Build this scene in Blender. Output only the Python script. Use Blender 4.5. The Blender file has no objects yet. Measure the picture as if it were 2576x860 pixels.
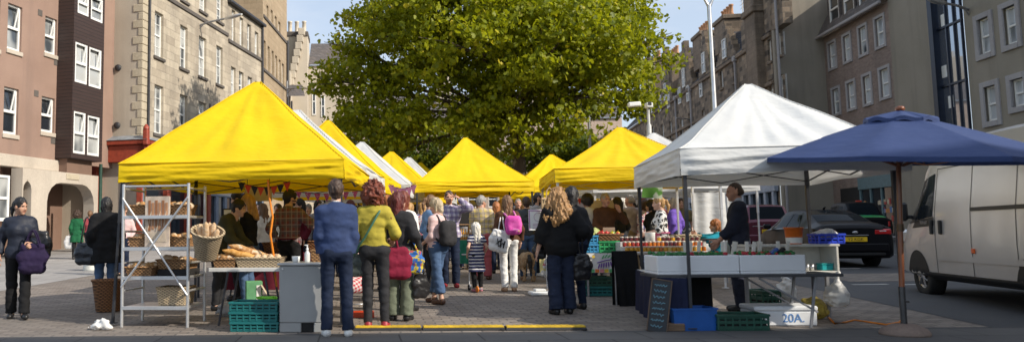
import bpy, math, random
import numpy as np
from mathutils import Vector, Matrix
random.seed(7); RNG = np.random.default_rng(11)
SC = bpy.context.scene
COL = SC.collection
R = math.radians
# ------------------------------------------------------------------ camera and pixel helpers (2576 x 860 reference grid)
FW, FH, FPX = 2576.0, 860.0, 1940.0
CX0, CY0 = 900.0, 416.0
CAMZ = 1.15
PITCH = math.atan(173 / FPX); ROLL = 0.0105
cam_d = bpy.data.cameras.new('camera'); cam = bpy.data.objects.new('camera', cam_d); COL.objects.link(cam)
cam.matrix_world = Matrix.Translation((0, 0, CAMZ)) @ Matrix.Rotation(R(90) + PITCH, 4, 'X') @ Matrix.Rotation(-ROLL, 4, 'Z')
cam_d.sensor_width = 36; cam_d.lens = 36 * FPX / FW
cam_d.shift_x = (FW / 2 - CX0) / FW; cam_d.shift_y = (CY0 - FH / 2) / FW
cam_d.clip_start = 0.1; cam_d.clip_end = 1500
cam_d.dof.use_dof = True; cam_d.dof.focus_distance = 16.5; cam_d.dof.aperture_fstop = 1.3
SC.camera = cam
RM = cam.matrix_world.to_3x3()

def ray(x, y):
    return RM @ Vector(((x - CX0) / FPX, -(y - CY0) / FPX, -1.0))
def P(x, y, Y):
    d = ray(x, y); t = Y / d.y
    return Vector((d.x * t, Y, CAMZ + d.z * t))
def zg(Y):
    z = 0.0
    if Y > 9: z += 0.02 * (min(Y, 25) - 9)
    if Y > 25: z += 0.035 * (min(Y, 36) - 25)
    return z
def G(x, y):
    lo, hi = 3.0, 60.0
    for _ in range(50):
        m = (lo + hi) / 2
        if P(x, y, m).z < zg(m): hi = m
        else: lo = m
    p = P(x, y, lo); p.z = zg(lo); return p
def PZ(x, Y, y=560):
    p = P(x, y, Y); return Vector((p.x, p.y, zg(Y)))

# ------------------------------------------------------------------ objects
def thing(name, label, cat, loc=(0, 0, 0), rz=0, group=None, kind=None):
    o = bpy.data.objects.new(name, None); COL.objects.link(o); o.empty_display_size = .2
    o.location = loc; o.rotation_euler = (0, 0, rz)
    return tag(o, label, cat, group, kind)
def tag(o, label=None, cat=None, group=None, kind=None):
    if label: o['label'] = label
    if cat: o['category'] = cat
    if group: o['group'] = group
    if kind: o['kind'] = kind
    return o
def copy_tree(o, loc=None, rz=None, label=None, parent=None):
    c = o.copy(); COL.objects.link(c)
    if parent: c.parent = parent
    if loc is not None: c.location = loc
    if rz is not None: c.rotation_euler = (c.rotation_euler.x, c.rotation_euler.y, rz)
    if label: c['label'] = label
    for ch in list(o.children): copy_tree(ch, parent=c)
    return c

class MB:
    def __init__(s): s.v = []; s.f = []; s.m = []; s.s = []
    def add(s, vs, fs, m=0, sm=False, M=None):
        b = len(s.v)
        s.v += [tuple((M @ Vector(v)) if M else v) for v in vs]
        for f in fs: s.f.append([i + b for i in f]); s.m.append(m); s.s.append(sm)
    def box(s, lo, hi, m=0, b=0.006, M=None):
        lo = Vector(lo); hi = Vector(hi)
        b = min(b, *(abs(hi[i] - lo[i]) * .3 for i in range(3)))
        V = []; idx = {}
        for cx in (0, 1):
            for cy in (0, 1):
                for cz in (0, 1):
                    c = [(lo, hi)[cx][0], (lo, hi)[cy][1], (lo, hi)[cz][2]]
                    ins = [b if k == 0 else -b for k in (cx, cy, cz)]
                    for a in range(3):
                        v = list(c)
                        for k in range(3):
                            if k != a: v[k] += ins[k]
                        idx[(cx, cy, cz, a)] = len(V); V.append(v)
        F = []
        for a in range(3):
            o = [k for k in range(3) if k != a]
            for side in (0, 1):
                q = []
                for (p, r) in ((0, 0), (1, 0), (1, 1), (0, 1)):
                    c = [0, 0, 0]; c[a] = side; c[o[0]] = p; c[o[1]] = r
                    q.append(idx[(c[0], c[1], c[2], a)])
                F.append(q)
        for a in range(3):
            o = [k for k in range(3) if k != a]
            for p in (0, 1):
                for r in (0, 1):
                    q = []
                    for (e, ax) in ((0, o[0]), (1, o[0]), (1, o[1]), (0, o[1])):
                        c = [0, 0, 0]; c[a] = e; c[o[0]] = p; c[o[1]] = r
                        q.append(idx[(c[0], c[1], c[2], ax)])
                    F.append(q)
        for cx in (0, 1):
            for cy in (0, 1):
                for cz in (0, 1): F.append([idx[(cx, cy, cz, a)] for a in range(3)])
        s.add(V, F, m, False, M)
    def bar(s, p, q, w, h=None, m=0, b=.003):
        p = Vector(p); q = Vector(q); h = h or w; d = q - p; L = d.length
        z = d.normalized(); u = Vector((0, 0, 1)) if abs(z.z) < .95 else Vector((0, 1, 0))
        x = u.cross(z).normalized(); y = z.cross(x)
        M = Matrix((x, y, z)).transposed().to_4x4(); M.translation = p
        s.box((-w / 2, -h / 2, 0), (w / 2, h / 2, L), m, b, M)
    def tube(s, pts, r, n=8, m=0, caps=True):
        pts = [Vector(p) for p in pts]; k = len(pts)
        rs = r if isinstance(r, (list, tuple)) else [r] * k
        V = []; prev = None
        for i, p in enumerate(pts):
            d = (pts[min(i + 1, k - 1)] - pts[max(i - 1, 0)])
            if d.length < 1e-6: d = Vector((0, 0, 1))
            d.normalize()
            if prev is None:
                u = Vector((0, 0, 1)) if abs(d.z) < .9 else Vector((1, 0, 0))
                x = u.cross(d).normalized()
            else:
                x = (prev - d * prev.dot(d))
                x = x.normalized() if x.length > 1e-6 else Vector((1, 0, 0))
            prev = x; y = d.cross(x)
            for j in range(n):
                a = 2 * math.pi * j / n; V.append(p + (x * math.cos(a) + y * math.sin(a)) * rs[i])
        F = [[i * n + j, i * n + (j + 1) % n, (i + 1) * n + (j + 1) % n, (i + 1) * n + j] for i in range(k - 1) for j in range(n)]
        s.add(V, F, m, True)
        if caps: s.add(V[:n], [list(range(n))[::-1]], m); s.add(V[-n:], [list(range(n))], m)
    def lathe(s, prof, n=20, c=(0, 0, 0), m=0, sm=True, M=None, sx=1, sy=1):
        V = []; F = []
        for (r, z) in prof:
            for j in range(n):
                a = 2 * math.pi * j / n; V.append((c[0] + r * sx * math.cos(a), c[1] + r * sy * math.sin(a), c[2] + z))
        for i in range(len(prof) - 1):
            for j in range(n): F.append([i * n + j, i * n + (j + 1) % n, (i + 1) * n + (j + 1) % n, (i + 1) * n + j])
        s.add(V, F, m, sm, M)
    def grid(s, fn, nu, nv, m=0, sm=True, M=None, flip=False):
        V = [fn(i / nu, j / nv) for i in range(nu + 1) for j in range(nv + 1)]
        F = [[i * (nv + 1) + j, (i + 1) * (nv + 1) + j, (i + 1) * (nv + 1) + j + 1, i * (nv + 1) + j + 1] for i in range(nu) for j in range(nv)]
        if flip: F = [f[::-1] for f in F]
        s.add(V, F, m, sm, M)
    def prism(s, poly, y0, y1, m=0, M=None):
        n = len(poly)      # polygon in x,z, counter clockwise seen from -y
        V = [(x, y0, z) for x, z in poly] + [(x, y1, z) for x, z in poly]
        F = [list(range(n)), list(range(2 * n - 1, n - 1, -1))] + [[(i + 1) % n, i, n + i, n + (i + 1) % n] for i in range(n)]
        s.add(V, F, m, False, M)
    def ball(s, c, r, nu=10, nv=7, m=0, M=None):
        if not isinstance(r, (tuple, list)): r = (r, r, r)
        s.grid(lambda u, v: (c[0] + r[0] * math.sin(math.pi * v) * math.cos(2 * math.pi * u), c[1] + r[1] * math.sin(math.pi * v) * math.sin(2 * math.pi * u), c[2] - r[2] * math.cos(math.pi * v)), nu, nv, m, True, M)
    def build(s, name, mats, parent=None, loc=None, rz=None):
        me = bpy.data.meshes.new(name); me.from_pydata([tuple(v) for v in s.v], [], s.f)
        for mt in (mats if isinstance(mats, (list, tuple)) else [mats]): me.materials.append(mt)
        me.polygons.foreach_set('material_index', s.m); me.polygons.foreach_set('use_smooth', s.s)
        me.update()
        o = bpy.data.objects.new(name, me); COL.objects.link(o)
        if parent is not None: o.parent = parent
        if loc is not None: o.location = loc
        if rz is not None: o.rotation_euler = (0, 0, rz)
        return o

# ------------------------------------------------------------------ materials
class NT:
    def __init__(s, mt):
        s.t = mt.node_tree; s.n = s.t.nodes; s.l = s.t.links
    def new(s, t, **k):
        n = s.n.new(t)
        for a, v in k.items():
            if a.startswith('_'): setattr(n, a[1:], v)
            else: s.set(n.inputs[a.replace('__', ' ')] if not a.isdigit() else n.inputs[int(a)], v)
        return n
    def set(s, inp, v):
        if isinstance(v, bpy.types.NodeSocket): s.l.new(v, inp)
        elif isinstance(v, (tuple, list)) and len(v) == 3 and inp.type == 'RGBA': inp.default_value = (*v, 1)
        else: inp.default_value = v
    def math(s, op, a, b=0.0, c=0.0):
        n = s.n.new('ShaderNodeMath'); n.operation = op; s.set(n.inputs[0], a); s.set(n.inputs[1], b); s.set(n.inputs[2], c); return n.outputs[0]
    def mix(s, f, a, b, bt='MIX'):
        n = s.n.new('ShaderNodeMix'); n.data_type = 'RGBA'; n.blend_type = bt
        s.set(n.inputs[0], f); s.set(n.inputs[6], a if not (isinstance(a, tuple) and len(a) == 3) else (*a, 1)); s.set(n.inputs[7], b if not (isinstance(b, tuple) and len(b) == 3) else (*b, 1)); return n.outputs[2]
    def co(s, kind='Object', scale=(1, 1, 1)):
        c = s.n.new('ShaderNodeTexCoord'); m = s.n.new('ShaderNodeMapping'); s.l.new(c.outputs[kind], m.inputs[0]); m.inputs['Scale'].default_value = scale; return m.outputs[0]
    def noise(s, vec, scale, detail=4, rough=.55):
        n = s.n.new('ShaderNodeTexNoise'); s.l.new(vec, n.inputs['Vector']); n.inputs['Scale'].default_value = scale; n.inputs['Detail'].default_value = detail; n.inputs['Roughness'].default_value = rough; return n.outputs[0]
    def ramp(s, f, stops):
        n = s.n.new('ShaderNodeValToRGB'); s.set(n.inputs[0], f); e = n.color_ramp.elements
        while len(e) < len(stops): e.new(.5)
        for i, (p, c) in enumerate(stops): e[i].position = p; e[i].color = (*c, 1) if len(c) == 3 else c
        return n.outputs[0]
    def step(s, f, lo, hi):
        n = s.n.new('ShaderNodeMapRange'); s.set(n.inputs[0], f); n.inputs[1].default_value = lo; n.inputs[2].default_value = hi; n.clamp = True; return n.outputs[0]
    def bump(s, h, strength=.3, dist=.02):
        n = s.n.new('ShaderNodeBump'); s.set(n.inputs['Height'], h); n.inputs['Strength'].default_value = strength; n.inputs['Distance'].default_value = dist; return n.outputs[0]
_M = {}
def begin(name):
    mt = bpy.data.materials.new(name); mt.use_nodes = True
    t = NT(mt); return mt, t, t.n['Principled BSDF']
def mat(name, col=(.5, .5, .5), rough=.6, metal=0, var=.18, scale=6, bump=0, bscale=60, coat=0, trans=0, alpha=1, spec=.5, stretch=(1, 1, 1), bdist=.01):
    if name in _M: return _M[name]
    mt, t, p = begin(name)
    v = t.co(scale=stretch)
    n = t.noise(v, scale)
    a = tuple(c * (1 - var) for c in col); b = tuple(min(1, c * (1 + var)) for c in col)
    c = t.mix(t.step(n, .3, .7), a, b)
    t.set(p.inputs['Base Color'], c)
    p.inputs['Roughness'].default_value = rough; p.inputs['Metallic'].default_value = metal
    p.inputs['Specular IOR Level'].default_value = spec
    p.inputs['Coat Weight'].default_value = coat; p.inputs['Coat Roughness'].default_value = .05
    if bump: t.set(p.inputs['Normal'], t.bump(t.noise(v, bscale, 3), bump, bdist))
    if trans:
        tr = t.new('ShaderNodeBsdfTranslucent'); t.set(tr.inputs[0], c)
        mx = t.new('ShaderNodeMixShader'); mx.inputs[0].default_value = trans
        t.l.new(p.outputs[0], mx.inputs[1]); t.l.new(tr.outputs[0], mx.inputs[2])
        t.l.new(mx.outputs[0], t.n['Material Output'].inputs[0])
    if alpha < 1: p.inputs['Alpha'].default_value = alpha
    _M[name] = mt; return mt

def wallco(t):           # planar wall coordinates (along wall, up)
    c = t.n.new('ShaderNodeTexCoord'); sp = t.n.new('ShaderNodeSeparateXYZ'); t.l.new(c.outputs['Object'], sp.inputs[0])
    cb = t.n.new('ShaderNodeCombineXYZ'); t.l.new(t.math('ADD', sp.outputs[0], sp.outputs[1]), cb.inputs[0]); t.l.new(sp.outputs[2], cb.inputs[1])
    return cb.outputs[0], c.outputs['Object'], sp
def stone(name, c1, c2, mortar, bw=.75, bh=.33, dirt=(.1, .09, .08), dirtamt=.5, bumpd=.03, msize=.012, sq=.0, scale=1.0):
    if name in _M: return _M[name]
    mt, t, p = begin(name)
    v, ob, sp = wallco(t)
    # wobble the courses a little
    b = t.n.new('ShaderNodeTexBrick'); t.l.new(v, b.inputs['Vector'])
    b.inputs['Scale'].default_value = scale; b.inputs['Brick Width'].default_value = bw; b.inputs['Row Height'].default_value = bh
    b.inputs['Mortar Size'].default_value = msize; b.inputs['Mortar Smooth'].default_value = .2; b.inputs['Bias'].default_value = 0
    b.inputs['Color1'].default_value = (*c1, 1); b.inputs['Color2'].default_value = (*c2, 1); b.inputs['Mortar'].default_value = (*mortar, 1)
    b.offset = .5; b.squash = 1
    st = t.noise(ob, .45, 5, .62); fine = t.noise(ob, 9, 4)
    mp = t.n.new('ShaderNodeMapping'); t.l.new(ob, mp.inputs[0]); mp.inputs['Scale'].default_value = (1.4, 1.4, .16)
    streak = t.noise(mp.outputs[0], 1.1, 4, .6)
    c = t.mix(t.math('MULTIPLY', t.step(st, .45, .7), dirtamt), b.outputs[0], dirt)
    c = t.mix(t.math('MULTIPLY', t.step(streak, .5, .72), dirtamt * .8), c, dirt)
    c = t.mix(.3, c, t.ramp(fine, [(.25, (.3, .3, .3)), (.75, (1, 1, 1))]), 'MULTIPLY')
    t.set(p.inputs['Base Color'], c); p.inputs['Roughness'].default_value = .9
    h = t.math('ADD', t.math('MULTIPLY', b.outputs[1], -1.0), t.math('MULTIPLY', fine, .5))
    t.set(p.inputs['Normal'], t.bump(h, .6, bumpd))
    _M[name] = mt; return mt
def render(name, c1, c2, fscale=25, dirt=(.1, .09, .08), dirtamt=.3, rough=.92):
    if name in _M: return _M[name]
    mt, t, p = begin(name); ob = t.co()
    a = t.noise(ob, .5, 5, .6); f = t.noise(ob, fscale, 5, .7)
    mp = t.co(scale=(1.2, 1.2, .12)); streak = t.noise(mp, 1.0, 4, .6)
    c = t.mix(t.step(a, .35, .65), c1, c2)
    c = t.mix(.35, c, t.ramp(f, [(.3, (.25, .25, .25)), (.7, (1, 1, 1))]), 'MULTIPLY')
    c = t.mix(t.math('MULTIPLY', t.step(streak, .5, .75), dirtamt), c, dirt)
    t.set(p.inputs['Base Color'], c); p.inputs['Roughness'].default_value = rough
    t.set(p.inputs['Normal'], t.bump(f, .5, .015)); _M[name] = mt; return mt
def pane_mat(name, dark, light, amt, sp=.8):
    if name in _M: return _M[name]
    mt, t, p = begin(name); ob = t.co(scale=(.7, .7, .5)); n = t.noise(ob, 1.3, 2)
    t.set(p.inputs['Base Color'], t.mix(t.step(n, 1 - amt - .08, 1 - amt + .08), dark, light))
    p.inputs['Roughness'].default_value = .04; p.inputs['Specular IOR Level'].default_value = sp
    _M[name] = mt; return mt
def plaid(name, base, ca, cb, per=.09):
    if name in _M: return _M[name]
    mt, t, p = begin(name)
    c = t.n.new('ShaderNodeTexCoord'); sp = t.n.new('ShaderNodeSeparateXYZ'); t.l.new(c.outputs['Object'], sp.inputs[0])
    def band(sock, pr, w, off=0.0):
        f = t.math('FRACT', t.math('DIVIDE', t.math('ADD', sock, 5.0 + off), pr)); return t.math('LESS_THAN', f, w)
    x = t.math('ADD', sp.outputs[0], t.math('MULTIPLY', sp.outputs[1], .6)); z = sp.outputs[2]
    c0 = t.mix(t.math('MULTIPLY', band(x, per, .4), .6), base, ca)
    c0 = t.mix(t.math('MULTIPLY', band(z, per, .4), .6), c0, ca)
    c0 = t.mix(t.math('MULTIPLY', band(x, per, .14, per * .6), .7), c0, cb)
    c0 = t.mix(t.math('MULTIPLY', band(z, per, .14, per * .6), .7), c0, cb)
    t.set(p.inputs['Base Color'], c0); p.inputs['Roughness'].default_value = .85; _M[name] = mt; return mt
def stripes(name, a, b, per=.065, w=.35):
    if name in _M: return _M[name]
    mt, t, p = begin(name)
    c = t.n.new('ShaderNodeTexCoord'); sp = t.n.new('ShaderNodeSeparateXYZ'); t.l.new(c.outputs['Object'], sp.inputs[0])
    z = t.math('ADD', sp.outputs[2], t.math('MULTIPLY', t.noise(c.outputs['Object'], 6, 2), .02))
    f = t.math('LESS_THAN', t.math('FRACT', t.math('DIVIDE', z, per)), w)
    t.set(p.inputs['Base Color'], t.mix(f, a, b)); p.inputs['Roughness'].default_value = .85; _M[name] = mt; return mt
def blotch(name, a, b, scale=14, th=.5, c3=None):
    if name in _M: return _M[name]
    mt, t, p = begin(name); ob = t.co()
    c = t.mix(t.step(t.noise(ob, scale, 2), th - .02, th + .02), a, b)
    if c3: c = t.mix(t.step(t.noise(ob, scale * .7, 1), .6, .62), c, c3)
    t.set(p.inputs['Base Color'], c); p.inputs['Roughness'].default_value = .8; _M[name] = mt; return mt
def weave(name, ca, cb, sx=38, sz=50, rough=.75):
    """wicker: interlaced rows of cane in cylinder-ish coordinates"""
    if name in _M: return _M[name]
    mt, t, p = begin(name)
    c = t.n.new('ShaderNodeTexCoord'); sp = t.n.new('ShaderNodeSeparateXYZ'); t.l.new(c.outputs['Object'], sp.inputs[0])
    u = t.math('MULTIPLY', t.math('ADD', sp.outputs[0], sp.outputs[1]), sx); z = t.math('MULTIPLY', sp.outputs[2], sz)
    row = t.math('FLOOR', z); ph = t.math('MULTIPLY', t.math('MODULO', row, 2.0), math.pi)
    h = t.math('MULTIPLY', t.math('ABSOLUTE', t.math('SINE', t.math('MULTIPLY', z, math.pi))), t.math('ADD', .55, t.math('MULTIPLY', t.math('SINE', t.math('ADD', t.math('MULTIPLY', u, math.pi), ph)), .45)))
    n = t.noise(c.outputs['Object'], 9, 3)
    col = t.mix(t.step(h, 0, .55), tuple(x * .25 for x in ca), t.mix(n, ca, cb))
    t.set(p.inputs['Base Color'], col); p.inputs['Roughness'].default_value = rough
    t.set(p.inputs['Normal'], t.bump(h, .8, .008)); _M[name] = mt; return mt

# ------------------------------------------------------------------ world and sun
SUN_DIR = Vector((.72, -.45, .55)).normalized()
EL = math.asin(SUN_DIR.z); AZ = math.atan2(SUN_DIR.x, SUN_DIR.y)
w = bpy.data.worlds.new('World'); SC.world = w; w.use_nodes = True
wt = NT(w); bg = wt.n['Background']
sky = wt.n.new('ShaderNodeTexSky'); sky.sky_type = 'NISHITA'; sky.sun_disc = False
sky.sun_elevation = EL; sky.sun_rotation = AZ; sky.air_density = 1.0; sky.dust_density = 1.6; sky.ozone_density = 1.2
gc = wt.co('Generated', (1, 1, 3.5))
cl = wt.step(wt.noise(gc, 2.2, 6, .6), .52, .78)
cc = wt.mix(.45, sky.outputs[0], (6.3, 7.1, 8.3)); cc = wt.mix(wt.math('MULTIPLY', cl, .5), cc, (6.3, 6.5, 6.8))
wt.l.new(cc, bg.inputs[0]); bg.inputs[1].default_value = .15
sl = bpy.data.lights.new('sun', 'SUN'); so = bpy.data.objects.new('sun', sl); COL.objects.link(so)
sl.energy = 5.0; sl.angle = R(.53); sl.color = (1, .92, .80)
so.rotation_euler = (-SUN_DIR).to_track_quat('-Z', 'Y').to_euler(); so.location = SUN_DIR * 60
SC.view_settings.view_transform = 'Standard'; SC.view_settings.look = 'None'; SC.view_settings.exposure = 0
SC.render.engine = 'CYCLES'
SC.cycles.use_denoising = True
SC.cycles.max_bounces = 6; SC.cycles.transparent_max_bounces = 8

# ------------------------------------------------------------------ ground
def ground_mat(name, kind):
    mt, t, p = begin(name); ob = t.co()
    big = t.noise(ob, .35, 5, .6); fine = t.noise(ob, 30, 4, .6); med = t.noise(ob, 2.5, 4)
    if kind == 'setts':
        b = t.n.new('ShaderNodeTexBrick'); t.l.new(ob, b.inputs['Vector']); b.inputs['Scale'].default_value = 1
        b.inputs['Brick Width'].default_value = .24; b.inputs['Row Height'].default_value = .125; b.inputs['Mortar Size'].default_value = .012; b.inputs['Mortar Smooth'].default_value = .3
        b.inputs['Color1'].default_value = (.215, .175, .145, 1); b.inputs['Color2'].default_value = (.33, .28, .235, 1); b.inputs['Mortar'].default_value = (.12, .105, .095, 1)
        c = t.mix(t.math('MULTIPLY', t.step(big, .42, .62), .6), b.outputs[0], (.175, .155, .135))
        c = t.mix(.35, c, t.ramp(med, [(.3, (.45, .45, .45)), (.7, (1, 1, 1))]), 'MULTIPLY')
        t.set(p.inputs['Normal'], t.bump(t.math('SUBTRACT', t.math('MULTIPLY', fine, .3), b.outputs[1]), .7, .02)); rg = .78
    elif kind == 'asphalt':
        c = t.mix(t.step(big, .3, .7), (.060, .062, .068), (.10, .10, .102))
        c = t.mix(.5, c, t.ramp(fine, [(.3, (.5, .5, .5)), (.7, (1, 1, 1))]), 'MULTIPLY')
        t.set(p.inputs['Normal'], t.bump(fine, .5, .012)); rg = .75
    else:
        dk = .36 if kind == 'slabs' else 1
        b = t.n.new('ShaderNodeTexBrick'); t.l.new(ob, b.inputs['Vector']); b.inputs['Scale'].default_value = 1
        b.inputs['Brick Width'].default_value = .9; b.inputs['Row Height'].default_value = .6; b.inputs['Mortar Size'].default_value = .01
        b.inputs['Color1'].default_value = (.33 * dk, .315 * dk, .30 * dk, 1); b.inputs['Color2'].default_value = (.41 * dk, .39 * dk, .37 * dk, 1); b.inputs['Mortar'].default_value = (.12 * dk, .11 * dk, .10 * dk, 1)
        c = t.mix(t.math('MULTIPLY', t.step(big, .4, .7), .5), b.outputs[0], (.20 * dk, .19 * dk, .18 * dk))
        c = t.mix(.3, c, t.ramp(med, [(.3, (.5, .5, .5)), (.7, (1, 1, 1))]), 'MULTIPLY')
        t.set(p.inputs['Normal'], t.bump(t.math('SUBTRACT', t.math('MULTIPLY', fine, .3), b.outputs[1]), .5, .01)); rg = .8
    t.set(p.inputs['Base Color'], c); p.inputs['Roughness'].default_value = rg; return mt
M_SETT = ground_mat('stone_setts', 'setts'); M_ASPH = ground_mat('asphalt', 'asphalt'); M_FLAG = ground_mat('flagstones', 'flags')
YS = [-60, 0, 9, 11, 13, 15, 17, 19, 21, 23, 25, 27, 29, 31, 33, 36, 45, 60, 100, 500]
def sheet(name, rows, dz, m, kind='structure'):
    b = MB(); V = []
    for (Y, xl, xr) in rows: V += [(xl, Y, zg(Y) + dz), (xr, Y, zg(Y) + dz)]
    b.add(V, [[2 * i, 2 * i + 1, 2 * i + 3, 2 * i + 2] for i in range(len(rows) - 1)], 0)
    o = b.build(name, m)
    if kind: o['kind'] = kind
    return o
sheet('ground', [(Y, -400, 400) for Y in YS], 0, M_SETT)
sheet('road', [(Y, 7.3 + .16 * (Y - 9), 19.5 + .155 * (Y - 9)) for Y in YS if Y >= 9 and Y < 90], .004, M_ASPH)
sheet('front_road', [(-50, -300, 120), (9.02, -300, 120)], .004, ground_mat('dark_slabs', 'slabs'))
sheet('drain_channel', [(9.02, -300, 120), (9.10, -300, 120)], .002, M_ASPH)
sheet('pavement', [(Y, -60, -7.6 + .10 * (Y - 9)) for Y in YS if 9 <= Y < 60], .005, M_FLAG)
M_KERB = render('kerb_granite', (.26, .25, .24), (.34, .33, .31), 40)
b = MB()
for i in range(26):
    Y = 9.2 + i * 1.5; x = 19.5 + .155 * (Y - 9)
    b.box((x, Y, zg(Y) - .05), (x + .25, Y + 1.49, zg(Y) + .12), 0, .015)
b.build('kerb', M_KERB)['kind'] = 'structure'
sheet('far_pavement', [(Y, 19.75 + .155 * (Y - 9), 40 + .155 * (Y - 9)) for Y in YS if 9 <= Y < 90], .11, M_FLAG)
M_LINE = render('road_paint', (.55, .55, .52), (.72, .71, .68), 30, dirtamt=.5)
for i, (px, py) in enumerate([(2318, 716), (2190, 716), (2290, 646), (2240, 641), (2130, 676), (2420, 705)]):
    g = G(px, py); b = MB(); b.add([(g.x - .35, g.y - .06, g.z + .009), (g.x + .35, g.y - .02, g.z + .009), (g.x + .36, g.y + .10, g.z + .011), (g.x - .34, g.y + .06, g.z + .011)], [[0, 1, 2, 3]])
    b.build('road_marking', M_LINE)['kind'] = 'structure'
# setts patch across the road by the cars
sheet('sett_crossing', [(Y, 8.6 + .16 * (Y - 9), 18 + .155 * (Y - 9)) for Y in (15.2, 15.9, 16.6, 17.2)], .0085, M_SETT)
# ------------------------------------------------------------------ buildings
class BF:
    """local frame: x along the wall, -y outward to the street, z up (world height)"""
    def __init__(s, O, ex):
        s.O = Vector((O[0], O[1], 0)); s.ex = Vector((ex[0], ex[1], 0)).normalized(); s.ey = Vector((-s.ex.y, s.ex.x, 0))
        s.rz = math.atan2(s.ex.y, s.ex.x)
    def px(s, x, y, c=0.0):
        d = ray(x, y); o = s.O + s.ey * c - Vector((0, 0, CAMZ))
        t = o.dot(s.ey) / d.dot(s.ey); p = Vector((0, 0, CAMZ)) + d * t
        return (p - s.O).dot(s.ex), p.z
    def rect(s, x0, x1, y0, y1, c=0.0):
        ua, _ = s.px(x0, (y0 + y1) / 2, c); ub, _ = s.px(x1, (y0 + y1) / 2, c); xm = (x0 + x1) / 2
        zt = s.px(xm, y0, c)[1]; zb = s.px(xm, y1, c)[1]
        return (min(ua, ub), max(ua, ub), zb, zt)
def wall(mb, u0, u1, z0, z1, y, holes=(), depth=.18, m=0, mr=None):
    mr = m if mr is None else mr
    us = sorted({u0, u1} | {h[k] for h in holes for k in (0, 1) if u0 < h[k] < u1})
    zs = sorted({z0, z1} | {h[k] for h in holes for k in (2, 3) if z0 < h[k] < z1})
    V = [(u, y, z) for u in us for z in zs]; n = len(zs); F = []
    for i in range(len(us) - 1):
        for j in range(n - 1):
            cu = (us[i] + us[i + 1]) / 2; cz = (zs[j] + zs[j + 1]) / 2
            if any(h[0] < cu < h[1] and h[2] < cz < h[3] for h in holes): continue
            F.append([i * n + j, (i + 1) * n + j, (i + 1) * n + j + 1, i * n + j + 1])
    mb.add(V, F, m)
    for (a, b, c, d) in holes:
        b2 = y + depth
        mb.add([(a, y, c), (b, y, c), (b, y, d), (a, y, d), (a, b2, c), (b, b2, c), (b, b2, d), (a, b2, d)],
               [[0, 4, 5, 1], [1, 5, 6, 2], [2, 6, 7, 3], [3, 7, 4, 0]], mr)
def window(par, r, y, fm, pm, style='sash', depth=.18, fw=.06):
    a, b, c, d = r; mb = MB(); y0 = y + depth - .07; y1 = y + depth + .02
    mb.box((a, y0, c), (a + fw, y1, d), 0); mb.box((b - fw, y0, c), (b, y1, d), 0)
    mb.box((a + fw, y0 + .002, c), (b - fw, y1, c + fw * 1.3), 0); mb.box((a + fw, y0 + .002, d - fw), (b - fw, y1, d), 0)
    zm = (c + d) / 2; mb.box((a + fw, y0 + .004, zm - fw * .55), (b - fw, y1, zm + fw * .55), 0)
    if style == 'sash':
        um = (a + b) / 2; mb.box((um - .016, y0 + .03, c + fw), (um + .016, y1, d - fw), 0, .002)
        for zz in ((c + zm) / 2, (zm + d) / 2): mb.box((a + fw, y0 + .034, zz - .014), (b - fw, y1, zz + .014), 0, .002)
    elif style == 'modern':
        mb.box((a + fw, y0 - .03, zm - fw * .9), (b - fw, y0 + .02, zm + fw * .4), 0)
        um = a + (b - a) * .62; mb.bar((um, y0 + .02, zm), (um + .06, y0 - .1, d - fw), .05, .04)
    o = mb.build('window', fm, par)
    pb = MB(); yp = y + depth - .012
    if style == 'modern':
        # upper light tilted inward at the top
        pb.add([(a + fw, yp, c + fw), (b - fw, yp, c + fw), (b - fw, yp, zm), (a + fw, yp, zm)], [[0, 1, 2, 3]])
        pb.add([(a + fw, yp, zm), (b - fw, yp, zm), (b - fw, yp + .09, d - fw), (a + fw, yp + .09, d - fw)], [[0, 1, 2, 3]])
    else: pb.add([(a + fw, yp, c + fw), (b - fw, yp, c + fw), (b - fw, yp, d - fw), (a + fw, yp, d - fw)], [[0, 1, 2, 3]])
    pb.build('pane', pm, o)
    return o
def sill(mb, r, y, m=0, h=.14, out=.09, ex=.1): mb.box((r[0] - ex, y - out, r[2] - h), (r[1] + ex, y + .1, r[2] - .003), m, .012)

M_WHITE = mat('white_paint', (.78, .78, .75), .45, var=.06)
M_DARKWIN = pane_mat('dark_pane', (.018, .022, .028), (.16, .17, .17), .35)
M_REFLWIN = pane_mat('painted_sky_pane', (.05, .06, .07), (.50, .53, .56), .6)  # pale patches painted into the pane to stand for reflected sky
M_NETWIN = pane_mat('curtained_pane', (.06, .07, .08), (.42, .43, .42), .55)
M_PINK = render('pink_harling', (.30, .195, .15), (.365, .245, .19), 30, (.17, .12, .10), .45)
M_CREAM = render('cast_concrete', (.52, .45, .37), (.60, .53, .44), 30, (.28, .24, .2), .35)
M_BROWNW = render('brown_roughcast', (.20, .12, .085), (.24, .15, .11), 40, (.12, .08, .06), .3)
M_ASHLAR = stone('sooty_ashlar', (.42, .355, .27), (.60, .52, .40), (.34, .285, .225), .85, .36, (.16, .14, .12), .5, .02, .008)
M_SAND = stone('sandstone', (.40, .30, .19), (.47, .36, .235), (.3, .23, .15), .8, .34, (.22, .16, .1), .4, .02, .008)
M_QUOIN = render('pale_dressed_stone', (.50, .43, .31), (.58, .50, .37), 14, (.25, .21, .16), .3)
M_GABLE = render('buff_harling', (.50, .43, .34), (.57, .50, .40), 35, (.22, .19, .16), .35)
M_SILL = render('dark_sill_stone', (.10, .088, .078), (.15, .13, .115), 20)
M_CREAMH = render('cream_harling', (.60, .53, .42), (.66, .58, .47), 30, (.3, .26, .2), .4)
M_SLATE = stone('slate_roof', (.10, .094, .094), (.17, .15, .145), (.04, .04, .04), .3, .2, (.16, .12, .09), .35, .02)
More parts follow.
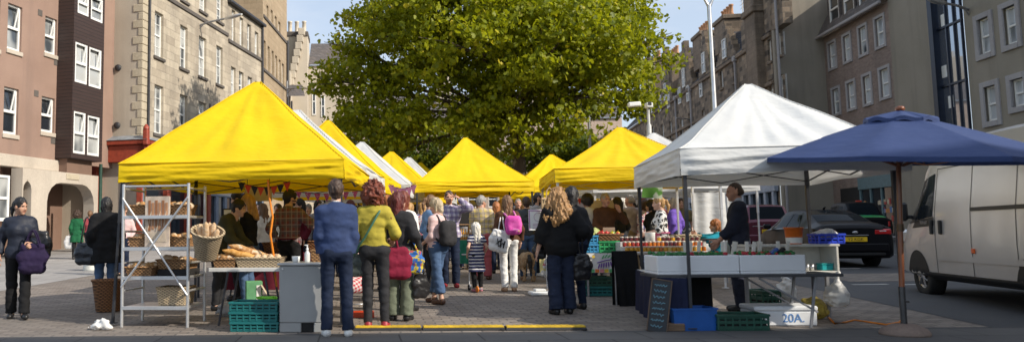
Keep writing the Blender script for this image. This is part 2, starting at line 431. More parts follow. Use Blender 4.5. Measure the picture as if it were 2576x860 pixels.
M_RUBBLE = stone('dark_rubble', (.10, .078, .06), (.42, .32, .225), (.24, .20, .155), .55, .30, (.05, .042, .036), .5, .05, .02)
M_BROWNST = stone('brown_ashlar', (.235, .18, .13), (.31, .235, .17), (.18, .14, .11), .7, .32, (.06, .05, .04), .55, .02, .01)
M_GREY = render('grey_roughcast', (.31, .278, .222), (.36, .32, .26), 35, (.1, .09, .078), .35)
M_BRICK = stone('purple_brick', (.24, .165, .135), (.34, .25, .21), (.28, .24, .21), .225, .075, (.12, .1, .09), .35, .01, .012)
M_SURR = render('grey_window_stone', (.40, .38, .385), (.47, .45, .45), 22)
M_CLAD = None
def clad():
    mt, t, p = begin('dark_boarding'); ob = t.co(); sp = t.n.new('ShaderNodeSeparateXYZ'); t.l.new(ob, sp.inputs[0])
    f = t.math('FRACT', t.math('DIVIDE', sp.outputs[2], .14)); n = t.noise(t.co(scale=(1, 1, 8)), 2, 4)
    c = t.mix(n, (.035, .021, .018), (.066, .04, .035)); c = t.mix(t.math('LESS_THAN', f, .14), c, (.008, .006, .006))
    t.set(p.inputs['Base Color'], c); p.inputs['Roughness'].default_value = .55; t.set(p.inputs['Normal'], t.bump(f, .5, .02)); return mt
M_CLAD = clad()
M_LEAD = mat('lead_flashing', (.30, .33, .36), .45, .3, var=.25, scale=3)
M_REDP = mat('red_shop_paint', (.30, .05, .025), .5, var=.25, scale=8)
M_PIPE = mat('cast_iron_pipe', (.035, .035, .04), .5)
M_POT = mat('clay_pot', (.52, .27, .14), .8, var=.25)
M_CPOT = mat('buff_pot', (.62, .55, .44), .8)
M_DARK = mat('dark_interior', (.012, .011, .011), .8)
M_SHOPGL = pane_mat('shop_glass', (.015, .02, .028), (.2, .17, .12), .25)

# --- left, pinkish flats with dark boarded bay
yawA = .24
FA = BF((P(165, 560, 30.5).x, 30.5), (.30, .954))
A = thing('apartment_block', 'pink harled block of flats with dark boarded bay and concrete arches', 'building', FA.O, FA.rz)
u_l = FA.px(-40, 560)[0]; zf = FA.px(60, 395)[1]; zf2 = FA.px(60, 430)[1]
wa = [FA.rect(*q) for q in ((19, 55, 13, 128), (113, 143, 45, 137), (9, 46, 221, 338), (104, 137, 245, 333), (-30, 0, -5, 122), (-40, -6, 205, 330), (18, 54, -200, -85), (113, 143, -150, -60))]
mb = MB(); wall(mb, u_l - 2, 0.0, zf, 16.5, 0, wa, .16)
mb.add([(u_l - 2, 0, 16.5), (14, 0, 16.5), (14, 9, 16.5), (u_l - 2, 9, 16.5)], [[0, 1, 2, 3]]); mb.add([(u_l - 2, 0, 0), (u_l - 2, 9, 0), (u_l - 2, 9, 16.5), (u_l - 2, 0, 16.5)], [[0, 3, 2, 1]])
mb.add([(0, 0, zf), (5.0, 0, zf), (5.0, 0, 16.5), (0, 0, 16.5)], [[0, 1, 2, 3]])
mb.build('wall', M_PINK, A)
for r in wa: mb = MB(); sill(mb, r, 0, 0, .16, .06, .05); mb.build('sill', M_CREAM, A)
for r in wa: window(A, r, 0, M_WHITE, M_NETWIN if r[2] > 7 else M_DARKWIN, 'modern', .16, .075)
mb = MB()
for (x, y) in ((197 / 1.79 * .917, 65 * .512), (275 * .512, 308 * .512), (178 * .512, 460 * .512), (260 * .512, 692 * .512)):
    u, z = FA.px(x, y); mb = MB(); mb.box((u - .12, -.015, z - .12), (u + .12, .05, z + .12), 0); mb.build('air_vent', M_SILL, A)
# fascia, arcade
mb = MB(); mb.box((u_l - 2, -.12, zf - .42), (-.02, .3, zf + .02), 0, .02); mb.build('fascia', M_CREAM, A)
FA2 = FA; ya = -.55
def arc_open(u0, u1, z1, rr):
    return [(u0, 0.2), (u0, z1 - rr)] + [(u0 + rr - rr * math.cos(a), z1 - rr + rr * math.sin(a)) for a in (.4, .8, 1.2, 1.57)] + [(u1 - rr + rr * math.cos(a), z1 - rr + rr * math.sin(a)) for a in (1.57, 1.2, .8, .4)] + [(u1, z1 - rr), (u1, 0.2)]
ux = lambda x, y=520: FA.px(x, y, ya)[0]; uz = lambda x, y: FA.px(x, y, ya)[1]
ub0, ub1 = ux(55), ux(246); ztop = uz(150, 432)
o1 = arc_open(ux(57), ux(78), uz(70, 452), .35); o2 = arc_open(ux(118), ux(236), uz(180, 462), .75)
poly = [(ub0, 0.2)] + o1 + o2 + [(ub1, 0.2), (ub1, ztop), (ub0, ztop)]
mb = MB(); n = len(poly)
Vf = [(x, ya, z) for x, z in poly]; Vb = [(x, ya + .5, z) for x, z in poly]
bm_faces = []
# triangulate the arch front with a temporary ngon
mb.add(Vf + Vb, [list(range(n)), list(range(2 * n - 1, n - 1, -1))] + [[(i + 1) % n, i, n + i, n + (i + 1) % n] for i in range(n)], 0)
mb.build('arcade', M_CREAM, A)
mb = MB(); u, z = ux(183, 445), uz(183, 445); mb.box((u - .38, ya - .03, z - .11), (u + .38, ya + .01, z + .11), 0, .02); mb.build('plaque', M_QUOIN, A)
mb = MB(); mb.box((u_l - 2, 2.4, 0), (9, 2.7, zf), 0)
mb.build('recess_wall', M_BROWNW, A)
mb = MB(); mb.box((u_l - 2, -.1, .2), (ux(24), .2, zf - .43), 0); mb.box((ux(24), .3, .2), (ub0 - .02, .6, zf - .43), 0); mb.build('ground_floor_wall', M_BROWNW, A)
window(A, FA.rect(-18, 20, 440, 556, -.1), -.26, M_WHITE, M_NETWIN, 'plain', .16, .09)
# bay
FBy = BF(FA.O - FA.ey * .75, FA.ex)
uA0 = 0.02; 
bay_l = FBy.px(184, 300)[0]; bay_r = FBy.px(258, 300)[0]; zb = FBy.px(215, 402)[1]
yb = -.75
wb = [FBy.rect(*q) for q in ((196, 224, -20, 38), (229, 259, -5, 54), (189, 220, 110, 210), (224, 255, 123, 221), (185, 215, 282, 387), (220, 250, 293, 392))]
bay_l = min(r[0] for r in wb) - .12; bay_r = max(r[1] for r in wb) + .12
mb = MB(); wall(mb, bay_l, bay_r, zb, 17, yb, wb, .12)
mb.add([(bay_l, yb, zb), (bay_l, .2, zb), (bay_l, .2, 17), (bay_l, yb, 17)], [[0, 3, 2, 1]])
mb.add([(bay_r, yb, zb), (bay_r, 3, zb), (bay_r, 3, 17), (bay_r, yb, 17)], [[0, 1, 2, 3]])
mb.add([(bay_l, yb, zb), (bay_r, yb, zb), (bay_r, .2, zb), (bay_l, .2, zb)], [[0, 3, 2, 1]])
bay = mb.build('boarded_bay', M_CLAD, A)
for r in wb: window(bay, r, yb - .04, M_WHITE, M_NETWIN, 'modern', .12, .075)
mb = MB(); mb.box((bay_l + .1, yb + .25, zb - .75), (bay_r - .3, .2, zb - .003), 0); mb.build('bay_plinth', M_BROWNW, A)
mb = MB(); mb.tube([(ub1 + .12, ya - .02, .3), (ub1 + .12, ya - .02, ztop + .5)], .07, 8); mb.build('downpipe', mat('green_pipe', (.02, .06, .04), .5), A)

# --- left, long stone tenement
FC = BF((P(352, 560, 33).x, 33), (.237, .971))
C = thing('stone_tenement', 'long sooty sandstone tenement with white sash windows and red shopfront', 'building', FC.O, FC.rz)
w1 = [FC.rect(*q) for q in ((389, 411, 32, 145), (453, 472, 66, 173), (500, 519, 94, 194), (544, 560, 117, 213), (388, 411, 215, 337), (452, 471, 239, 337), (500, 518, 258, 311), (544, 558, 273, 330), (502, 519, -40, 30), (545, 560, -12, 55), (455, 473, -75, 3))]
w2 = [FC.rect(*q) for q in ((583, 592, 26, 105), (603, 612, 45, 122), (622, 631, 62, 137), (641, 650, 81, 151), (581, 593, 169, 247), (601, 613, 181, 248), (623, 634, 194, 254), (642, 652, 206, 262))]
uj = FC.px(573, 200)[0]; ue = FC.px(659, 200)[0]; ze2 = FC.px(620, 36)[1]; zs = FC.px(440, 2)[1]; zs2 = FC.px(600, 105)[1]
mb = MB(); wall(mb, 0.0, uj, .3, 20, 0, w1, .2); wall(mb, uj, ue, .3, ze2, 0, w2, .2)
mb.add([(uj, 0, ze2), (uj, 9, ze2), (uj, 9, 20), (uj, 0, 20)], [[0, 1, 2, 3]])
mb.add([(ue, 0, .3), (ue, 9, .3), (ue, 9, ze2), (ue, 0, ze2)], [[0, 1, 2, 3]])
mb.build('wall', M_ASHLAR, C)
mb = MB(); mb.add([(0, .002, .3), (0, 9, .3), (0, 9, 20), (0, .002, 20)], [[0, 3, 2, 1]])
gw = mb.build('gable_wall', M_GABLE, C)
mb = MB(); mb.add([(0, 0, 20), (uj, 0, 20), (uj, 4.5, 23), (0, 4.5, 23)], [[0, 1, 2, 3]]); mb.add([(uj, -.2, ze2 + .06), (ue + .1, -.2, ze2 + .06), (ue + .1, 4.5, ze2 + 3.6), (uj, 4.5, ze2 + 3.6)], [[0, 1, 2, 3]]); mb.build('roof', M_SLATE, C)
mb = MB(); k = 0; z = 4.1
while z < 19.5:      # quoins: long and short blocks wrapping the corner
    long = k % 2; a = .40; e = .46 if long else .20
    mb.box((-.035, -.035, z), (a, .02, z + .34), 0, .015); mb.box((-.036, .0, z), (.02, e, z + .34), 0, .015); z += .36; k += 1
mb.build('quoins', M_QUOIN, C)
for r in w1: mb = MB(); sill(mb, r, 0); mb.build('sill', M_SILL, C)
mb = MB(); mb.box((.8, -.07, zs - .2), (uj - .02, .05, zs), 0, .02); mb.box((uj + .02, -.09, w2[0][2] - .22), (ue, .05, w2[0][2] - .02), 0, .02); mb.box((uj + .02, -.09, w2[4][2] - .22), (ue, .05, w2[4][2] - .02), 0, .02); mb.build('string_course', M_SILL, C)
mb = MB(); mb.box((uj - .1, -.28, ze2 - .12), (ue + .1, .02, ze2 + .05), 0, .03); mb.build('gutter', M_PIPE, C)
mb = MB(); mb.tube([(.45, -.09, 3.6), (.45, -.09, 19.9)], .055, 8); mb.build('downpipe', M_PIPE, C)
mb = MB(); mb.tube([(ue - .12, -.1, .4), (ue - .12, -.1, ze2 - .1)], .07, 8)
mb.build('downpipe', M_PIPE, C)
for r in w1 + w2: window(C, r, 0, M_WHITE, M_NETWIN, 'sash', .2, .07)
mb = MB()
for (x, y) in ((319, 165), (318, 312)):
    # round black vents on the gable
    d = ray(x, y); ya_ = .75 if y < 200 else .8
    zz = FC.px(352, y)[1]; mb = MB(); mb.lathe([(0, 0), (.13, 0), (.15, -.05), (.15, -.09)], 12, (0, 0, 0), 0, True, Matrix.Translation((-.1, 1.15, zz)) @ Matrix.Rotation(R(-90), 4, 'Y')); mb.build('round_vent', M_PIPE, C)
mb = MB()
for (x, y) in ((523, 228), (528, 268), (538, 270), (602, 260)):
    u, z = FC.px(x, y); mb = MB(); mb.box((u - .11, -.01, z - .15), (u + .11, .05, z + .15), 0); mb.build('air_brick', M_SILL, C)
# red shopfront wrapping the corner
zc = FC.px(352, 352)[1]; us1 = 6.5
mb = MB(); mb.box((-.42, -.5, zc - .22), (us1, 0, zc - .02), 0, .03); mb.box((-.42, -.5, zc - .22), (-.002, 2.3, zc - .021), 0, .03)
mb.box((-.3, -.36, zc - .95), (us1, 0, zc - .23), 0, .02); mb.box((-.3, -.35, zc - .951), (-.003, 2.3, zc - .231), 0, .02)
for i in range(14): mb.box((i * .45 - .2, -.44, zc - .5), (i * .45 - .06, -.3, zc - .24), 0, .03)
for u in (-.36, 1.9, 4.0, 6.2): mb.box((u, -.3, .25), (u + .34, 0, zc - .96), 0, .03)
mb.box((-.36, 1.9, .25), (-.004, 2.3, zc - .96), 0, .03); mb.box((-.1, -.12, .25), (us1, -.002, 1.0), 0, .02)
for (u, y) in ((-.4, -.5), (-.4, 2.15), (2.6, -.5)):
    mb.box((u - .03, y - .03, zc - .25), (u + .2, y + .2, zc + .42), 0, .03); mb.lathe([(.14, 0), (.12, .1), (.05, .2), (0, .22)], 10, (u + .09, y + .09, zc + .42), 0)
mb.build('red_shopfront', M_REDP, C)
mb = MB(); mb.add([(-.45, -.53, zc - .015), (us1, -.53, zc - .015), (us1, 0, zc + .22), (0, 0, zc + .22)], [[0, 1, 2, 3]], 0); mb.add([(-.45, -.53, zc - .015), (0, 0, zc + .22), (0, 2.3, zc + .22), (-.45, 2.3, zc - .015)], [[0, 1, 2, 3]]); mb.build('lead_canopy', M_LEAD, C)
mb = MB(); mb.add([(.3, -.06, 1.0), (us1 - .2, -.06, 1.0), (us1 - .2, -.06, zc - .95), (.3, -.06, zc - .95)], [[0, 1, 2, 3]]); mb.add([(us1, -.05, .5), (ue, -.05, .5), (ue, -.05, 3.2), (us1, -.05, 3.2)], [[0, 1, 2, 3]]); mb.build('shop_window', M_SHOPGL, C)
mb = MB()
for i in range(8):
    u = us1 + i * (ue - us1) / 7.2; mb.box((u - .15, -.16, .3), (u + .15, -.03, 3.3), 0)
mb.box((us1 + .1, -.18, 3.2), (ue, -.01, 3.75), 0, .02); mb.build('shop_pilasters', mat('blue_grey_shop_paint', (.20, .25, .33), .5), C)
u = .35; mb = MB(); mb.box((.1, -.42, zc - 1.16), (.75, -.37, zc - .93), 0, .01); mb.build('shop_sign', M_WHITE, C)
# --- taller sandstone tenement beyond
p0 = FC.O + FC.ex * (ue + .15)
FD = BF((p0.x, p0.y), (.115, .993))
D_ = thing('sandstone_tenement', 'tall warm sandstone tenement with rows of narrow windows past the gutter end', 'building', FD.O, FD.rz)
wd = []
for (xs, ys) in (((673, 684, 694, 703), ((15, 47), (27, 57), (42, 77), (56, 86))), ((666, 676, 686, 695, 704, 712), ((103, 172), (118, 182), (129, 190), (141, 199), (151, 207), (161, 213))), ((668, 679, 690, 700, 709), ((222, 275), (232, 282), (240, 290), (247, 293), (254, 298)))):
    for x, (a, b_) in zip(xs, ys): wd.append(FD.rect(x - 2.6, x + 2.6, a, b_))
ud = FD.px(722, 200)[0]
mb = MB(); zz1 = FD.px(708, 40)[1]
wall(mb, 0, ud, .3, 21, 0, wd, .2); mb.add([(0, 0, 10), (0, 9, 10), (0, 9, 21), (0, 0, 21)], [[0, 3, 2, 1]]); mb.add([(ud, 0, .3), (ud, 9, .3), (ud, 9, 21), (ud, 0, 21)], [[0, 1, 2, 3]]); mb.build('wall', M_SAND, D_)
mb = MB()
for z in (wd[4][2] - .25, wd[10][2] - .25, wd[0][2] - .25): mb.box((.1, -.08, z), (ud, .04, z + .2), 0, .02)
mb.build('string_course', M_SILL, D_)
mb = MB(); mb.add([(-.2, -.2, 21), (ud, -.2, 21), (ud, 4, 24), (-.2, 4, 24)], [[0, 1, 2, 3]]); mb.build('roof', M_SLATE, D_)
for r in wd: window(D_, r, 0, M_WHITE, M_DARKWIN, 'plain', .2, .05)
mb = MB(); mb.tube([(ud - .2, -.1, .4), (ud - .2, -.1, 15)], .08, 8); mb.build('downpipe', M_PIPE, D_)
# --- cream gable with chimney
YE = 58
def xw(x, Y): return P(x, 560, Y).x
def zw(x, y, Y): return P(x, y, Y).z
E_ = thing('cream_gabled_house', 'cream house with stepped gable and tall white chimney stack', 'building', (xw(709, YE), YE, 0))
WE = xw(776, YE) - xw(709, YE); zt = zw(742, 92, YE); zc_ = zw(742, 80, YE)
mb = MB(); mb.box((0, 0, .6), (WE, 2.2, zt), 0, .02); mb.box((WE + .02, 1.0, .6), (WE + 3.2, 8, zw(800, 165, YE + 1)), 0); 
mb.box((-.5, -1.5, .6), (.8, 3, zw(720, 190, YE)), 0)
mb.build('wall', M_CREAMH, E_)
mb = MB(); mb.box((-.05, -.08, zt), (WE + .05, 2.3, zc_), 0, .04); mb.build('chimney_cap', M_SILL, E_)
for x in (728, 746, 765):
    mb = MB(); mb.lathe([(.17, 0), (.19, .1), (.16, .2), (.15, .95), (.18, .98), (.18, 1.05), (.12, 1.05), (.12, .8)], 12, (xw(x, YE) - xw(709, YE), 1.0, zc_), 0); mb.build('chimney_pot', M_CPOT, E_)
mb = MB()
for i in range(9):
    z = zw(735, 235, YE) + i * .55; x = .35 + i * .12; mb.box((x, -.5, z), (x + .5, -.02, z + .54), 0, .03)
mb.build('crow_steps', M_CREAMH, E_)
mb = MB(); zr = zw(800, 165, YE + 1); mb.add([(WE, .8, zr), (WE + 3.4, .8, zr), (WE + 3.4, 4.5, zr + 2.6), (WE, 4.5, zr + 2.6)], [[0, 1, 2, 3]]); mb.build('roof', M_SLATE, E_)
F_E = BF((xw(709, YE), YE), (1, 0))
for (a, b_, c, d) in ((783, 793, 215, 285), (806, 816, 235, 290), (790, 798, 320, 370), (722, 728, 150, 180)):
    r = F_E.rect(a, b_, c, d); window(E_, r, .85 if a > 730 else -1.68, M_WHITE, M_DARKWIN, 'plain', .16, .07)
mb = MB(); mb.tube([(.9, -1.6, .6), (.9, -1.6, 11)], .07, 8); mb.build('downpipe', M_PIPE, E_); mb = MB(); mb.tube([(WE + .9, .9, .6), (WE + .9, .9, 8.5)], .06, 8); mb.build('downpipe', M_PIPE, E_)
mb = MB(); q = (xw(742, YE) - xw(709, YE), zw(742, 240, YE)); mb.add([(q[0] - 1.1, -3, q[1] - .6), (q[0] + 1.0, -3, q[1] - .6), (q[0] + .7, -1.51, q[1] + .5), (q[0] - .8, -1.51, q[1] + .5)], [[0, 1, 2, 3]]); mb.build('porch_roof', M_SLATE, E_)
# --- pale stone row closing the far end of the square
YB = 92
K = thing('far_stone_row', 'pale pinkish stone row closing the square behind the big tree', 'building', (0, YB, 0))
M_FAR = stone('pale_rubble', (.50, .38, .30), (.60, .47, .38), (.42, .34, .28), .8, .4, (.3, .22, .17), .4, .02)
x0, x1 = xw(835, YB), xw(1575, YB); zK = zw(1200, 300, YB)
hk = []
for j in range(3):
    for i in range(13):
        a = x0 + 2 + i * (x1 - x0 - 4) / 13; hk.append((a, a + 1.1, 4.2 + j * 3.3, 6.1 + j * 3.3))
mb = MB(); wall(mb, x0, x1, .6, zK, 0, hk, .2); mb.build('wall', M_FAR, K)
mb = MB(); mb.add([(x0, -.3, zK), (x1, -.3, zK), (x1, 5, zK + 4), (x0, 5, zK + 4)], [[0, 1, 2, 3]]); mb.build('roof', M_SLATE, K)
for r in hk: window(K, r, 0, M_WHITE, M_DARKWIN, 'plain', .2, .08)
for i, x in enumerate((900, 1130, 1370, 1540)):
    mb = MB(); X = xw(x, YB); mb.box((X - 1, 3, zK + 1), (X + 1, 5, zK + 5.4), 0, .05); 
    for k in range(4): mb.lathe([(.18, 0), (.16, .8)], 8, (X - .7 + k * .45, 4, zK + 5.4), 0)
    mb.build('chimney', M_GABLE, K)

# --- right, grey/brick modern block, plus an unseen wing added to shade the foreground
FR = BF((25.9, 42.0), (-.153, -.988))       # local x runs toward the camera
Hh = thing('grey_hotel_block', 'grey roughcast block with purple brick panel, slate dormers and glass stair', 'building', FR.O, FR.rz)
ws1 = [FR.rect(*q) for q in ((2083, 2105, 102, 177), (2120, 2143, 83, 160), (2159, 2184, 61, 143), (2200, 2228, 38, 123), (2093, 2115, 218, 292), (2130, 2154, 201, 279), (2170, 2195, 184, 267), (2212, 2241, 166, 251))]
ws1 = [(a + .12, b_ - .12, c + .12, d - .12) for a, b_, c, d in ws1]
ws2 = [FR.rect(*q) for q in ((2457, 2502, 34, 147), (2521, 2570, 4, 124), (2474, 2519, 205, 316), (2540, 2590, 186, 280), (2600, 2660, -40, 85), (2625, 2680, 150, 250))]
ws2 = [(a + .16, b_ - .16, c + .16, d - .16) for a, b_, c, d in ws2]
ub = FR.px(2256, 300)[0]; uk = FR.px(2362, 160)[0]; ul = FR.px(2436, 160)[0]; zeR = FR.px(2150, 50)[1]
u_end = 34.0
mb = MB(); wall(mb, -3.0, ub, .3, zeR, 0, ws1, .14); mb.build('brick_wall', M_BRICK, Hh)
mb = MB(); wall(mb, ub + .01, uk, .3, 15.0, -.03, [], .1); wall(mb, ul, 18.5, .3, 14.0, -.03, ws2, .16)
wall(mb, 18.5, u_end + 12, .3, 10.8, -.03, [], .1)  # unseen stretch, height set so its shadow covers the van and road
mb.add([(18.5, -.03, 10.8), (18.5, 9, 10.8), (18.5, 9, 14), (18.5, -.03, 14)], [[0, 1, 2, 3]])
mb.add([(ub + .01, -.03, zeR), (ub + .01, 9, zeR), (ub + .01, 9, 15), (ub + .01, -.03, 15)], [[0, 3, 2, 1]])
for (a, b_, z) in ((ub, 18.5, 14.0), (18.5, u_end + 12, 10.8)): mb.add([(a, -.03, z), (b_, -.03, z), (b_, 9, z), (a, 9, z)], [[0, 1, 2, 3]])
# unseen wing behind the camera, placed and sized to cast the foreground shadow
mb.build('roughcast_wall', M_GREY, Hh)
ex, ey = FR.ex, FR.ey
def wl(X, Y): v = Vector((X, Y, 0)) - FR.O; return v.dot(ex), v.dot(ey)
mb = MB(); q = [wl(13, -16), wl(32, -16), wl(32, -4.2), wl(13, -4.2)]
V = [(x, y, 0) for x, y in q] + [(x, y, 16.2) for x, y in q]; mb.add(V, [[0, 1, 5, 4], [1, 2, 6, 5], [2, 3, 7, 6], [3, 0, 4, 7], [4, 5, 6, 7]]); mb.build('shadow_wing', M_GREY, Hh)
for r in ws1:
    a, b_, c, d = r; e = .14; mb = MB()
    mb.box((a - e, -.05, c - e), (a, .06, d + e), 0, .01); mb.box((b_, -.05, c - e), (b_ + e, .06, d + e), 0, .01); mb.box((a, -.048, d), (b_, .06, d + e), 0, .01); mb.box((a, -.075, c - e), (b_, .06, c), 0, .01); mb.build('window_surround', M_SURR, Hh)
for r in ws2:
    a, b_, c, d = r; e = .2; mb = MB()
    mb.box((a - e, -.09, c - e), (a, .06, d + e), 0, .01); mb.box((b_, -.09, c - e), (b_ + e, .06, d + e), 0, .01); mb.box((a, -.088, d), (b_, .06, d + e), 0, .01); mb.box((a, -.11, c - e), (b_, .06, c), 0, .01); mb.build('window_surround', M_SURR, Hh)
for r in ws1: window(Hh, r, 0, M_WHITE, M_REFLWIN, 'plain', .14, .06)
for r in ws2: window(Hh, r, -.03, M_WHITE, M_REFLWIN, 'plain', .16, .07)
# mansard with dormers
mb = MB(); mb.add([(-3, -.35, zeR), (ub, -.35, zeR), (ub, 1.1, zeR + 2.9), (-3, 1.1, zeR + 2.9)], [[0, 1, 2, 3]]); mb.add([(-3, 1.1, zeR + 2.9), (ub, 1.1, zeR + 2.9), (ub, 6, zeR + 3.4), (-3, 6, zeR + 3.4)], [[0, 1, 2, 3]]); rf = mb.build('roof', M_SLATE, Hh)
for (x, y) in ((2102, 10), (2139, -10), (2178, -32)):
    u, z = FR.px(x, y); mb = MB(); a, b_, c, d = u - .55, u + .55, zeR + .35, zeR + 1.95
    mb.box((a - .15, -.12, c - .1), (a, 1.2, d + .2), 0); mb.box((b_, -.12, c - .1), (b_ + .15, 1.2, d + .2), 0); mb.box((a - .15, -.2, d + .2), (b_ + .15, 1.2, d + .34), 0)
    o = mb.build('dormer', M_SLATE, rf)
    window(Hh, (a, b_, c, d), -.15, M_WHITE, M_DARKWIN, 'plain', .12, .09)
mb = MB(); mb.box((-3.2, -.45, zeR - .12), (ub, -.3, zeR + .03), 0, .03); mb.tube([(-2.2, -.2, .4), (-2.2, -.2, zeR - .1)], .06, 8); mb.build('gutter', M_SURR, Hh)
# glass stair
M_NAVY = mat('navy_metal', (.012, .018, .035), .35, .4); M_GLASS = mat('stair_glass', (.42, .45, .50), .03, .85, var=.1, scale=.8)
mb = MB(); mb.add([(uk - .01, -.06, .3), (ul + .02, -.06, .3), (ul + .02, -.06, 15.5), (uk - .01, -.06, 15.5)], [[0, 1, 2, 3]]); gl = mb.build('stair_glazing', M_GLASS, Hh)
mb = MB(); wd_ = ul - uk
mb.box((uk - .02, -.3, 2.4), (uk + .28, -.02, 15.5), 0)
for f in (.45, .72, .97): mb.box((uk + wd_ * f - .03, -.13, 2.4), (uk + wd_ * f + .03, -.062, 15.5), 0)
for z in (4.6, 6.9, 9.3, 11.6, 13.8): mb.box((uk + .28, -.125, z), (ul, -.064, z + .09), 0)
mb.build('stair_frame', M_NAVY, gl)
for (f, z) in ((.33, 11.9), (.36, 9.4), (.4, 6.0), (.25, 7.3)): mb = MB(); mb.box((uk + wd_ * f - .2, -.075, z), (uk + wd_ * f + .14, -.066, z + .5), 0); mb.build('window_notice', M_WHITE, gl)
# far right building bits: shop at street level
mb = MB(); us0 = FR.px(2172, 520)[0]; us9 = FR.px(2256, 520)[0]; mb.add([(us0, -.05, .5), (us9, -.05, .5), (us9, -.05, 3.1), (us0, -.05, 3.1)], [[0, 1, 2, 3]]); mb.build('shop_window', M_SHOPGL, Hh)
mb = MB(); mb.box((us0 - .1, -.16, 3.1), (us9 + .1, -.02, 3.7), 0, .02)
for f in (0, .33, .66, 1): mb.box((us0 + (us9 - us0) * f - .06, -.12, .4), (us0 + (us9 - us0) * f + .06, -.04, 3.1), 0)
mb.build('shop_frame', mat('teal_shop_paint', (.10, .17, .19), .5), Hh)
random.seed(3); WDM = [mat('display_red', (.4, .05, .04)), mat('display_cream', (.5, .42, .3)), mat('display_blue', (.08, .16, .35)), mat('display_orange', (.5, .2, .05))]
for i in range(34):
    u = random.uniform(us0 + .2, us9 - .2); z = random.choice((1.5, 1.9, 2.3)); mb = MB(); mb.box((u - .1, -.066 - i * .0004, z), (u + .1, -.054, z + random.uniform(.12, .28))); mb.build('window_display', random.choice(WDM), Hh)
uA = FR.px(2052, 520)[0]
# --- grey end gable projecting to the street
pH = FR.O + FR.ex * (-.1); 
WH = 2.55
FH_ = BF(FR.O - FR.ey * WH, FR.ex)
Hg = thing('grey_gable_block', 'tall blank grey roughcast gable standing proud between brick and stone', 'building', FH_.O, FH_.rz)
mb = MB(); mb.box((-.4, 0, .2), (0, WH + 4, 19), 0, .05); mb.build('wall', M_GREY, Hg)
pr_ = FR.rect(2118, 2166, 472, 560); mb = MB(); mb.box((pr_[0], -.04, .3), (pr_[1], .05, pr_[3]), 0); mb.build('pend_shade_panel', M_DARK, Hh)  # flat near-black panel standing for the shade inside the passage
# --- stone baronial row
FG = BF((FH_.O + FR.ex * -.42).to_2d(), (-.153, -.988))
Gs = thing('baronial_stone_row', 'dark rubble baronial row with crow stepped gables and clay chimney pots', 'building', FG.O, FG.rz)
uG = FG.px(1560, 400)[0]
zE = 12.3
wg = [FG.rect(*q) for q in ((1931, 1940, 100, 156), (1955, 1964, 81, 141), (1959, 1970, 188, 256), (1935, 1945, 200, 252), (1881, 1890, 141, 188), (1898, 1905, 128, 175), (1843, 1851, 160, 207), (1811, 1819, 177, 222), (1788, 1794, 188, 232), (1762, 1768, 203, 245), (1729, 1735, 215, 256), (1708, 1714, 220, 262), (1766, 1772, 277, 320), (1732, 1738, 284, 337), (1711, 1719, 294, 341), (1818, 1825, 256, 290), (1848, 1856, 245, 285), (1680, 1686, 232, 272), (1684, 1690, 305, 350), (1660, 1665, 240, 280), (1664, 1670, 312, 352), (1640, 1644, 248, 284), (1620, 1624, 256, 290), (1600, 1604, 262, 296), (1640, 1645, 318, 356), (1885, 1894, 225, 270))]
gab = [(1803, 1872, 84), (1757, 1801, 100), (1702, 1755, 124), (1657, 1700, 138), (1608, 1654, 165)]
G_int = []
for (a, b_, y) in gab:
    ua, ub_ = sorted((FG.px(a, 180)[0], FG.px(b_, 180)[0])); G_int.append((ua, ua + (ub_ - ua) * .74, FG.px((a + b_) / 2, y)[1] + .9))
mb = MB(); wgl = [r for r in wg if r[3] < zE - .1]; wgh = [r for r in wg if r[3] >= zE - .1]
wall(mb, uG, 0, .3, zE, 0, wgl, .2)
# stepped gables rising from the eaves, front face flush with the wall
for (a, b_, zp) in G_int:
    n = 6; W = b_ - a; m_ = (a + b_) / 2; pts = [(a, zE + .001)]
    H = max(1.6, zp - zE)
    L = []
    for i in range(n):
        f0 = i / n; h1 = zE + H * (i + 1) / n; L += [(a + W * .5 * f0, h1), (a + W * .5 * (i + 1) / n, h1)] if i < n - 1 else [(a + W * .5 * f0, h1)]
    Rr = [(2 * m_ - x, z) for x, z in L[::-1]]
    poly = [(a, zE + .001)] + L + Rr + [(b_, zE + .001)]
    poly = poly[::-1]
    mb.prism(poly, 0, .4)
    wgh.append((m_ - .35, m_ + .35, zE + .3, zE + .3 + min(1.5, H * .5)))
    
# pointed gable and corner pier
pa, pb = sorted((FG.px(1870, 150)[0], FG.px(1896, 150)[0])); zp = FG.px(1886, 27)[1]
mb.prism([(pa, zE + .001), (pb, zE + .001), (pb, zE + 1.6), ((pa + pb) / 2, zp), (pa, zE + 1.6)], -.05, .5)
la, lb = sorted((FG.px(1928, 150)[0], FG.px(1976, 150)[0])); mb.prism([(la, zE + .001), (lb, zE + .001), (lb, 17.5), (la + .8, 17.5), (la + .8, 16.6), (la + .4, 16.6), (la + .4, 15.8), (la, 15.8)], 0, .5)
mb.build('wall', M_RUBBLE, Gs)
ta, tb = sorted((FG.px(1897, 150)[0], FG.px(1924, 150)[0]))
mb = MB(); mb.box((ta, -.45, zE - 3.6), (tb, .6, 22), 0, .04); mb.box((ta - .12, -.6, zE + 1.5), (tb + .12, .7, zE + 1.9), 0, .05)
for (a, b_, zp_) in G_int:
    for k in range(6):
        pass
mb.build('corner_turret', M_BROWNST, Gs)
mb = MB(); 
for z in (zE - 3.0, zE - 6.4, zE - .25): mb.box((uG, -.14, z), (-.02, .05, z + .22), 0, .03)
mb.build('string_course', M_BROWNST, Gs)
for r in wgl: mb = MB(); sill(mb, r, 0, 0, .15, .07, .08); mb.build('sill', M_BROWNST, Gs)
mb = MB(); mb.add([(uG, -.1, zE + .02), (0, -.1, zE + .02), (0, 4.5, zE + 4.6), (uG, 4.5, zE + 4.6)], [[0, 1, 2, 3]])
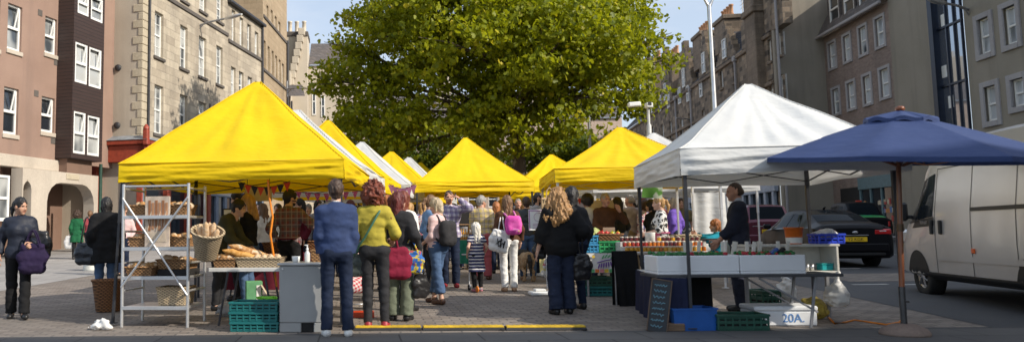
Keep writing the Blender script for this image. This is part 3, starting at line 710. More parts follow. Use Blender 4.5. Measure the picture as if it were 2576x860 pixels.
for (a, b_, zp_) in G_int:
    m_ = (a + b_) / 2; zt_ = zp_ - .5
    mb.add([(a, .5, zE), (m_, .5, zt_), (m_, 4.4, zt_), (a, 4.4, zE)], [[0, 1, 2, 3]]); mb.add([(b_, .5, zE), (m_, .5, zt_), (m_, 4.4, zt_), (b_, 4.4, zE)], [[3, 2, 1, 0]])
rfG = mb.build('roof', stone('blue_slate', (.045, .048, .058), (.085, .085, .095), (.02, .02, .025), .3, .2, (.12, .09, .07), .3, .02), Gs)
for (x, y0, y1, wpx) in ((1833, 45, 100, 26), (1774, 84, 130, 22), (1700, 140, 190, 24), (1655, 150, 190, 18)):
    u, z0 = FG.px(x, y1, .7); z1 = FG.px(x, y0, .7)[1]; hw = abs(FG.px(x - wpx / 2, y1, .7)[0] - u); hw = min(hw, 1.1)
    mb = MB(); mb.box((u - hw, .1, zE + 1), (u + hw, 1.3, z1 - .3), 0, .03); mb.box((u - hw - .12, 0, z1 - .3), (u + hw + .12, 1.4, z1), 0, .04)
    ch = mb.build('chimney', M_BROWNST, rfG)
    for k in range(4): 
        pm = MB(); pm.lathe([(.15, 0), (.17, .08), (.13, .16), (.12, .62), (.16, .66), (.16, .74), (.1, .74), (.1, .6)], 10, (u - hw + .25 + k * (2 * hw - .5) / 3, .7, z1), 0); pm.build('chimney_pot', M_POT, Gs)
mb = MB()
for k in range(7): mb.lathe([(.15, 0), (.13, .6)], 8, (FG.px(1722 + k * 5, 140)[0], 4.6, zE + 5.0), 0)
for r in (FG.px(1722, 120)[0],):
    mb.tube([(r, 4.5, zE + 4), (r, 4.5, zE + 7.5)], .03, 5)
    for k in range(4): mb.tube([(r - .5, 4.5, zE + 7.3 - k * .3), (r + .5, 4.5, zE + 7.3 - k * .3)], .02, 4)
mb.build('rooftop_aerial', M_CPOT, Gs)
for r in wgl: window(Gs, r, 0, M_WHITE, M_REFLWIN, 'plain', .2, .07)
for r in wgh: window(Gs, r, -.19, M_WHITE, M_REFLWIN, 'plain', .16, .08)
mb = MB()
for (x, za, zb_) in ((1971, .5, 15), (1858, .5, 11.9), (1741, .5, 11.9), (1702, .5, 12)):
    u = FG.px(x, 250)[0]; mb = MB(); mb.tube([(u, -.12, za), (u, -.12, zb_)], .075, 8); mb.box((u - .17, -.25, zb_), (u + .17, 0, zb_ + .35), 0, .03); mb.build('downpipe', M_SURR, Gs)
# street level of the row
mb = MB(); mb.add([(uG, -.03, .4), (-.3, -.03, .4), (-.3, -.03, 3.3), (uG, -.03, 3.3)], [[0, 1, 2, 3]]); mb.build('shop_window', M_SHOPGL, Gs)
mb = MB(); u = -.4
M_SHOPB = mat('grey_blue_pilaster', (.33, .38, .46), .5, var=.2)
while u > uG: mb.box((u - .32, -.22, .3), (u, -.04, 3.4), 0, .02); u -= 1.25
mb.box((uG, -.26, 3.3), (-.1, -.02, 3.95), 0, .03); mb.build('shopfront', M_SHOPB, Gs)

# ------------------------------------------------------------------ street lamps and cameras
M_STEEL = mat('brushed_steel', (.62, .62, .62), .35, .85, var=.1); M_GREYM = mat('grey_painted_metal', (.30, .30, .31), .5, .3)
def wall_lamp(label, bx, by, ax, ay, Yb, Ya, r=.035):
    b0 = P(bx, by, Yb); a0 = P(ax, ay, Ya)
    t = thing('wall_lamp', label, 'street lamp', b0, 0, 'street lamps on building walls')
    mb = MB(); d = a0 - b0
    mb.tube([(0, 0, -.55), (0, 0, .55)], r * 1.2, 8); mb.tube([(0, 0, 0), d * .5 + Vector((0, 0, .05)), d], r, 8); mb.tube([(0, 0, -.35), d * .25], r * .7, 6); mb.build('bracket', M_GREYM, t)
    mb = MB(); e = d.normalized(); q = d + e * .35; L = 1.0
    M = Matrix.Translation(q) @ e.to_track_quat('X', 'Z').to_matrix().to_4x4()
    mb.ball((0, 0, 0), (.55, .16, .09), 12, 7, 0, M); mb.build('lamp_head', M_STEEL, t); return t
wall_lamp('grey lamp arm on the sooty tenement wall, high at left', 491, 68, 570, 47, FC.O.y + 5.6, FC.O.y + 5.0, .05)
wall_lamp('small distant lamp arm on the sandstone wall left of the tree', 722, 224, 768, 223, 53, 52, .05)
wall_lamp('dark lamp arm on the grey roughcast wall at top right', 2444, 28, 2372, 8, 29.6, 28.9, .05)
wall_lamp('thin dark lamp arm on the rubble row above the white gazebo', 1944, 218, 1925, 216, 51.0, 50, .05)
wall_lamp('dark lamp arm low on the far rubble facade', 1738, 302, 1715, 299, 60, 59, .05)
# tall forked column
t = thing('street_lamp', 'tall pale steel lamp column with forked top behind the white gazebo', 'street lamp', PZ(1812, 24))
Lh = P(1786, 12, 24).z - zg(24); mb = MB(); mb.tube([(0, 0, 0), (0, 0, 2.2), (0, 0, 2.25), (0, 0, Lh)], [.12, .11, .095, .06], 14); mb.build('column', M_STEEL, t)
for s in (-1, 1):
    mb = MB(); mb.tube([(0, 0, Lh - .1), (s * .12, 0, Lh + .15), (s * .55, 0, Lh + .9)], [.05, .04, .03], 8); o = mb.build('arm', M_STEEL, t)
    mb = MB(); mb.ball((s * .75, 0, Lh + 1.0), (.4, .16, .07)); mb.build('lamp_head', M_STEEL, t)
t = thing('street_lamp', 'slim grey lamp column seen through the leaves right of the trunk', 'street lamp', PZ(1491, 38))
mb = MB(); mb.tube([(0, 0, 0), (0, 0, 6.8)], [.09, .07], 10); mb.build('column', M_STEEL, t); mb = MB(); mb.ball((0, -.3, 6.9), (.14, .5, .08)); mb.build('lamp_head', M_STEEL, t)
# CCTV
t = thing('camera_pole', 'white surveillance camera on a pole above the small white gazebo', 'security camera', PZ(1643, 24))
zt_ = P(1640, 272, 24).z - zg(24)
mb = MB(); mb.tube([(0, 0, 0), (0, 0, zt_ - .55), (0, 0, zt_ - .5), (0, 0, zt_)], [.075, .075, .045, .045], 12); mb.build('pole', mat('pole_grey', (.48, .48, .46), .5), t)
mb = MB(); mb.box((-.07, -.12, zt_), (.12, .12, zt_ + .16), 0, .02); h_ = mb.build('mount', M_WHITE, t)
mb = MB(); mb.box((-.34, -.22, zt_ + .04), (.05, -.06, zt_ + .19), 0, .03, Matrix.Rotation(R(-4), 4, 'Y')); c_ = mb.build('camera_housing', M_WHITE, t)
mb = MB(); mb.box((-.08, -.24, zt_ + .05), (.03, -.2, zt_ + .16), 0, .02); mb.build('lens_hood', M_PIPE, t)

# ------------------------------------------------------------------ trees
def leaf_mat(name, c1, c2, c3):
    mt, t, p = begin(name); g = t.n.new('ShaderNodeNewGeometry'); ob = t.co()
    c = t.ramp(g.outputs['Random Per Island'], [(.0, c1), (.55, c2), (.93, c2), (1, c3)])
    big = t.noise(ob, .6, 3); c = t.mix(t.math('MULTIPLY', t.step(big, .4, .65), .5), c, c1)
    t.set(p.inputs['Base Color'], c); p.inputs['Roughness'].default_value = .5; p.inputs['Specular IOR Level'].default_value = .35
    tr = t.new('ShaderNodeBsdfTranslucent'); t.set(tr.inputs[0], t.mix(.5, c, (.56, .57, .012))); mx = t.n.new('ShaderNodeMixShader'); mx.inputs[0].default_value = .45
    t.l.new(p.outputs[0], mx.inputs[1]); t.l.new(tr.outputs[0], mx.inputs[2]); t.l.new(mx.outputs[0], t.n['Material Output'].inputs[0]); return mt
M_LEAF = leaf_mat('plane_leaf', (.09, .13, .006), (.32, .345, .010), (.68, .54, .04))
M_LEAF2 = leaf_mat('dark_leaf', (.04, .075, .010), (.10, .145, .014), (.26, .22, .03))
def bark():
    mt, t, p = begin('bark'); ob = t.co(scale=(1, 1, .35)); n = t.noise(ob, 5, 6, .7); l = t.noise(t.co(), 2.2, 3)
    c = t.mix(n, (.05, .036, .026), (.17, .13, .095)); c = t.mix(t.step(l, .58, .66), c, (.30, .26, .20)); t.set(p.inputs['Base Color'], c); p.inputs['Roughness'].default_value = .95
    t.set(p.inputs['Normal'], t.bump(n, .8, .06)); return mt
M_BARK = bark()
LEAF = np.array([[0, 0, 0], [.30, .10, .05], [.52, .42, .0], [.30, .52, .06], [.34, .86, .0], [0, 1.12, -.06], [-.34, .86, .0], [-.30, .52, .06], [-.52, .42, 0], [-.30, .10, .05]]) - np.array([0, .5, 0])
def leaves(name, centers, per, spread, size, mt, par, seed=5, up=.5):
    r = np.random.default_rng(seed); n = len(centers) * per
    c = np.repeat(np.array(centers), per, 0) + r.normal(0, 1, (n, 3)) * np.array([spread, spread, spread * .42])
    nrm = r.normal(0, 1, (n, 3)) + np.array([.6, -.42, up]) ; nrm /= np.linalg.norm(nrm, axis=1)[:, None]
    t = r.normal(0, 1, (n, 3)) + np.array([0, 0, -.6]); t -= nrm * np.sum(t * nrm, 1)[:, None]; t /= np.linalg.norm(t, axis=1)[:, None]
    b = np.cross(t, nrm); s = size * r.uniform(.6, 1.25, n)
    k = len(LEAF)
    v = c[:, None, :] + s[:, None, None] * (LEAF[None, :, 0:1] * b[:, None, :] + LEAF[None, :, 1:2] * t[:, None, :] + LEAF[None, :, 2:3] * 1.3 * nrm[:, None, :])
    me = bpy.data.meshes.new(name); me.vertices.add(n * k); me.vertices.foreach_set('co', v.reshape(-1).astype(np.float32))
    # two quads-ish halves per leaf folded along the midrib: [0,1,2,3,4,5] and [0,5,6,7,8,9]
    base = (np.arange(n) * k)[:, None]
    f = np.concatenate([base + np.array([[0, 1, 2, 3, 4, 5]]), base + np.array([[0, 5, 6, 7, 8, 9]])], 1).reshape(-1)
    me.loops.add(n * 12); me.loops.foreach_set('vertex_index', f.astype(np.int32)); me.polygons.add(n * 2)
    me.polygons.foreach_set('loop_start', (np.arange(n * 2) * 6).astype(np.int32)); me.update(calc_edges=True); me.validate()
    me.materials.append(mt); o = bpy.data.objects.new(name, me); COL.objects.link(o); o.parent = par; return o
def clump_points(blobs, n, O, rnd, inner=.35):
    out = []; vol = [b[3] ** 2.3 for b in blobs]; tot = sum(vol)
    for b, v_ in zip(blobs, vol):
        for _ in range(int(n * v_ / tot)):
            while True:
                d = Vector((rnd.gauss(0, 1), rnd.gauss(0, 1), rnd.gauss(0, 1))).normalized()
                if d.z > -.75: break
            rr = b[3] * (inner + (1 - inner) * rnd.random() ** .45)
            out.append((b[0] + d.x * rr - O.x, b[1] + d.y * rr - O.y, b[2] + d.z * rr * .92 - O.z))
    return out
YT = 32.0; SC_T = FPX / YT
TO = PZ(1318, YT)
T1 = thing('plane_tree', 'huge spreading green plane tree in the middle of the square', 'tree', TO)
bl = [(1260, 60, 255, 0), (1000, 110, 150, -1), (1075, -20, 170, 1), (890, 190, 88, 0), (842, 215, 60, .5), (960, 290, 130, -.5), (1100, 290, 160, -1.5), (1250, 310, 150, -2), (1420, 100, 215, 0), (1545, 120, 120, .5), (1630, 110, 52, 0), (1650, 215, 38, 1), (1530, 235, 110, -.5), (1400, 285, 110, -2), (1210, -150, 280, 0), (1430, -90, 190, 0), (900, 70, 42, 0), (1590, 40, 42, 0), (1668, 150, 32, 0), (1680, 95, 20, 0), (800, 195, 26, 0), (870, 40, 22, 0), (835, 110, 26, 0), (1130, 140, 170, -3), (1330, 180, 150, -3.2), (1470, 170, 100, -2.6), (1610, 262, 42, 0), (880, 330, 52, 0), (1000, 380, 60, 0)]
BL = []
for (x, y, r_, dy) in bl:
    p = P(x, y, YT); BL.append((p.x, YT + dy * 1.3, p.z, r_ / SC_T))
pts = clump_points(BL, 1650, TO, random.Random(3))
leaves('crown', pts, 58, .34, .17, M_LEAF, T1, 5)
mb = MB(); top = P(1300, 330, YT); top = top - TO
mb.tube([(0, 0, -.1), (.0, 0, .6), (-.05, 0, 2.0), (top.x * .7, 0, top.z * .75), (top.x, 0, top.z)], [.42, .32, .28, .26, .24], 14)
mb.build('trunk', M_BARK, T1)
rn = random.Random(8); mb = MB()
for b_ in BL:
    e = Vector((b_[0], b_[1], b_[2])) - TO; s_ = Vector((top.x + rn.uniform(-.1, .1), rn.uniform(-.1, .1), top.z - .2 + rn.uniform(0, .4)))
    m1 = s_.lerp(e, .35) + Vector((0, 0, .5)); m2 = s_.lerp(e, .7) + Vector((rn.uniform(-.3, .3), rn.uniform(-.3, .3), .3))
    mb.tube([s_, m1, m2, e], [.13, .09, .06, .03], 7)
    for _ in range(4):
        d = Vector((rn.gauss(0, 1), rn.gauss(0, 1), rn.gauss(0, .8))).normalized() * b_[3] * .8
        mb.tube([m2, m2.lerp(e + d, .5) + Vector((0, 0, .15)), e + d], [.04, .03, .012], 5)
mb.build('limbs', M_BARK, T1)
def small_tree(label, x, Y, blobs, n, per, mt, seed, size=.17):
    O = PZ(x, Y); t = thing('small_tree', label, 'tree', O); s = FPX / Y; B = []
    for (bx, by, r_) in blobs:
        p = P(bx, by, Y); B.append((p.x, Y + random.Random(bx).uniform(-.6, .6), p.z, r_ / s))
    leaves('crown', clump_points(B, n, O, random.Random(seed)), per, .33, size, mt, t, seed)
    mb = MB(); mb.tube([(0, 0, 0), (.05, 0, 1.2), (0, 0, 2.6)], [.14, .11, .07], 8); mb.build('trunk', M_BARK, t)
    rn = random.Random(seed); mb = MB()
    for b_ in B:
        for _ in range(5):
            e = Vector(b_[:3]) - O + Vector((rn.gauss(0, .7), rn.gauss(0, .7), rn.gauss(0, .6))) * b_[3]
            mb.tube([(0, 0, 1.6 + rn.random()), (e.x * .5, e.y * .5, (e.z + 2.4) * .52), e], [.05, .035, .012], 5)
    mb.build('limbs', M_BARK, t)
small_tree('small open crowned tree right of the big trunk', 1398, 41, [(1390, 385, 52), (1455, 365, 46), (1350, 410, 38), (1432, 415, 42), (1490, 400, 30)], 240, 22, M_LEAF2, 21)
small_tree('dense dark tree low behind the left yellow roofs', 1060, 43, [(950, 400, 55), (1030, 395, 66), (1120, 385, 70), (1200, 390, 60), (1255, 420, 45), (1090, 430, 50)], 420, 24, M_LEAF2, 22)
# ------------------------------------------------------------------ signed distance modelling for soft shapes
_NL = np.random.default_rng(4).uniform(-1, 1, (24, 24, 24)).astype(np.float32)
def vnoise(x, y, z):
    xi = np.floor(x).astype(np.int32); yi = np.floor(y).astype(np.int32); zi = np.floor(z).astype(np.int32)
    xf = x - xi; yf = y - yi; zf_ = z - zi
    xf = xf * xf * (3 - 2 * xf); yf = yf * yf * (3 - 2 * yf); zf_ = zf_ * zf_ * (3 - 2 * zf_)
    def L(a, b, c): return _NL[(xi + a) % 24, (yi + b) % 24, (zi + c) % 24]
    x00 = L(0, 0, 0) * (1 - xf) + L(1, 0, 0) * xf; x10 = L(0, 1, 0) * (1 - xf) + L(1, 1, 0) * xf
    x01 = L(0, 0, 1) * (1 - xf) + L(1, 0, 1) * xf; x11 = L(0, 1, 1) * (1 - xf) + L(1, 1, 1) * xf
    return (x00 * (1 - yf) + x10 * yf) * (1 - zf_) + (x01 * (1 - yf) + x11 * yf) * zf_
_E = [((0, 0, 0), (1, 0, 0)), ((0, 1, 0), (1, 1, 0)), ((0, 0, 1), (1, 0, 1)), ((0, 1, 1), (1, 1, 1)), ((0, 0, 0), (0, 1, 0)), ((1, 0, 0), (1, 1, 0)), ((0, 0, 1), (0, 1, 1)), ((1, 0, 1), (1, 1, 1)), ((0, 0, 0), (0, 0, 1)), ((1, 0, 0), (1, 0, 1)), ((0, 1, 0), (0, 1, 1)), ((1, 1, 0), (1, 1, 1))]
def surfnet(F, org, vox):
    nx, ny, nz = F.shape; S = F < 0
    def cn(A, c): return A[c[0]:nx - 1 + c[0], c[1]:ny - 1 + c[1], c[2]:nz - 1 + c[2]]
    cnt = np.zeros((nx - 1, ny - 1, nz - 1), np.int8)
    for c in ((0, 0, 0), (1, 0, 0), (0, 1, 0), (1, 1, 0), (0, 0, 1), (1, 0, 1), (0, 1, 1), (1, 1, 1)): cnt += cn(S, c)
    act = (cnt > 0) & (cnt < 8); I = np.argwhere(act)
    if len(I) == 0: return np.zeros((0, 3)), []
    idm = -np.ones(act.shape, np.int64); idm[act] = np.arange(len(I))
    acc = np.zeros((len(I), 3)); n = np.zeros(len(I))
    for a, b in _E:
        fa = F[I[:, 0] + a[0], I[:, 1] + a[1], I[:, 2] + a[2]]; fb = F[I[:, 0] + b[0], I[:, 1] + b[1], I[:, 2] + b[2]]
        m = (fa < 0) != (fb < 0); t = np.where(m, fa / np.where(m, fa - fb, 1), 0)
        p = np.array(a)[None] + t[:, None] * (np.array(b) - np.array(a))[None]
        acc += p * m[:, None]; n += m
    V = (I + acc / n[:, None]) * vox + np.array(org)
    Q = []
    for ax in range(3):
        o1, o2 = (ax + 1) % 3, (ax + 2) % 3
        sl = [slice(1, -1)] * 3; sl[ax] = slice(0, -1); A = S[tuple(sl)]
        sl2 = list(sl); sl2[ax] = slice(1, None); B = S[tuple(sl2)]
        E = np.argwhere(A != B)
        if len(E) == 0: continue
        inside = A[E[:, 0], E[:, 1], E[:, 2]]
        off = np.ones(3, int); off[ax] = 0; E = E + off
        d1 = np.zeros(3, int); d1[o1] = 1; d2 = np.zeros(3, int); d2[o2] = 1
        q = np.stack([idm[tuple((E - k).T)] for k in (d1 + d2, d2, 0 * d1, d1)], 1)
        q = np.where(inside[:, None], q, q[:, ::-1]); Q.append(q)
    return V, np.concatenate(Q).tolist()
def cap(a, b, ra, rb=None, ky=1.0, flat=False, sub=False, k=None): return ('c', Vector(a), Vector(b), ra, ra if rb is None else rb, ky, flat, sub, k)
def ell(c, r, sub=False, k=None): return ('e', Vector(c), Vector(r), 0, 0, 1, False, sub, k)
def sdf(prims, vox, k=.03, nz=None, cuts=()):
    lo = np.full(3, 1e9); hi = -lo; pad = vox * 3 + k + .01
    bbs = []
    for p in prims:
        if p[0] == 'c':
            r = max(p[3], p[4]); a = np.array(p[1]); b = np.array(p[2]); ll = np.minimum(a, b) - r * max(1, p[5]); hh = np.maximum(a, b) + r * max(1, p[5])
        else: ll = np.array(p[1]) - np.array(p[2]); hh = np.array(p[1]) + np.array(p[2])
        bbs.append((ll, hh))
        if not p[7]: lo = np.minimum(lo, ll); hi = np.maximum(hi, hh)
    lo -= vox * 3; hi += vox * 3; n = np.ceil((hi - lo) / vox).astype(int) + 1
    F = np.full(n, .5, np.float32); ax = [(lo[i] + np.arange(n[i]) * vox).astype(np.float32) for i in range(3)]
    for p, (ll, hh) in zip(prims, bbs):
        i0 = np.maximum(((ll - pad - lo) / vox).astype(int), 0); i1 = np.minimum(((hh + pad - lo) / vox).astype(int) + 2, n)
        if (i1 <= i0).any(): continue
        X = ax[0][i0[0]:i1[0], None, None]; Y = ax[1][None, i0[1]:i1[1], None]; Z = ax[2][None, None, i0[2]:i1[2]]
        if p[0] == 'c':
            a, b, ra, rb, ky = p[1], p[2], p[3], p[4], p[5]
            px, py, pz = X - a.x, Y - a.y, Z - a.z; d = b - a; dd = max(d.dot(d), 1e-9)
            t = (px * d.x + py * d.y + pz * d.z) / dd; tc = np.clip(t, 0, 1)
            D = np.sqrt((px - tc * d.x) ** 2 + ((py - tc * d.y) / ky) ** 2 + (pz - tc * d.z) ** 2) - (ra + (rb - ra) * tc)
            if ky < 1: D = D * (.5 + .5 * ky)
            if p[6]: D = np.maximum(D, (t - 1) * math.sqrt(dd))
        else:
            c, r = p[1], p[2]
            D = (np.sqrt(((X - c.x) / r.x) ** 2 + ((Y - c.y) / r.y) ** 2 + ((Z - c.z) / r.z) ** 2) - 1) * min(r)
        sl = (slice(i0[0], i1[0]), slice(i0[1], i1[1]), slice(i0[2], i1[2])); C = F[sl]; kk = p[8] or k
        if p[7]: D = -D; h = np.clip(.5 - .5 * (C - D) / kk, 0, 1); F[sl] = C * (1 - h) + D * h + kk * h * (1 - h)
        else: h = np.clip(.5 + .5 * (C - D) / kk, 0, 1); F[sl] = C * (1 - h) + D * h - kk * h * (1 - h)
    if nz:
        for amp, fx, fy, fz_, sd in nz:
            F += amp * vnoise(ax[0][:, None, None] * fx + sd + 0 * F, ax[1][None, :, None] * fy + sd * 1.7 + 0 * F, ax[2][None, None, :] * fz_ + sd * .6 + 0 * F)
    for (nx_, ny_, nz_, d) in cuts:
        F = np.maximum(F, ax[0][:, None, None] * nx_ + ax[1][None, :, None] * ny_ + ax[2][None, None, :] * nz_ - d)
    F[0], F[-1] = .5, .5; F[:, 0], F[:, -1] = .5, .5; F[:, :, 0], F[:, :, -1] = .5, .5
    return surfnet(F, lo, vox)
def mesh_obj(name, V, Fc, mats, par=None, mi=None, smooth=True):
    me = bpy.data.meshes.new(name); me.from_pydata(V.tolist() if hasattr(V, 'tolist') else V, [], Fc)
    for m in (mats if isinstance(mats, (list, tuple)) else [mats]): me.materials.append(m)
    me.polygons.foreach_set('use_smooth', [smooth] * len(Fc))
    if mi is not None: me.polygons.foreach_set('material_index', mi)
    me.update(); o = bpy.data.objects.new(name, me); COL.objects.link(o)
    if par is not None: o.parent = par
    return o
def soft(name, prims, vox, m, par=None, k=.03, nz=None, cuts=()):
    V, Fc = sdf(prims, vox, k, nz, cuts); return mesh_obj(name, V, Fc, m, par)

# ---- head template (face towards +y, centre of skull at origin)
def head_template(vox):
    pr = [ell((0, -.008, .028), (.077, .097, .092)), cap((0, .03, -.055), (0, .048, -.085), .052, .036), cap((0, .02, -.02), (0, .05, -.03), .066, .055),
          cap((-.045, .05, -.025), (-.03, .06, -.06), .022), cap((.045, .05, -.025), (.03, .06, -.06), .022),
          cap((-.035, .075, .022), (.035, .075, .022), .013),
          cap((0, .084, .012), (0, .105, -.026), .009, .014, k=.012), ell((0, .072, -.098), (.02, .02, .016)),
          cap((-.018, .083, -.056), (.018, .083, -.056), .008, k=.008), cap((-.016, .082, -.068), (.016, .082, -.068), .008, k=.008),
          ell((-.03, .096, .003), (.017, .014, .011), True, .012), ell((.03, .096, .003), (.017, .014, .011), True, .012),
          ell((-.079, -.006, -.012), (.010, .021, .032), k=.01), ell((.079, -.006, -.012), (.010, .021, .032), k=.01),
          cap((0, -.02, -.06), (0, -.03, -.16), .052, .056)]
    V, Fc = sdf(pr, vox, .022)
    C = np.array([V[f].mean(0) for f in Fc]); mi = np.zeros(len(Fc), int)
    x, y, z = C.T; ax_ = np.abs(x)
    mi[(np.abs(z - .0245) < .006) & (ax_ > .014) & (ax_ < .048) & (y > .06)] = 3
    mi[(np.abs(z + .062) < .011) & (ax_ < .024) & (y > .07)] = 2
    eyes = []
    for s in (-1, 1):
        m = MB(); m.ball((s * .03, .074, .003), .0125, 10, 8)
        b = len(V); vv = np.array(m.v); V = np.concatenate([V, vv]); 
        for f in m.f:
            cc = vv[f].mean(0); Fc.append([i + b for i in f]); e = (cc - np.array([s * .03, .074, .003])) / .0125
            mi = np.append(mi, 4 if (e[1] > .72) else 1)
    beard = (z < -.03) & (y > .0) & (np.abs(z + .062) > .012) & ~((z > -.045) & (ax_ < .03))
    return V, Fc, mi, beard
HEAD_HI = head_template(.0055); HEAD_LO = head_template(.010)
# ---- hand template: wrist at origin, fingers towards +y, palm facing -z, thumb on -x (a right hand seen from the back)
def hand_template(curl, vox):
    pr = [cap((-.022, .02, 0), (-.028, .085, -.004), .014, .013), cap((0, .02, .002), (0, .09, 0), .015, .013), cap((.022, .02, 0), (.028, .082, -.003), .014, .012), cap((0, -.03, 0), (0, .02, 0), .024, .024, k=.02)]
    for i, (x, L, r_) in enumerate(((-.029, .070, .0088), (-.010, .080, .0092), (.010, .074, .0088), (.028, .058, .0078))):
        p = Vector((x, .088 if i in (1, 2) else .083, -.002)); ang = curl * .55; 
        for s, f in ((.45, 1), (.32, 1.1), (.23, .8)):
            q = p + Vector((x * .12, math.cos(ang), -math.sin(ang))) * (L * s); pr.append(cap(p, q, r_, r_ * .9, k=.004)); p = q; ang += curl * f; r_ *= .9
    a = Vector((-.024, .022, -.006)); b = a + Vector((-.030, .030, -.012)); c = b + Vector((-.010, .028, -.010 - .01 * curl)); d = c + Vector((.002 + .012 * curl, .022, -.004 - .008 * curl))
    pr += [cap(a, b, .014, .0115, k=.01), cap(b, c, .011, .0095, k=.004), cap(c, d, .0095, .008, k=.004)]
    return sdf(pr, vox, .009)
HAND_HI = {False: hand_template(.38, .0042), True: hand_template(1.25, .0042)}
HAND_LO = {False: hand_template(.38, .0075), True: hand_template(1.25, .0075)}

# ------------------------------------------------------------------ people
def skin(name, c): 
    return mat(name, c, .5, var=.1, scale=20, spec=.4)
SK = {'fair': skin('skin_fair', (.60, .36, .26)), 'tan': skin('skin_tan', (.48, .27, .18)), 'ruddy': skin('skin_ruddy', (.56, .30, .21)), 'dark': skin('skin_brown', (.30, .16, .10))}
M_SCL = mat('eye_white', (.7, .68, .64), .3); M_IRIS = mat('eye_dark', (.03, .02, .015), .2); M_LIP = mat('lips', (.38, .15, .12), .45)
def hairm(name, c): return mat(name, c, .55, var=.35, scale=18, bump=.5, bscale=90, stretch=(1, 1, .25), spec=.5)
HAIR = {'black': hairm('hair_black', (.012, .010, .010)), 'brown': hairm('hair_brown', (.055, .030, .018)), 'lbrown': hairm('hair_light_brown', (.16, .085, .04)), 'blond': hairm('hair_blond', (.42, .24, .09)),
        'white': hairm('hair_white', (.62, .58, .50)), 'grey': hairm('hair_grey', (.30, .28, .26)), 'red': hairm('hair_red', (.16, .035, .015)), 'ginger': hairm('hair_ginger', (.36, .13, .04)), 'fairgrey': hairm('hair_fair_grey', (.45, .36, .24)), 'gold': hairm('hair_gold', (.34, .185, .07)), 'darkred': hairm('hair_dark_red', (.10, .015, .012))}
def cloth(name, c, rough=.85, var=.2, bump=.28, bs=24, **k): return mat('cloth_' + name, c, rough, var=var, scale=9, bump=bump, bscale=bs, spec=.25, bdist=.014, **k)
def ik(S, W, a, b, hint):
    d = W - S; L = min(d.length, (a + b) * .999); d = d.normalized(); x = (a * a - b * b + L * L) / (2 * L); h = math.sqrt(max(a * a - x * x, 0))
    n = hint - d * hint.dot(d); n = n.normalized() if n.length > 1e-6 else Vector((0, 1, 0))
    return S + d * x + n * h, S + d * L
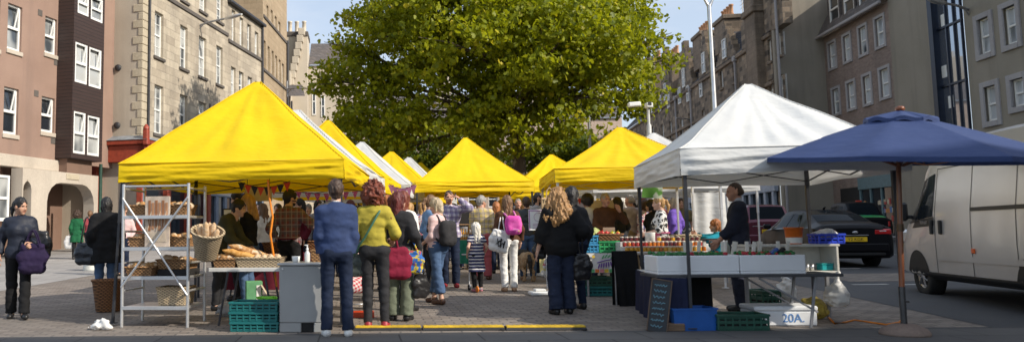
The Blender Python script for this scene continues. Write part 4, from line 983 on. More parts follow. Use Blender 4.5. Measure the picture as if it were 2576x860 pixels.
def person(label, at, h=1.7, yaw=0, fem=False, bulk=1.0, lean=0, twist=0, hands=(None, None), grip=(False, False), feet=((-.10, .0), (.10, .0)), hip=(0, 0), headrot=(0, 0), sk='fair', hair=('short', 'brown'), beard=None,
           top=None, under=None, bottom=None, shoe=None, vox=.014, group=None, seat=None, extra=None, feet_z=(0, 0), name='person', thumbs=None, hat=None):
    s = h / 1.75; hi = vox <= .016
    loc = Vector(at); HW = .135 if fem else .155
    SHX = (.150 if fem else .172) * (1 + (bulk - 1) * .35); SHZ = 1.405
    pelvis = Vector((hip[0], hip[1], .96)) if seat is None else Vector((hip[0], hip[1], seat + .08))
    up = Matrix.Translation(pelvis) @ Matrix.Rotation(R(twist), 4, 'Z') @ Matrix.Rotation(R(-lean), 4, 'X') @ Matrix.Translation(-pelvis) @ Matrix.Translation(pelvis - Vector((0, 0, .96)))
    half = Matrix.Translation(pelvis) @ Matrix.Rotation(R(-lean * .5), 4, 'X') @ Matrix.Translation(-pelvis) @ Matrix.Translation(pelvis - Vector((0, 0, .96)))
    U = lambda x, y, z: up @ Vector((x, y, z)); Hf = lambda x, y, z: half @ Vector((x, y, z))
    pr = []; J = {}
    hips = [pelvis + Vector((sx * .092, 0, -.02)) for sx in (-1, 1)]
    shs = [U(sx * SHX, -.01, SHZ) for sx in (-1, 1)]
    # torso radii (shared with garments): list of (a, b, r, ky)
    bt = bulk
    TOR = [(pelvis + Vector((-HW * .55, 0, 0)), pelvis + Vector((HW * .55, 0, 0)), .098 * bt * (1.06 if fem else 1), .95), (Hf(-.05, .0, 1.12), Hf(.05, 0, 1.12), (.083 if fem else .092) * bt, .95),
           (U(-.075, 0, 1.28), U(.075, 0, 1.28), (.092 if fem else .105) * bt, .92), (U(-SHX * .74, -.01, 1.385), U(SHX * .74, -.01, 1.385), .058 * (1 + (bt - 1) * .5), 1.0), (U(0, -.015, 1.44), U(SHX * .8, -.01, 1.395), .045, 1.0), (U(0, -.015, 1.44), U(-SHX * .8, -.01, 1.395), .045, 1.0),
           (pelvis, Hf(0, 0, 1.12), .10 * bt, .9), (Hf(0, 0, 1.12), U(0, 0, 1.36), .10 * bt, .85)]
    if fem: TOR += [(U(-.065, .075, 1.27), U(-.065, .075, 1.27), .062 * bt, 1), (U(.065, .075, 1.27), U(.065, .075, 1.27), .062 * bt, 1)]
    if bulk > 1.15: TOR.append((pelvis + Vector((0, .05, .1)), pelvis + Vector((0, .06, .14)), .12 * bulk, 1))
    for a, b, r_, ky in TOR: pr.append(cap(a, b, r_ - .008, r_ - .008, ky, k=.05))
    la = 1 + (bulk - 1) * .6
    arms = []; HM = []
    for i, sx in enumerate((-1, 1)):
        W = hands[i]
        if W is None: W = (sx * (SHX + .055), .03, .91); base = up @ Vector(W) if abs(lean) < 3 else up @ Vector(W) * 1; W = base
        else: W = Vector(W)
        hint = Vector((sx * .45, -1, -.25)) if W.z < 1.25 else Vector((sx * .8, -.2, -1))
        E, Wr = ik(shs[i], W, .285, .25, hint); arms.append((shs[i], E, Wr))
        pr += [cap(shs[i], E, .048 * la, .038 * la), cap(E, Wr, .037 * la, .025 * la)]
        d = (Wr - E).normalized(); th = Vector((0, 1, .15)) if abs(d.z) > .6 else Vector((-sx * .5, 0, 1))
        if thumbs and thumbs[i]: th = Vector(thumbs[i])
        th = (th - d * th.dot(d)).normalized()
        xax = -th; n_ = xax.cross(d)             # template: thumb on -x, fingers +y, back of hand +z
        if sx < 0: pass
        Mx = Matrix((xax, d, n_)).transposed().to_4x4()
        # right hand: back of hand faces outward; mirror for the left so palm faces the body
        want = Vector((sx, 0, 0)) if abs(d.z) > .6 else Vector((0, 0, 1)); 
        flip = n_.dot(want) < 0
        if flip: Mx = Mx @ Matrix.Diagonal((1, 1, -1, 1))
        Mx.translation = Wr + d * .012; HM.append((Mx, flip, grip[i]))
    legs = []
    for i, sx in enumerate((-1, 1)):
        A = Vector((feet[i][0], feet[i][1], .085 + feet_z[i])); K, A2 = ik(hips[i], A, .44, .42, Vector((sx * .08, 1, 0))); legs.append((hips[i], K, A2))
        pr += [cap(hips[i], K, .080 * la, .054 * la, k=.04), cap(K, A2, .052 * la, .036), cap(K.lerp(A2, .15) + Vector((0, -.018, 0)), K.lerp(A2, .45) + Vector((0, -.02, 0)), .044 * la, .04 * la), cap(A2, A2 + Vector((0, .02, -.03)), .036, .034), cap(A2 + Vector((0, -.02, -.045)), A2 + Vector((sx * .02, .15, -.055)), .036, .028)]
    nk0, nk1 = U(0, -.02, 1.42), U(0, .008, 1.56); pr.append(cap(nk0, nk1, .058, .050, k=.04))
    V, Fc = sdf(pr, vox, .03)
    V = V * s; n0 = len(Fc); mi = np.zeros(n0, int)
    # head
    HV, HF, HMi, bd = HEAD_HI if hi else HEAD_LO
    HMx = up @ Matrix.Translation((0, .025, 1.635)) @ Matrix.Rotation(R(headrot[0]), 4, 'Z') @ Matrix.Rotation(R(headrot[1] + lean * .6), 4, 'X')
    hs = 1.0
    if h < 1.4: hs = 1.28
    HMx = HMx @ Matrix.Scale(hs, 4)
    MM = np.array(HMx); hv = (HV @ MM[:3, :3].T + MM[:3, 3]) * s
    hm = HMi.copy()
    if beard: hm[:len(bd)][bd] = 3
    b = len(V); V = np.concatenate([V, hv]); Fc = Fc + [[i + b for i in f] for f in HF]; mi = np.concatenate([mi, hm])
    for (Mx, flip, g) in HM:
        TV, TF = (HAND_HI if hi else HAND_LO)[g]; m4 = np.array(Mx); tv = (TV @ m4[:3, :3].T + m4[:3, 3]) * s; b = len(V); V = np.concatenate([V, tv])
        Fc = Fc + [[i + b for i in (f if not flip else f[::-1])] for f in TF]; mi = np.concatenate([mi, np.zeros(len(TF), int)])
    hk = hair[1] if hair[1] else 'brown'
    body = mesh_obj(name, V, Fc, [SK[sk], M_SCL, M_LIP, HAIR[beard or hk], M_IRIS], None, mi)
    body.location = loc; body.rotation_euler = (0, 0, R(yaw)); tag(body, label, 'person', group)
    SM = s
    def S(p): return ('c', p[1] * SM, p[2] * SM, p[3] * SM, p[4] * SM, *p[5:]) if p[0] == 'c' else ('e', p[1] * SM, p[2] * SM, *p[3:])
    # hair, in head coordinates
    if hair[0] != 'bald':
        st = hair[0]; hp = []; amp = .006; k = .02
        off = {'buzz': .004, 'short': .015, 'curly': .05, 'bob': .018, 'long': .018, 'pony': .010, 'wavy': .024, 'bun': .010, 'thin': .006, 'fringe': .012, 'afro': .04}[st]
        hp += [ell((0, -.014, .034), (.078 + off, .099 + off, .092 + off)), cap((0, -.05, -.03), (0, -.055, -.055), .062 + off * .5, .05)]
        if st in ('bob', 'fringe'): hp += [cap((sx * .066, -.02, .0), (sx * .068, -.01, -.085), .030, .022) for sx in (-1, 1)] + [cap((0, -.06, 0), (0, -.065, -.10), .065, .055)]
        if st == 'long': hp += [cap((sx * .062, -.03, .0), (sx * .075, -.03, -.21), .032, .026) for sx in (-1, 1)] + [cap((-.03, -.07, 0), (-.035, -.10, -.26), .055, .04), cap((.03, -.07, 0), (.035, -.10, -.26), .055, .04)]
        if st == 'wavy': hp += [cap((sx * .07, -.03, .0), (sx * .15, -.05, -.20), .05, .06) for sx in (-1, 1)] + [cap((sx * .04, -.08, 0), (sx * .10, -.16, -.30), .08, .065) for sx in (-1, 1)] + [cap((0, -.1, -.1), (0, -.17, -.35), .085, .055)]; amp = .018
        if st == 'curly': hp += [ell((0, -.045, -.02), (.14, .125, .125)), ell((0, -.03, -.075), (.115, .10, .09))]; amp = .03
        if st == 'pony': hp += [cap((0, -.10, .05), (0, -.145, .03), .026), cap((0, -.145, .03), (.0, -.165, -.05), .030, .028), cap((0, -.165, -.05), (0, -.15, -.19), .028, .010)]
        if st == 'bun': hp += [ell((0, -.12, .06), (.045, .045, .045))]
        if st == 'thin': hp = [cap((-.05, -.06, .0), (.05, -.06, .0), .05), ell((0, -.03, -.005), (.086, .085, .05)), ell((0, -.018, .04), (.079, .095, .088))]
        # clear the face
        fz = .048 if st not in ('fringe',) else .035
        hp += [ell((0, .125, -.045), (.072, .10, .115 + (fz - .048)), True, .015), cap((-.08, .07, -.06), (.08, .07, -.06), .045, sub=True, k=.015)]
        if st in ('short', 'buzz', 'thin'): hp += [ell((sx * .09, .02, -.05), (.03, .05, .05), True, .012) for sx in (-1, 1)]
        nzv = [(amp * 1.5, 42, 42, 16, 3.1), (amp, 85, 85, 34, 7.7)] if st != 'curly' else [(amp, 34, 34, 34, 2.2), (.014, 75, 75, 75, 5)]
        hvx = .0075 if hi else .012
        HVv, HFf = sdf(hp, hvx, k, nzv)
        if len(HVv):
            hv2 = (HVv @ MM[:3, :3].T + MM[:3, 3]) * s; mesh_obj('hair', hv2, HFf, HAIR[hk], body)
    sd = (abs(hash(label)) % 97) * .37 if False else (sum(map(ord, label)) % 97) * .37
    # clothes
    def torso(off, zlo, drop=None, m=None, sleeve=1.0, nm='top', flare=0, sl_r=0.0, neck=1.455, wr=.008, collar=None):
        q = [cap(a, b, r_ + off, r_ + off, ky, k=.05) for a, b, r_, ky in TOR]
        if zlo < .80:
            w_ = HW * .5
            q.append(cap(pelvis + Vector((-w_, 0, 0)), Vector((-w_ * 1.1 + hip[0], hip[1], zlo - .05)), .10 * bulk + off, .10 * bulk + off + flare, .95)); q.append(cap(pelvis + Vector((w_, 0, 0)), Vector((w_ * 1.1 + hip[0], hip[1], zlo - .05)), .10 * bulk + off, .10 * bulk + off + flare, .95))
        for (Sx, E, Wr) in arms:
            if sleeve <= 0: continue
            oo = off * .62 + .004; ru, rm, rl = .047 * la + oo + sl_r, .040 * la + oo + sl_r, .029 * la + oo + sl_r
            if sleeve <= .6: q.append(cap(Sx, Sx.lerp(E, sleeve * 1.7 if sleeve * 1.7 < 1 else 1), ru, ru * .98, flat=True))
            else:
                q.append(cap(Sx, E, ru, rm)); f = (sleeve - .5) * 2; q.append(cap(E, E.lerp(Wr, f), rm, rl, flat=True))
        if neck > 1.44: q.append(cap(U(0, -.02, 1.40), U(0, -.012, neck - .01), .066 + off * .5, .054 + off * .35))
        q = [S(p) for p in q]
        cuts = [(0, 0, -1, -zlo * s)]
        n3 = [(wr * 1.0 * s, 6, 6, 13, sd), (wr * .55 * s, 15, 15, 34, sd + 3)]
        return soft(nm, q, vox, m, body, .03 * s, n3, cuts if zlo > .2 else ())
    if bottom:
        kind = bottom.get('kind', 'trousers'); m = bottom['m']; off = max(.011, bottom.get('off', .012)); fl = bottom.get('flare', 0)
        q = [cap(a, b, r_ + off, r_ + off, ky, k=.05) for a, b, r_, ky in TOR[:1]] + [cap(pelvis, pelvis + Vector((0, 0, .1)), .105 * bulk + off, .1 * bulk + off, .95)]
        end = bottom.get('end', 1.0)
        if kind == 'skirt':
            zl = bottom.get('z', .5); q += [cap(pelvis + Vector((sx * .05, 0, 0)), Vector((sx * .06 + hip[0], hip[1], zl - .03)), .11 * bulk + off, .12 * bulk + off + fl) for sx in (-1, 1)]
            cuts = [(0, 0, -1, -zl * s)]
        else:
            for (Hp, K, A) in legs:
                q += [cap(Hp, K, .085 * la + off, .057 * la + off + fl * .3, k=.025), cap(K, K.lerp(A + Vector((0, 0, -.012)), end), .057 * la + off + fl * .3, .043 * (1 if end > .9 else 1.15) + off + fl, flat=True, k=.02)]
                q.append(cap(K.lerp(A, .15) + Vector((0, -.018, 0)), K.lerp(A, .4) + Vector((0, -.02, 0)), .046 * la + off, .043 * la + off))
            cuts = ()
        q.append(cap(hips[0] + Vector((0, -.035, -.01)), hips[1] + Vector((0, -.035, -.01)), .085 * bulk + off * .5, k=.04))
        soft('skirt' if kind == 'skirt' else bottom.get('name', 'trousers'), [S(p) for p in q], vox, m, body, .02 * s, [(min(.008, off * .6) * s, 9, 9, 17, sd + 5), (min(.006, off * .45) * s, 20, 20, 36, sd)], cuts)
    if under: torso(under.get('off', .012), under.get('z', .9), m=under['m'], sleeve=under.get('sleeve', 0), nm=under.get('name', 'shirt'), neck=under.get('neck', 1.50), wr=.004)
    if top: torso(top.get('off', .018), top.get('z', .93), m=top['m'], sleeve=top.get('sleeve', 1.0), nm=top.get('name', 'jumper'), flare=top.get('flare', 0), sl_r=top.get('sl', 0), neck=top.get('neck', 1.455), wr=top.get('wr', .009))
    if shoe:
        for i, (Hp, K, A) in enumerate(legs):
            sx = (-1, 1)[i]; q = [cap(A + Vector((0, -.025, -.04)), A + Vector((sx * .02, .15, -.052)), .043, .037, 1), cap(A + Vector((0, -.01, -.045)), A + Vector((0, -.005, .01)), .046, .043, flat=True), cap(A + Vector((sx * .02, .12, -.055)), A + Vector((sx * .02, .165, -.058)), .038, .03)]
            soft('shoe', [S(p) for p in q], max(vox * .7, .009), shoe, body, .02 * s, None, [(0, 0, -1, (-feet_z[i] + .0) * s - .001)])
    body['_s'] = s
    if hat:
        q = [ell((0, -.012, .055), (.092, .112, .075))] + ([cap((0, .06, .035), (0, .15, .02), .06, .05, 1)] if hat[1] == 'peak' else [])
        q += [cap((-.1, .0, -.03), (.1, .0, -.03), .07, sub=True, k=.01)] if hat[1] != 'peak' else []
        if hat[1] == 'brim': q.append(ell((0, -.01, .022), (.135, .15, .014)))
        HVv, HFf = sdf(q, .0095, .02, [(.004, 30, 30, 30, 1)], [(0, 0, -1, -.012)]); hv2 = (HVv @ MM[:3, :3].T + MM[:3, 3]) * s; mesh_obj('hat', hv2, HFf, hat[0], body)
    Wm = Matrix.Translation(loc) @ Matrix.Rotation(R(yaw), 4, 'Z') @ Matrix.Scale(s, 4)
    return dict(o=body, W=lambda x, y, z: Wm @ Vector((x, y, z)), s=s, U=lambda x, y, z: Wm @ (up @ Vector((x, y, z))), hand=[Wm @ (m_[0].translation + m_[0].to_3x3() @ Vector((0, .07, -.015))) for m_ in HM], yaw=yaw, sh=[Wm @ v for v in shs], head=Wm @ HMx.translation)
M_ = {}
def CL(n, c, **k): return cloth(n, c, **k)
c_navy = CL('navy_jumper', (.034, .054, .13)); c_jean = CL('dark_denim', (.013, .021, .046)); c_jean2 = CL('mid_denim', (.07, .12, .22)); c_black = CL('black', (.010, .010, .011)); c_black2 = CL('charcoal', (.028, .028, .031))
c_white = CL('white_cotton', (.72, .71, .68)); c_must = CL('mustard_top', (.44, .36, .05)); c_olive = CL('olive', (.055, .055, .03)); c_green = CL('green_wool', (.012, .10, .04)); c_coral = CL('coral_shirt', (.42, .08, .09))
c_pinkst = stripes('cloth_pink_stripe', (.66, .36, .34), (.70, .60, .58), .02, .5); c_blues = CL('pale_denim_shirt', (.20, .34, .55)); c_grey = CL('grey_marl', (.36, .35, .36)); c_khaki = CL('khaki', (.34, .26, .16)); c_sage = CL('sage_trousers', (.15, .17, .12)); c_redtr = CL('faded_red_trousers', (.38, .09, .10))
c_brown = CL('brown_wool', (.09, .04, .02)); c_leather = mat('black_leather', (.018, .018, .02), .38, var=.2, scale=6, bump=.3, bscale=30); c_purple = CL('purple_fleece', (.16, .09, .42)); c_turq = CL('turquoise_top', (.01, .22, .30)); c_darkblue = CL('dark_blue_fleece', (.022, .026, .045)); c_maroon = CL('maroon', (.12, .012, .025)); c_red = CL('red_cotton', (.45, .02, .02)); c_pinkap = CL('pink_apron', (.50, .10, .20))
p_red = plaid('cloth_red_plaid', (.17, .045, .045), (.10, .10, .11), (.32, .26, .24), .10); p_yel = plaid('cloth_yellow_plaid', (.58, .44, .14), (.50, .40, .30), (.20, .19, .22), .11); p_purp = plaid('cloth_violet_plaid', (.60, .55, .60), (.16, .12, .26), (.08, .06, .14), .10)
c_strp = stripes('cloth_navy_stripe', (.03, .035, .10), (.72, .70, .68), .058, .33); c_anim = blotch('cloth_black_white_print', (.72, .70, .66), (.015, .015, .015), 17, .52)
c_flor = blotch('cloth_floral_print', (.60, .55, .55), (.35, .05, .10), 22, .55, (.1, .12, .3))
s_white = mat('white_trainer', (.74, .74, .72), .5); s_black = mat('black_shoe', (.015, .014, .014), .4); s_red = mat('red_trainer', (.30, .02, .03), .5); s_brown = mat('brown_sandal', (.10, .045, .025), .5); s_pink = mat('pink_shoe', (.60, .22, .28), .5); s_tan = mat('tan_shoe', (.40, .24, .14), .5)
# ------------------------------------------------------------------ people in the square
def foot(x, y): return G(x, y)
def seen(xt, yt, Y): return PZ(xt, Y, yt)          # someone whose feet are hidden: head column and distance
tr = lambda m, **k: dict(m=m, **k)
PP = {}
# big foreground figures
PP['navy'] = person('man in navy jumper and blue jeans with white trainers, seen from behind', foot(848, 846), 1.76, 4, vox=.0125, bulk=.98, feet=((-.115, .02), (.125, -.01)), hands=((-.17, .10, .90), (.17, .10, .90)), grip=(True, True), hair=('short', 'brown'), under=dict(m=c_white, z=.865, off=.019, neck=1.495), top=tr(c_navy, off=.036, z=.925, sl=-.002, neck=1.465, wr=.009), bottom=tr(c_jean, flare=.012, off=.011), shoe=s_white)
PP['redhead'] = person('woman with curly red hair in mustard top and red trainers', foot(944, 826), 1.75, -6, True, vox=.0125, feet=((-.085, .0), (.12, -.02)), hands=((-.18, .22, 1.08), (.22, .20, 1.06)), hair=('curly', 'red'), sk='fair', top=tr(c_must, off=.022, z=.985, sleeve=.78, sl=.008, neck=1.40), bottom=tr(c_black2, off=.006), shoe=s_red, headrot=(-10, 0))
PP['blackcoat'] = person('woman with long wavy blond hair in black wrap and dark flared jeans', foot(1416, 790), 1.70, 8, True, bulk=1.2, vox=.013, feet=((-.10, -.02), (.12, .05)), hands=((-.30, .10, .90), (.30, .10, 1.02)), hair=('wavy', 'gold'), top=tr(c_black, off=.050, z=.80, sleeve=.80, sl=.028, flare=.06), bottom=tr(CL('indigo_denim', (.018, .025, .05)), flare=.045, off=.015), shoe=s_black, headrot=(-38, -4))
PP['companion'] = person('dark haired woman half hidden behind the woman in black', foot(1452, 778), 1.74, 20, True, vox=.017, hair=('long', 'black'), top=tr(c_black2, z=.85), bottom=tr(c_jean), shoe=s_black, headrot=(-60, 0))
PP['stallman'] = person('grey haired man in dark fleece standing at the fish counter', foot(1868, 782), 1.76, 68, bulk=1.08, vox=.013, hands=((-.12, .26, .97), (.13, .24, .95)), grip=(True, False), hair=('thin', 'brown'), sk='ruddy', under=dict(m=CL('pale_blue_collar', (.42, .48, .58)), z=1.2, off=.018, neck=1.53), top=tr(c_darkblue, off=.030, z=.90, sl=.010, neck=1.46, sleeve=.86), bottom=tr(c_darkblue, flare=.02, off=.014), shoe=s_black, headrot=(10, -6))
PP['leftw'] = person('dark haired woman in navy padded jacket walking at far left edge', foot(44, 800), 1.66, 205, True, vox=.013, hands=((-.16, .24, 1.08), (.27, -.05, .93)), grip=(True, False), feet=((-.08, .16), (.09, -.12)), hair=('pony', 'black'), sk='tan', top=tr(CL('navy_shell', (.018, .022, .036), rough=.55), off=.030, z=.87, sl=.012, neck=1.50, name='jacket'), bottom=tr(c_black, off=.014, flare=.02), shoe=s_black, headrot=(38, -10))
PP['backpack'] = person('grey blond woman with pink striped shirt and rolled up jeans', foot(1104, 764), 1.62, 48, True, vox=.0125, hands=((-.12, .20, 1.02), (.16, .18, 1.0)), feet=((-.08, -.12), (.10, .17)), hair=('bob', 'fairgrey'), sk='fair', top=tr(c_pinkst, off=.022, z=.93, sleeve=.8), bottom=tr(c_jean2, off=.018, end=.76, flare=.02), shoe=s_brown, headrot=(12, -14))
PP['girl'] = person('small girl in striped dress and white sun hat on a scooter', foot(1201, 733), 1.20, 8, True, vox=.010, hair=('long', 'white'), sk='fair', hands=(( -.24, .05, .98), (.26, .12, 1.0)), feet=((-.07, -.02), (.12, .08)), top=tr(c_strp, off=.035, z=.52, sleeve=.3, flare=.02, name='dress', neck=1.45), bottom=tr(c_black, off=.004, end=.9, name='leggings'), shoe=s_pink, hat=(c_white, 'round'))
PP['whitejeans'] = person('woman in white jeans and brown cardigan carrying a child\'s pink backpack', foot(1282, 733), 1.70, -4, True, vox=.0125, hands=((-.21, .05, .90), (.24, .10, .92)), feet=((-.08, 0), (.09, .05)), hair=('long', 'lbrown'), top=tr(c_brown, off=.026, z=.93, sl=.008, name='cardigan'), bottom=tr(c_white, off=.008, flare=.012), shoe=s_tan, headrot=(6, 0))
PP['redtrousers'] = person('grey haired man in yellow plaid shirt and faded red trousers', foot(1216, 703), 1.78, -18, vox=.014, bulk=1.1, hair=('short', 'grey'), sk='ruddy', hands=((-.12, .25, 1.1), (.2, .2, 1.05)), top=tr(p_yel, off=.026, z=.88, sl=.01, name='shirt'), bottom=tr(c_redtr, off=.018, flare=.02), shoe=s_brown, headrot=(-45, -5))
PP['denim'] = person('young woman with ponytail in pale denim shirt facing the phone caller', foot(1086, 738), 1.72, -70, True, vox=.013, hair=('pony', 'lbrown'), hands=((-.16, .14, .98), (.2, .1, .92)), top=tr(c_blues, off=.022, z=.90, sleeve=.8, name='shirt'), bottom=tr(c_black2, off=.008), shoe=s_black, headrot=(8, -6))
PP['phone'] = person('bald bearded man in violet plaid shirt holding a phone to his ear', foot(1134, 722), 1.84, 172, vox=.013, bulk=1.06, hair=('buzz', 'brown'), beard='ginger', sk='ruddy', hands=((-.19, .19, 1.60), (.2, .12, 1.02)), grip=(True, False), top=tr(p_purp, off=.024, z=.90, sl=.008, name='shirt'), bottom=tr(c_jean, off=.014, flare=.015), shoe=s_red, headrot=(8, -5))
PP['leather'] = person('man in black leather jacket with a dog beside the poster stand', foot(1330, 703), 1.74, -6, vox=.013, hair=('short', 'brown'), hands=((-.24, .06, .93), (.15, .22, 1.0)), grip=(True, False), top=tr(c_leather, off=.034, z=.89, sl=.014, name='jacket'), bottom=tr(c_jean2, off=.014, flare=.015), shoe=s_tan)
PP['baldbeard'] = person('shaven headed man with dark beard and grey t-shirt by the poster', seen(1352, 480, 17.5), 1.86, -130, vox=.014, hair=('buzz', 'black'), beard='black', sk='tan', hands=(None, (.15, .25, 1.1)), top=tr(c_grey, off=.022, z=.9, sleeve=.5, name='shirt'), bottom=tr(c_jean, off=.014), shoe=s_white, headrot=(25, 0))
PP['vegman'] = person('smiling veg seller in brown top and dark apron with phone at his ear', seen(1522, 502, 15.0), 1.76, 186, vox=.013, hair=('buzz', 'grey'), sk='ruddy', hands=((-.2, .2, 1.40), (.15, .26, 1.06)), grip=(False, False), top=tr(c_brown, off=.026, z=.9, name='jumper'), bottom=tr(c_black2), shoe=s_black, headrot=(6, 0), thumbs=((0, .2, 1), None))
PP['khakiman'] = person('older man in lilac grey shirt and khaki trousers seen from behind', seen(1585, 498, 17.2), 1.78, 15, vox=.014, bulk=1.08, hair=('thin', 'grey'), sk='ruddy', top=tr(CL('lilac_grey_shirt', (.40, .36, .40)), off=.03, z=.94, sleeve=.5, sl=.012, name='shirt'), bottom=tr(c_khaki, off=.02), shoe=s_brown, headrot=(22, 0))
PP['print'] = person('ponytailed honey seller in black and white print top and pink apron', seen(1660, 514, 13.6), 1.65, 78, True, vox=.0125, hair=('pony', 'blond'), hands=((-.15, .30, 1.08), (.15, .26, 1.06)), top=tr(c_anim, off=.022, z=.96, sleeve=.62, name='top'), bottom=tr(c_black2), shoe=s_black, headrot=(0, -4))
PP['blackhair'] = person('woman with straight black hair in dark jacket behind the veg crates', seen(1553, 500, 16.2), 1.70, 30, True, vox=.016, hair=('long', 'black'), top=tr(c_black2, off=.025), bottom=tr(c_jean), shoe=s_black)
PP['whitehair'] = person('white haired woman in white blouse behind the veg stall', seen(1567, 497, 18.0), 1.72, 20, True, vox=.018, hair=('bob', 'white'), top=tr(c_white, off=.025), bottom=tr(c_jean), shoe=s_black)
PP['purple'] = person('woman in purple fleece beyond the jars of honey', seen(1695, 502, 18.5), 1.72, 40, True, vox=.016, bulk=1.1, hair=('bob', 'fairgrey'), top=tr(c_purple, off=.03, z=.85), bottom=tr(c_jean), shoe=s_black)
PP['olivetee'] = person('man in olive t-shirt with striped shopping bag facing the camera', seen(1713, 503, 19.5), 1.74, 165, vox=.016, hair=('short', 'brown'), top=tr(CL('olive_tee', (.22, .19, .10)), off=.025, sleeve=.45), bottom=tr(c_jean), shoe=s_black)
PP['turq'] = person('red blond woman in turquoise top sitting behind the counter', seen(1802, 560, 15.2), 1.66, 75, True, vox=.014, seat=.42, feet=((-.1, .42), (.1, .42)), hair=('bob', 'ginger'), hands=((-.12, .40, .98), (.05, .42, 1.02)), top=tr(c_turq, off=.028, z=.4, sl=.01, sleeve=.75), bottom=tr(c_jean), shoe=s_black)
PP['darkblue2'] = person('dark coated shopper behind the ponytailed honey seller', seen(1640, 525, 15.0), 1.62, 40, True, vox=.018, hair=('bob', 'black'), top=tr(c_black, off=.03), bottom=tr(c_black2), shoe=s_black)
# left side
PP['greencoat'] = person('woman with long curly dark hair in green coat walking away', foot(192, 652), 1.66, 10, True, vox=.018, hair=('curly', 'brown'), feet=((-.08, -.1), (.1, .12)), top=tr(c_green, off=.03, z=.62, flare=.05, name='coat'), bottom=tr(c_black, off=.004, name='leggings'), shoe=s_black)
PP['coral'] = person('man in coral red shirt beyond the woman in green', seen(227, 527, 27), 1.66, 0, vox=.02, hair=('short', 'lbrown'), sk='ruddy', top=tr(c_coral, off=.025, sleeve=.8), bottom=tr(c_jean), shoe=s_black)
PP['blackcoatl'] = person('woman in long black coat with shoulder bag behind the tent pole', seen(268, 508, 12.6), 1.70, 15, True, vox=.015, bulk=1.12, hair=('bob', 'black'), top=tr(c_black, off=.05, z=.68, sl=.02, flare=.04, name='coat'), bottom=tr(c_jean2, off=.012), shoe=s_black)
PP['baker'] = person('bread seller in olive jacket bending over the baskets', seen(548, 480, 11.6), 1.70, -100, vox=.015, lean=28, hair=('short', 'black'), hands=((-.1, .5, .95), (.15, .48, .95)), top=tr(c_olive, off=.035, z=.85, sl=.015, name='jacket'), bottom=tr(c_black2), shoe=s_black)
PP['blondt'] = person('straight haired blond seller in black t-shirt and jeans at the bread stall', seen(626, 486, 12.0), 1.70, 70, True, vox=.0135, hair=('long', 'blond'), hands=((-.12, .34, 1.05), (.12, .3, 1.05)), top=tr(c_black, off=.022, sleeve=.5, z=.95), bottom=tr(c_jean2), shoe=s_black, headrot=(8, -12))
PP['collarman'] = person('dark haired man in black behind the blond bread seller', seen(601, 482, 13.0), 1.80, 100, vox=.017, hair=('short', 'black'), top=tr(c_black2, off=.03), bottom=tr(c_black), shoe=s_black, headrot=(-8, -14))
PP['plaidman'] = person('bearded man in red plaid shirt with maroon apron under the yellow canopy', seen(728, 482, 12.2), 1.78, -28, vox=.0135, hair=('short', 'black'), beard='black', hands=((-.24, .05, 1.0), (.34, .30, 1.22)), top=tr(p_red, off=.028, z=.90, sl=.012, sleeve=.8, name='shirt'), bottom=tr(c_black, off=.016), shoe=s_black, headrot=(-32, -4))
PP['sage'] = person('woman in sage trousers and black top beside the red haired woman', foot(1006, 806), 1.66, -20, True, vox=.0135, hair=('long', 'darkred'), hands=((-.2, .1, .95), (.24, .12, .98)), top=tr(c_black2, off=.03, z=.88, sl=.01), bottom=tr(c_sage, off=.014, flare=.04), shoe=s_black, headrot=(-20, 0))
PP['whitetop'] = person('woman in white blouse with auburn hair behind the red bag', foot(1018, 782), 1.70, -30, True, vox=.016, hair=('long', 'red'), top=tr(c_white, off=.03, z=.85), bottom=tr(c_black2, off=.012), shoe=s_black)
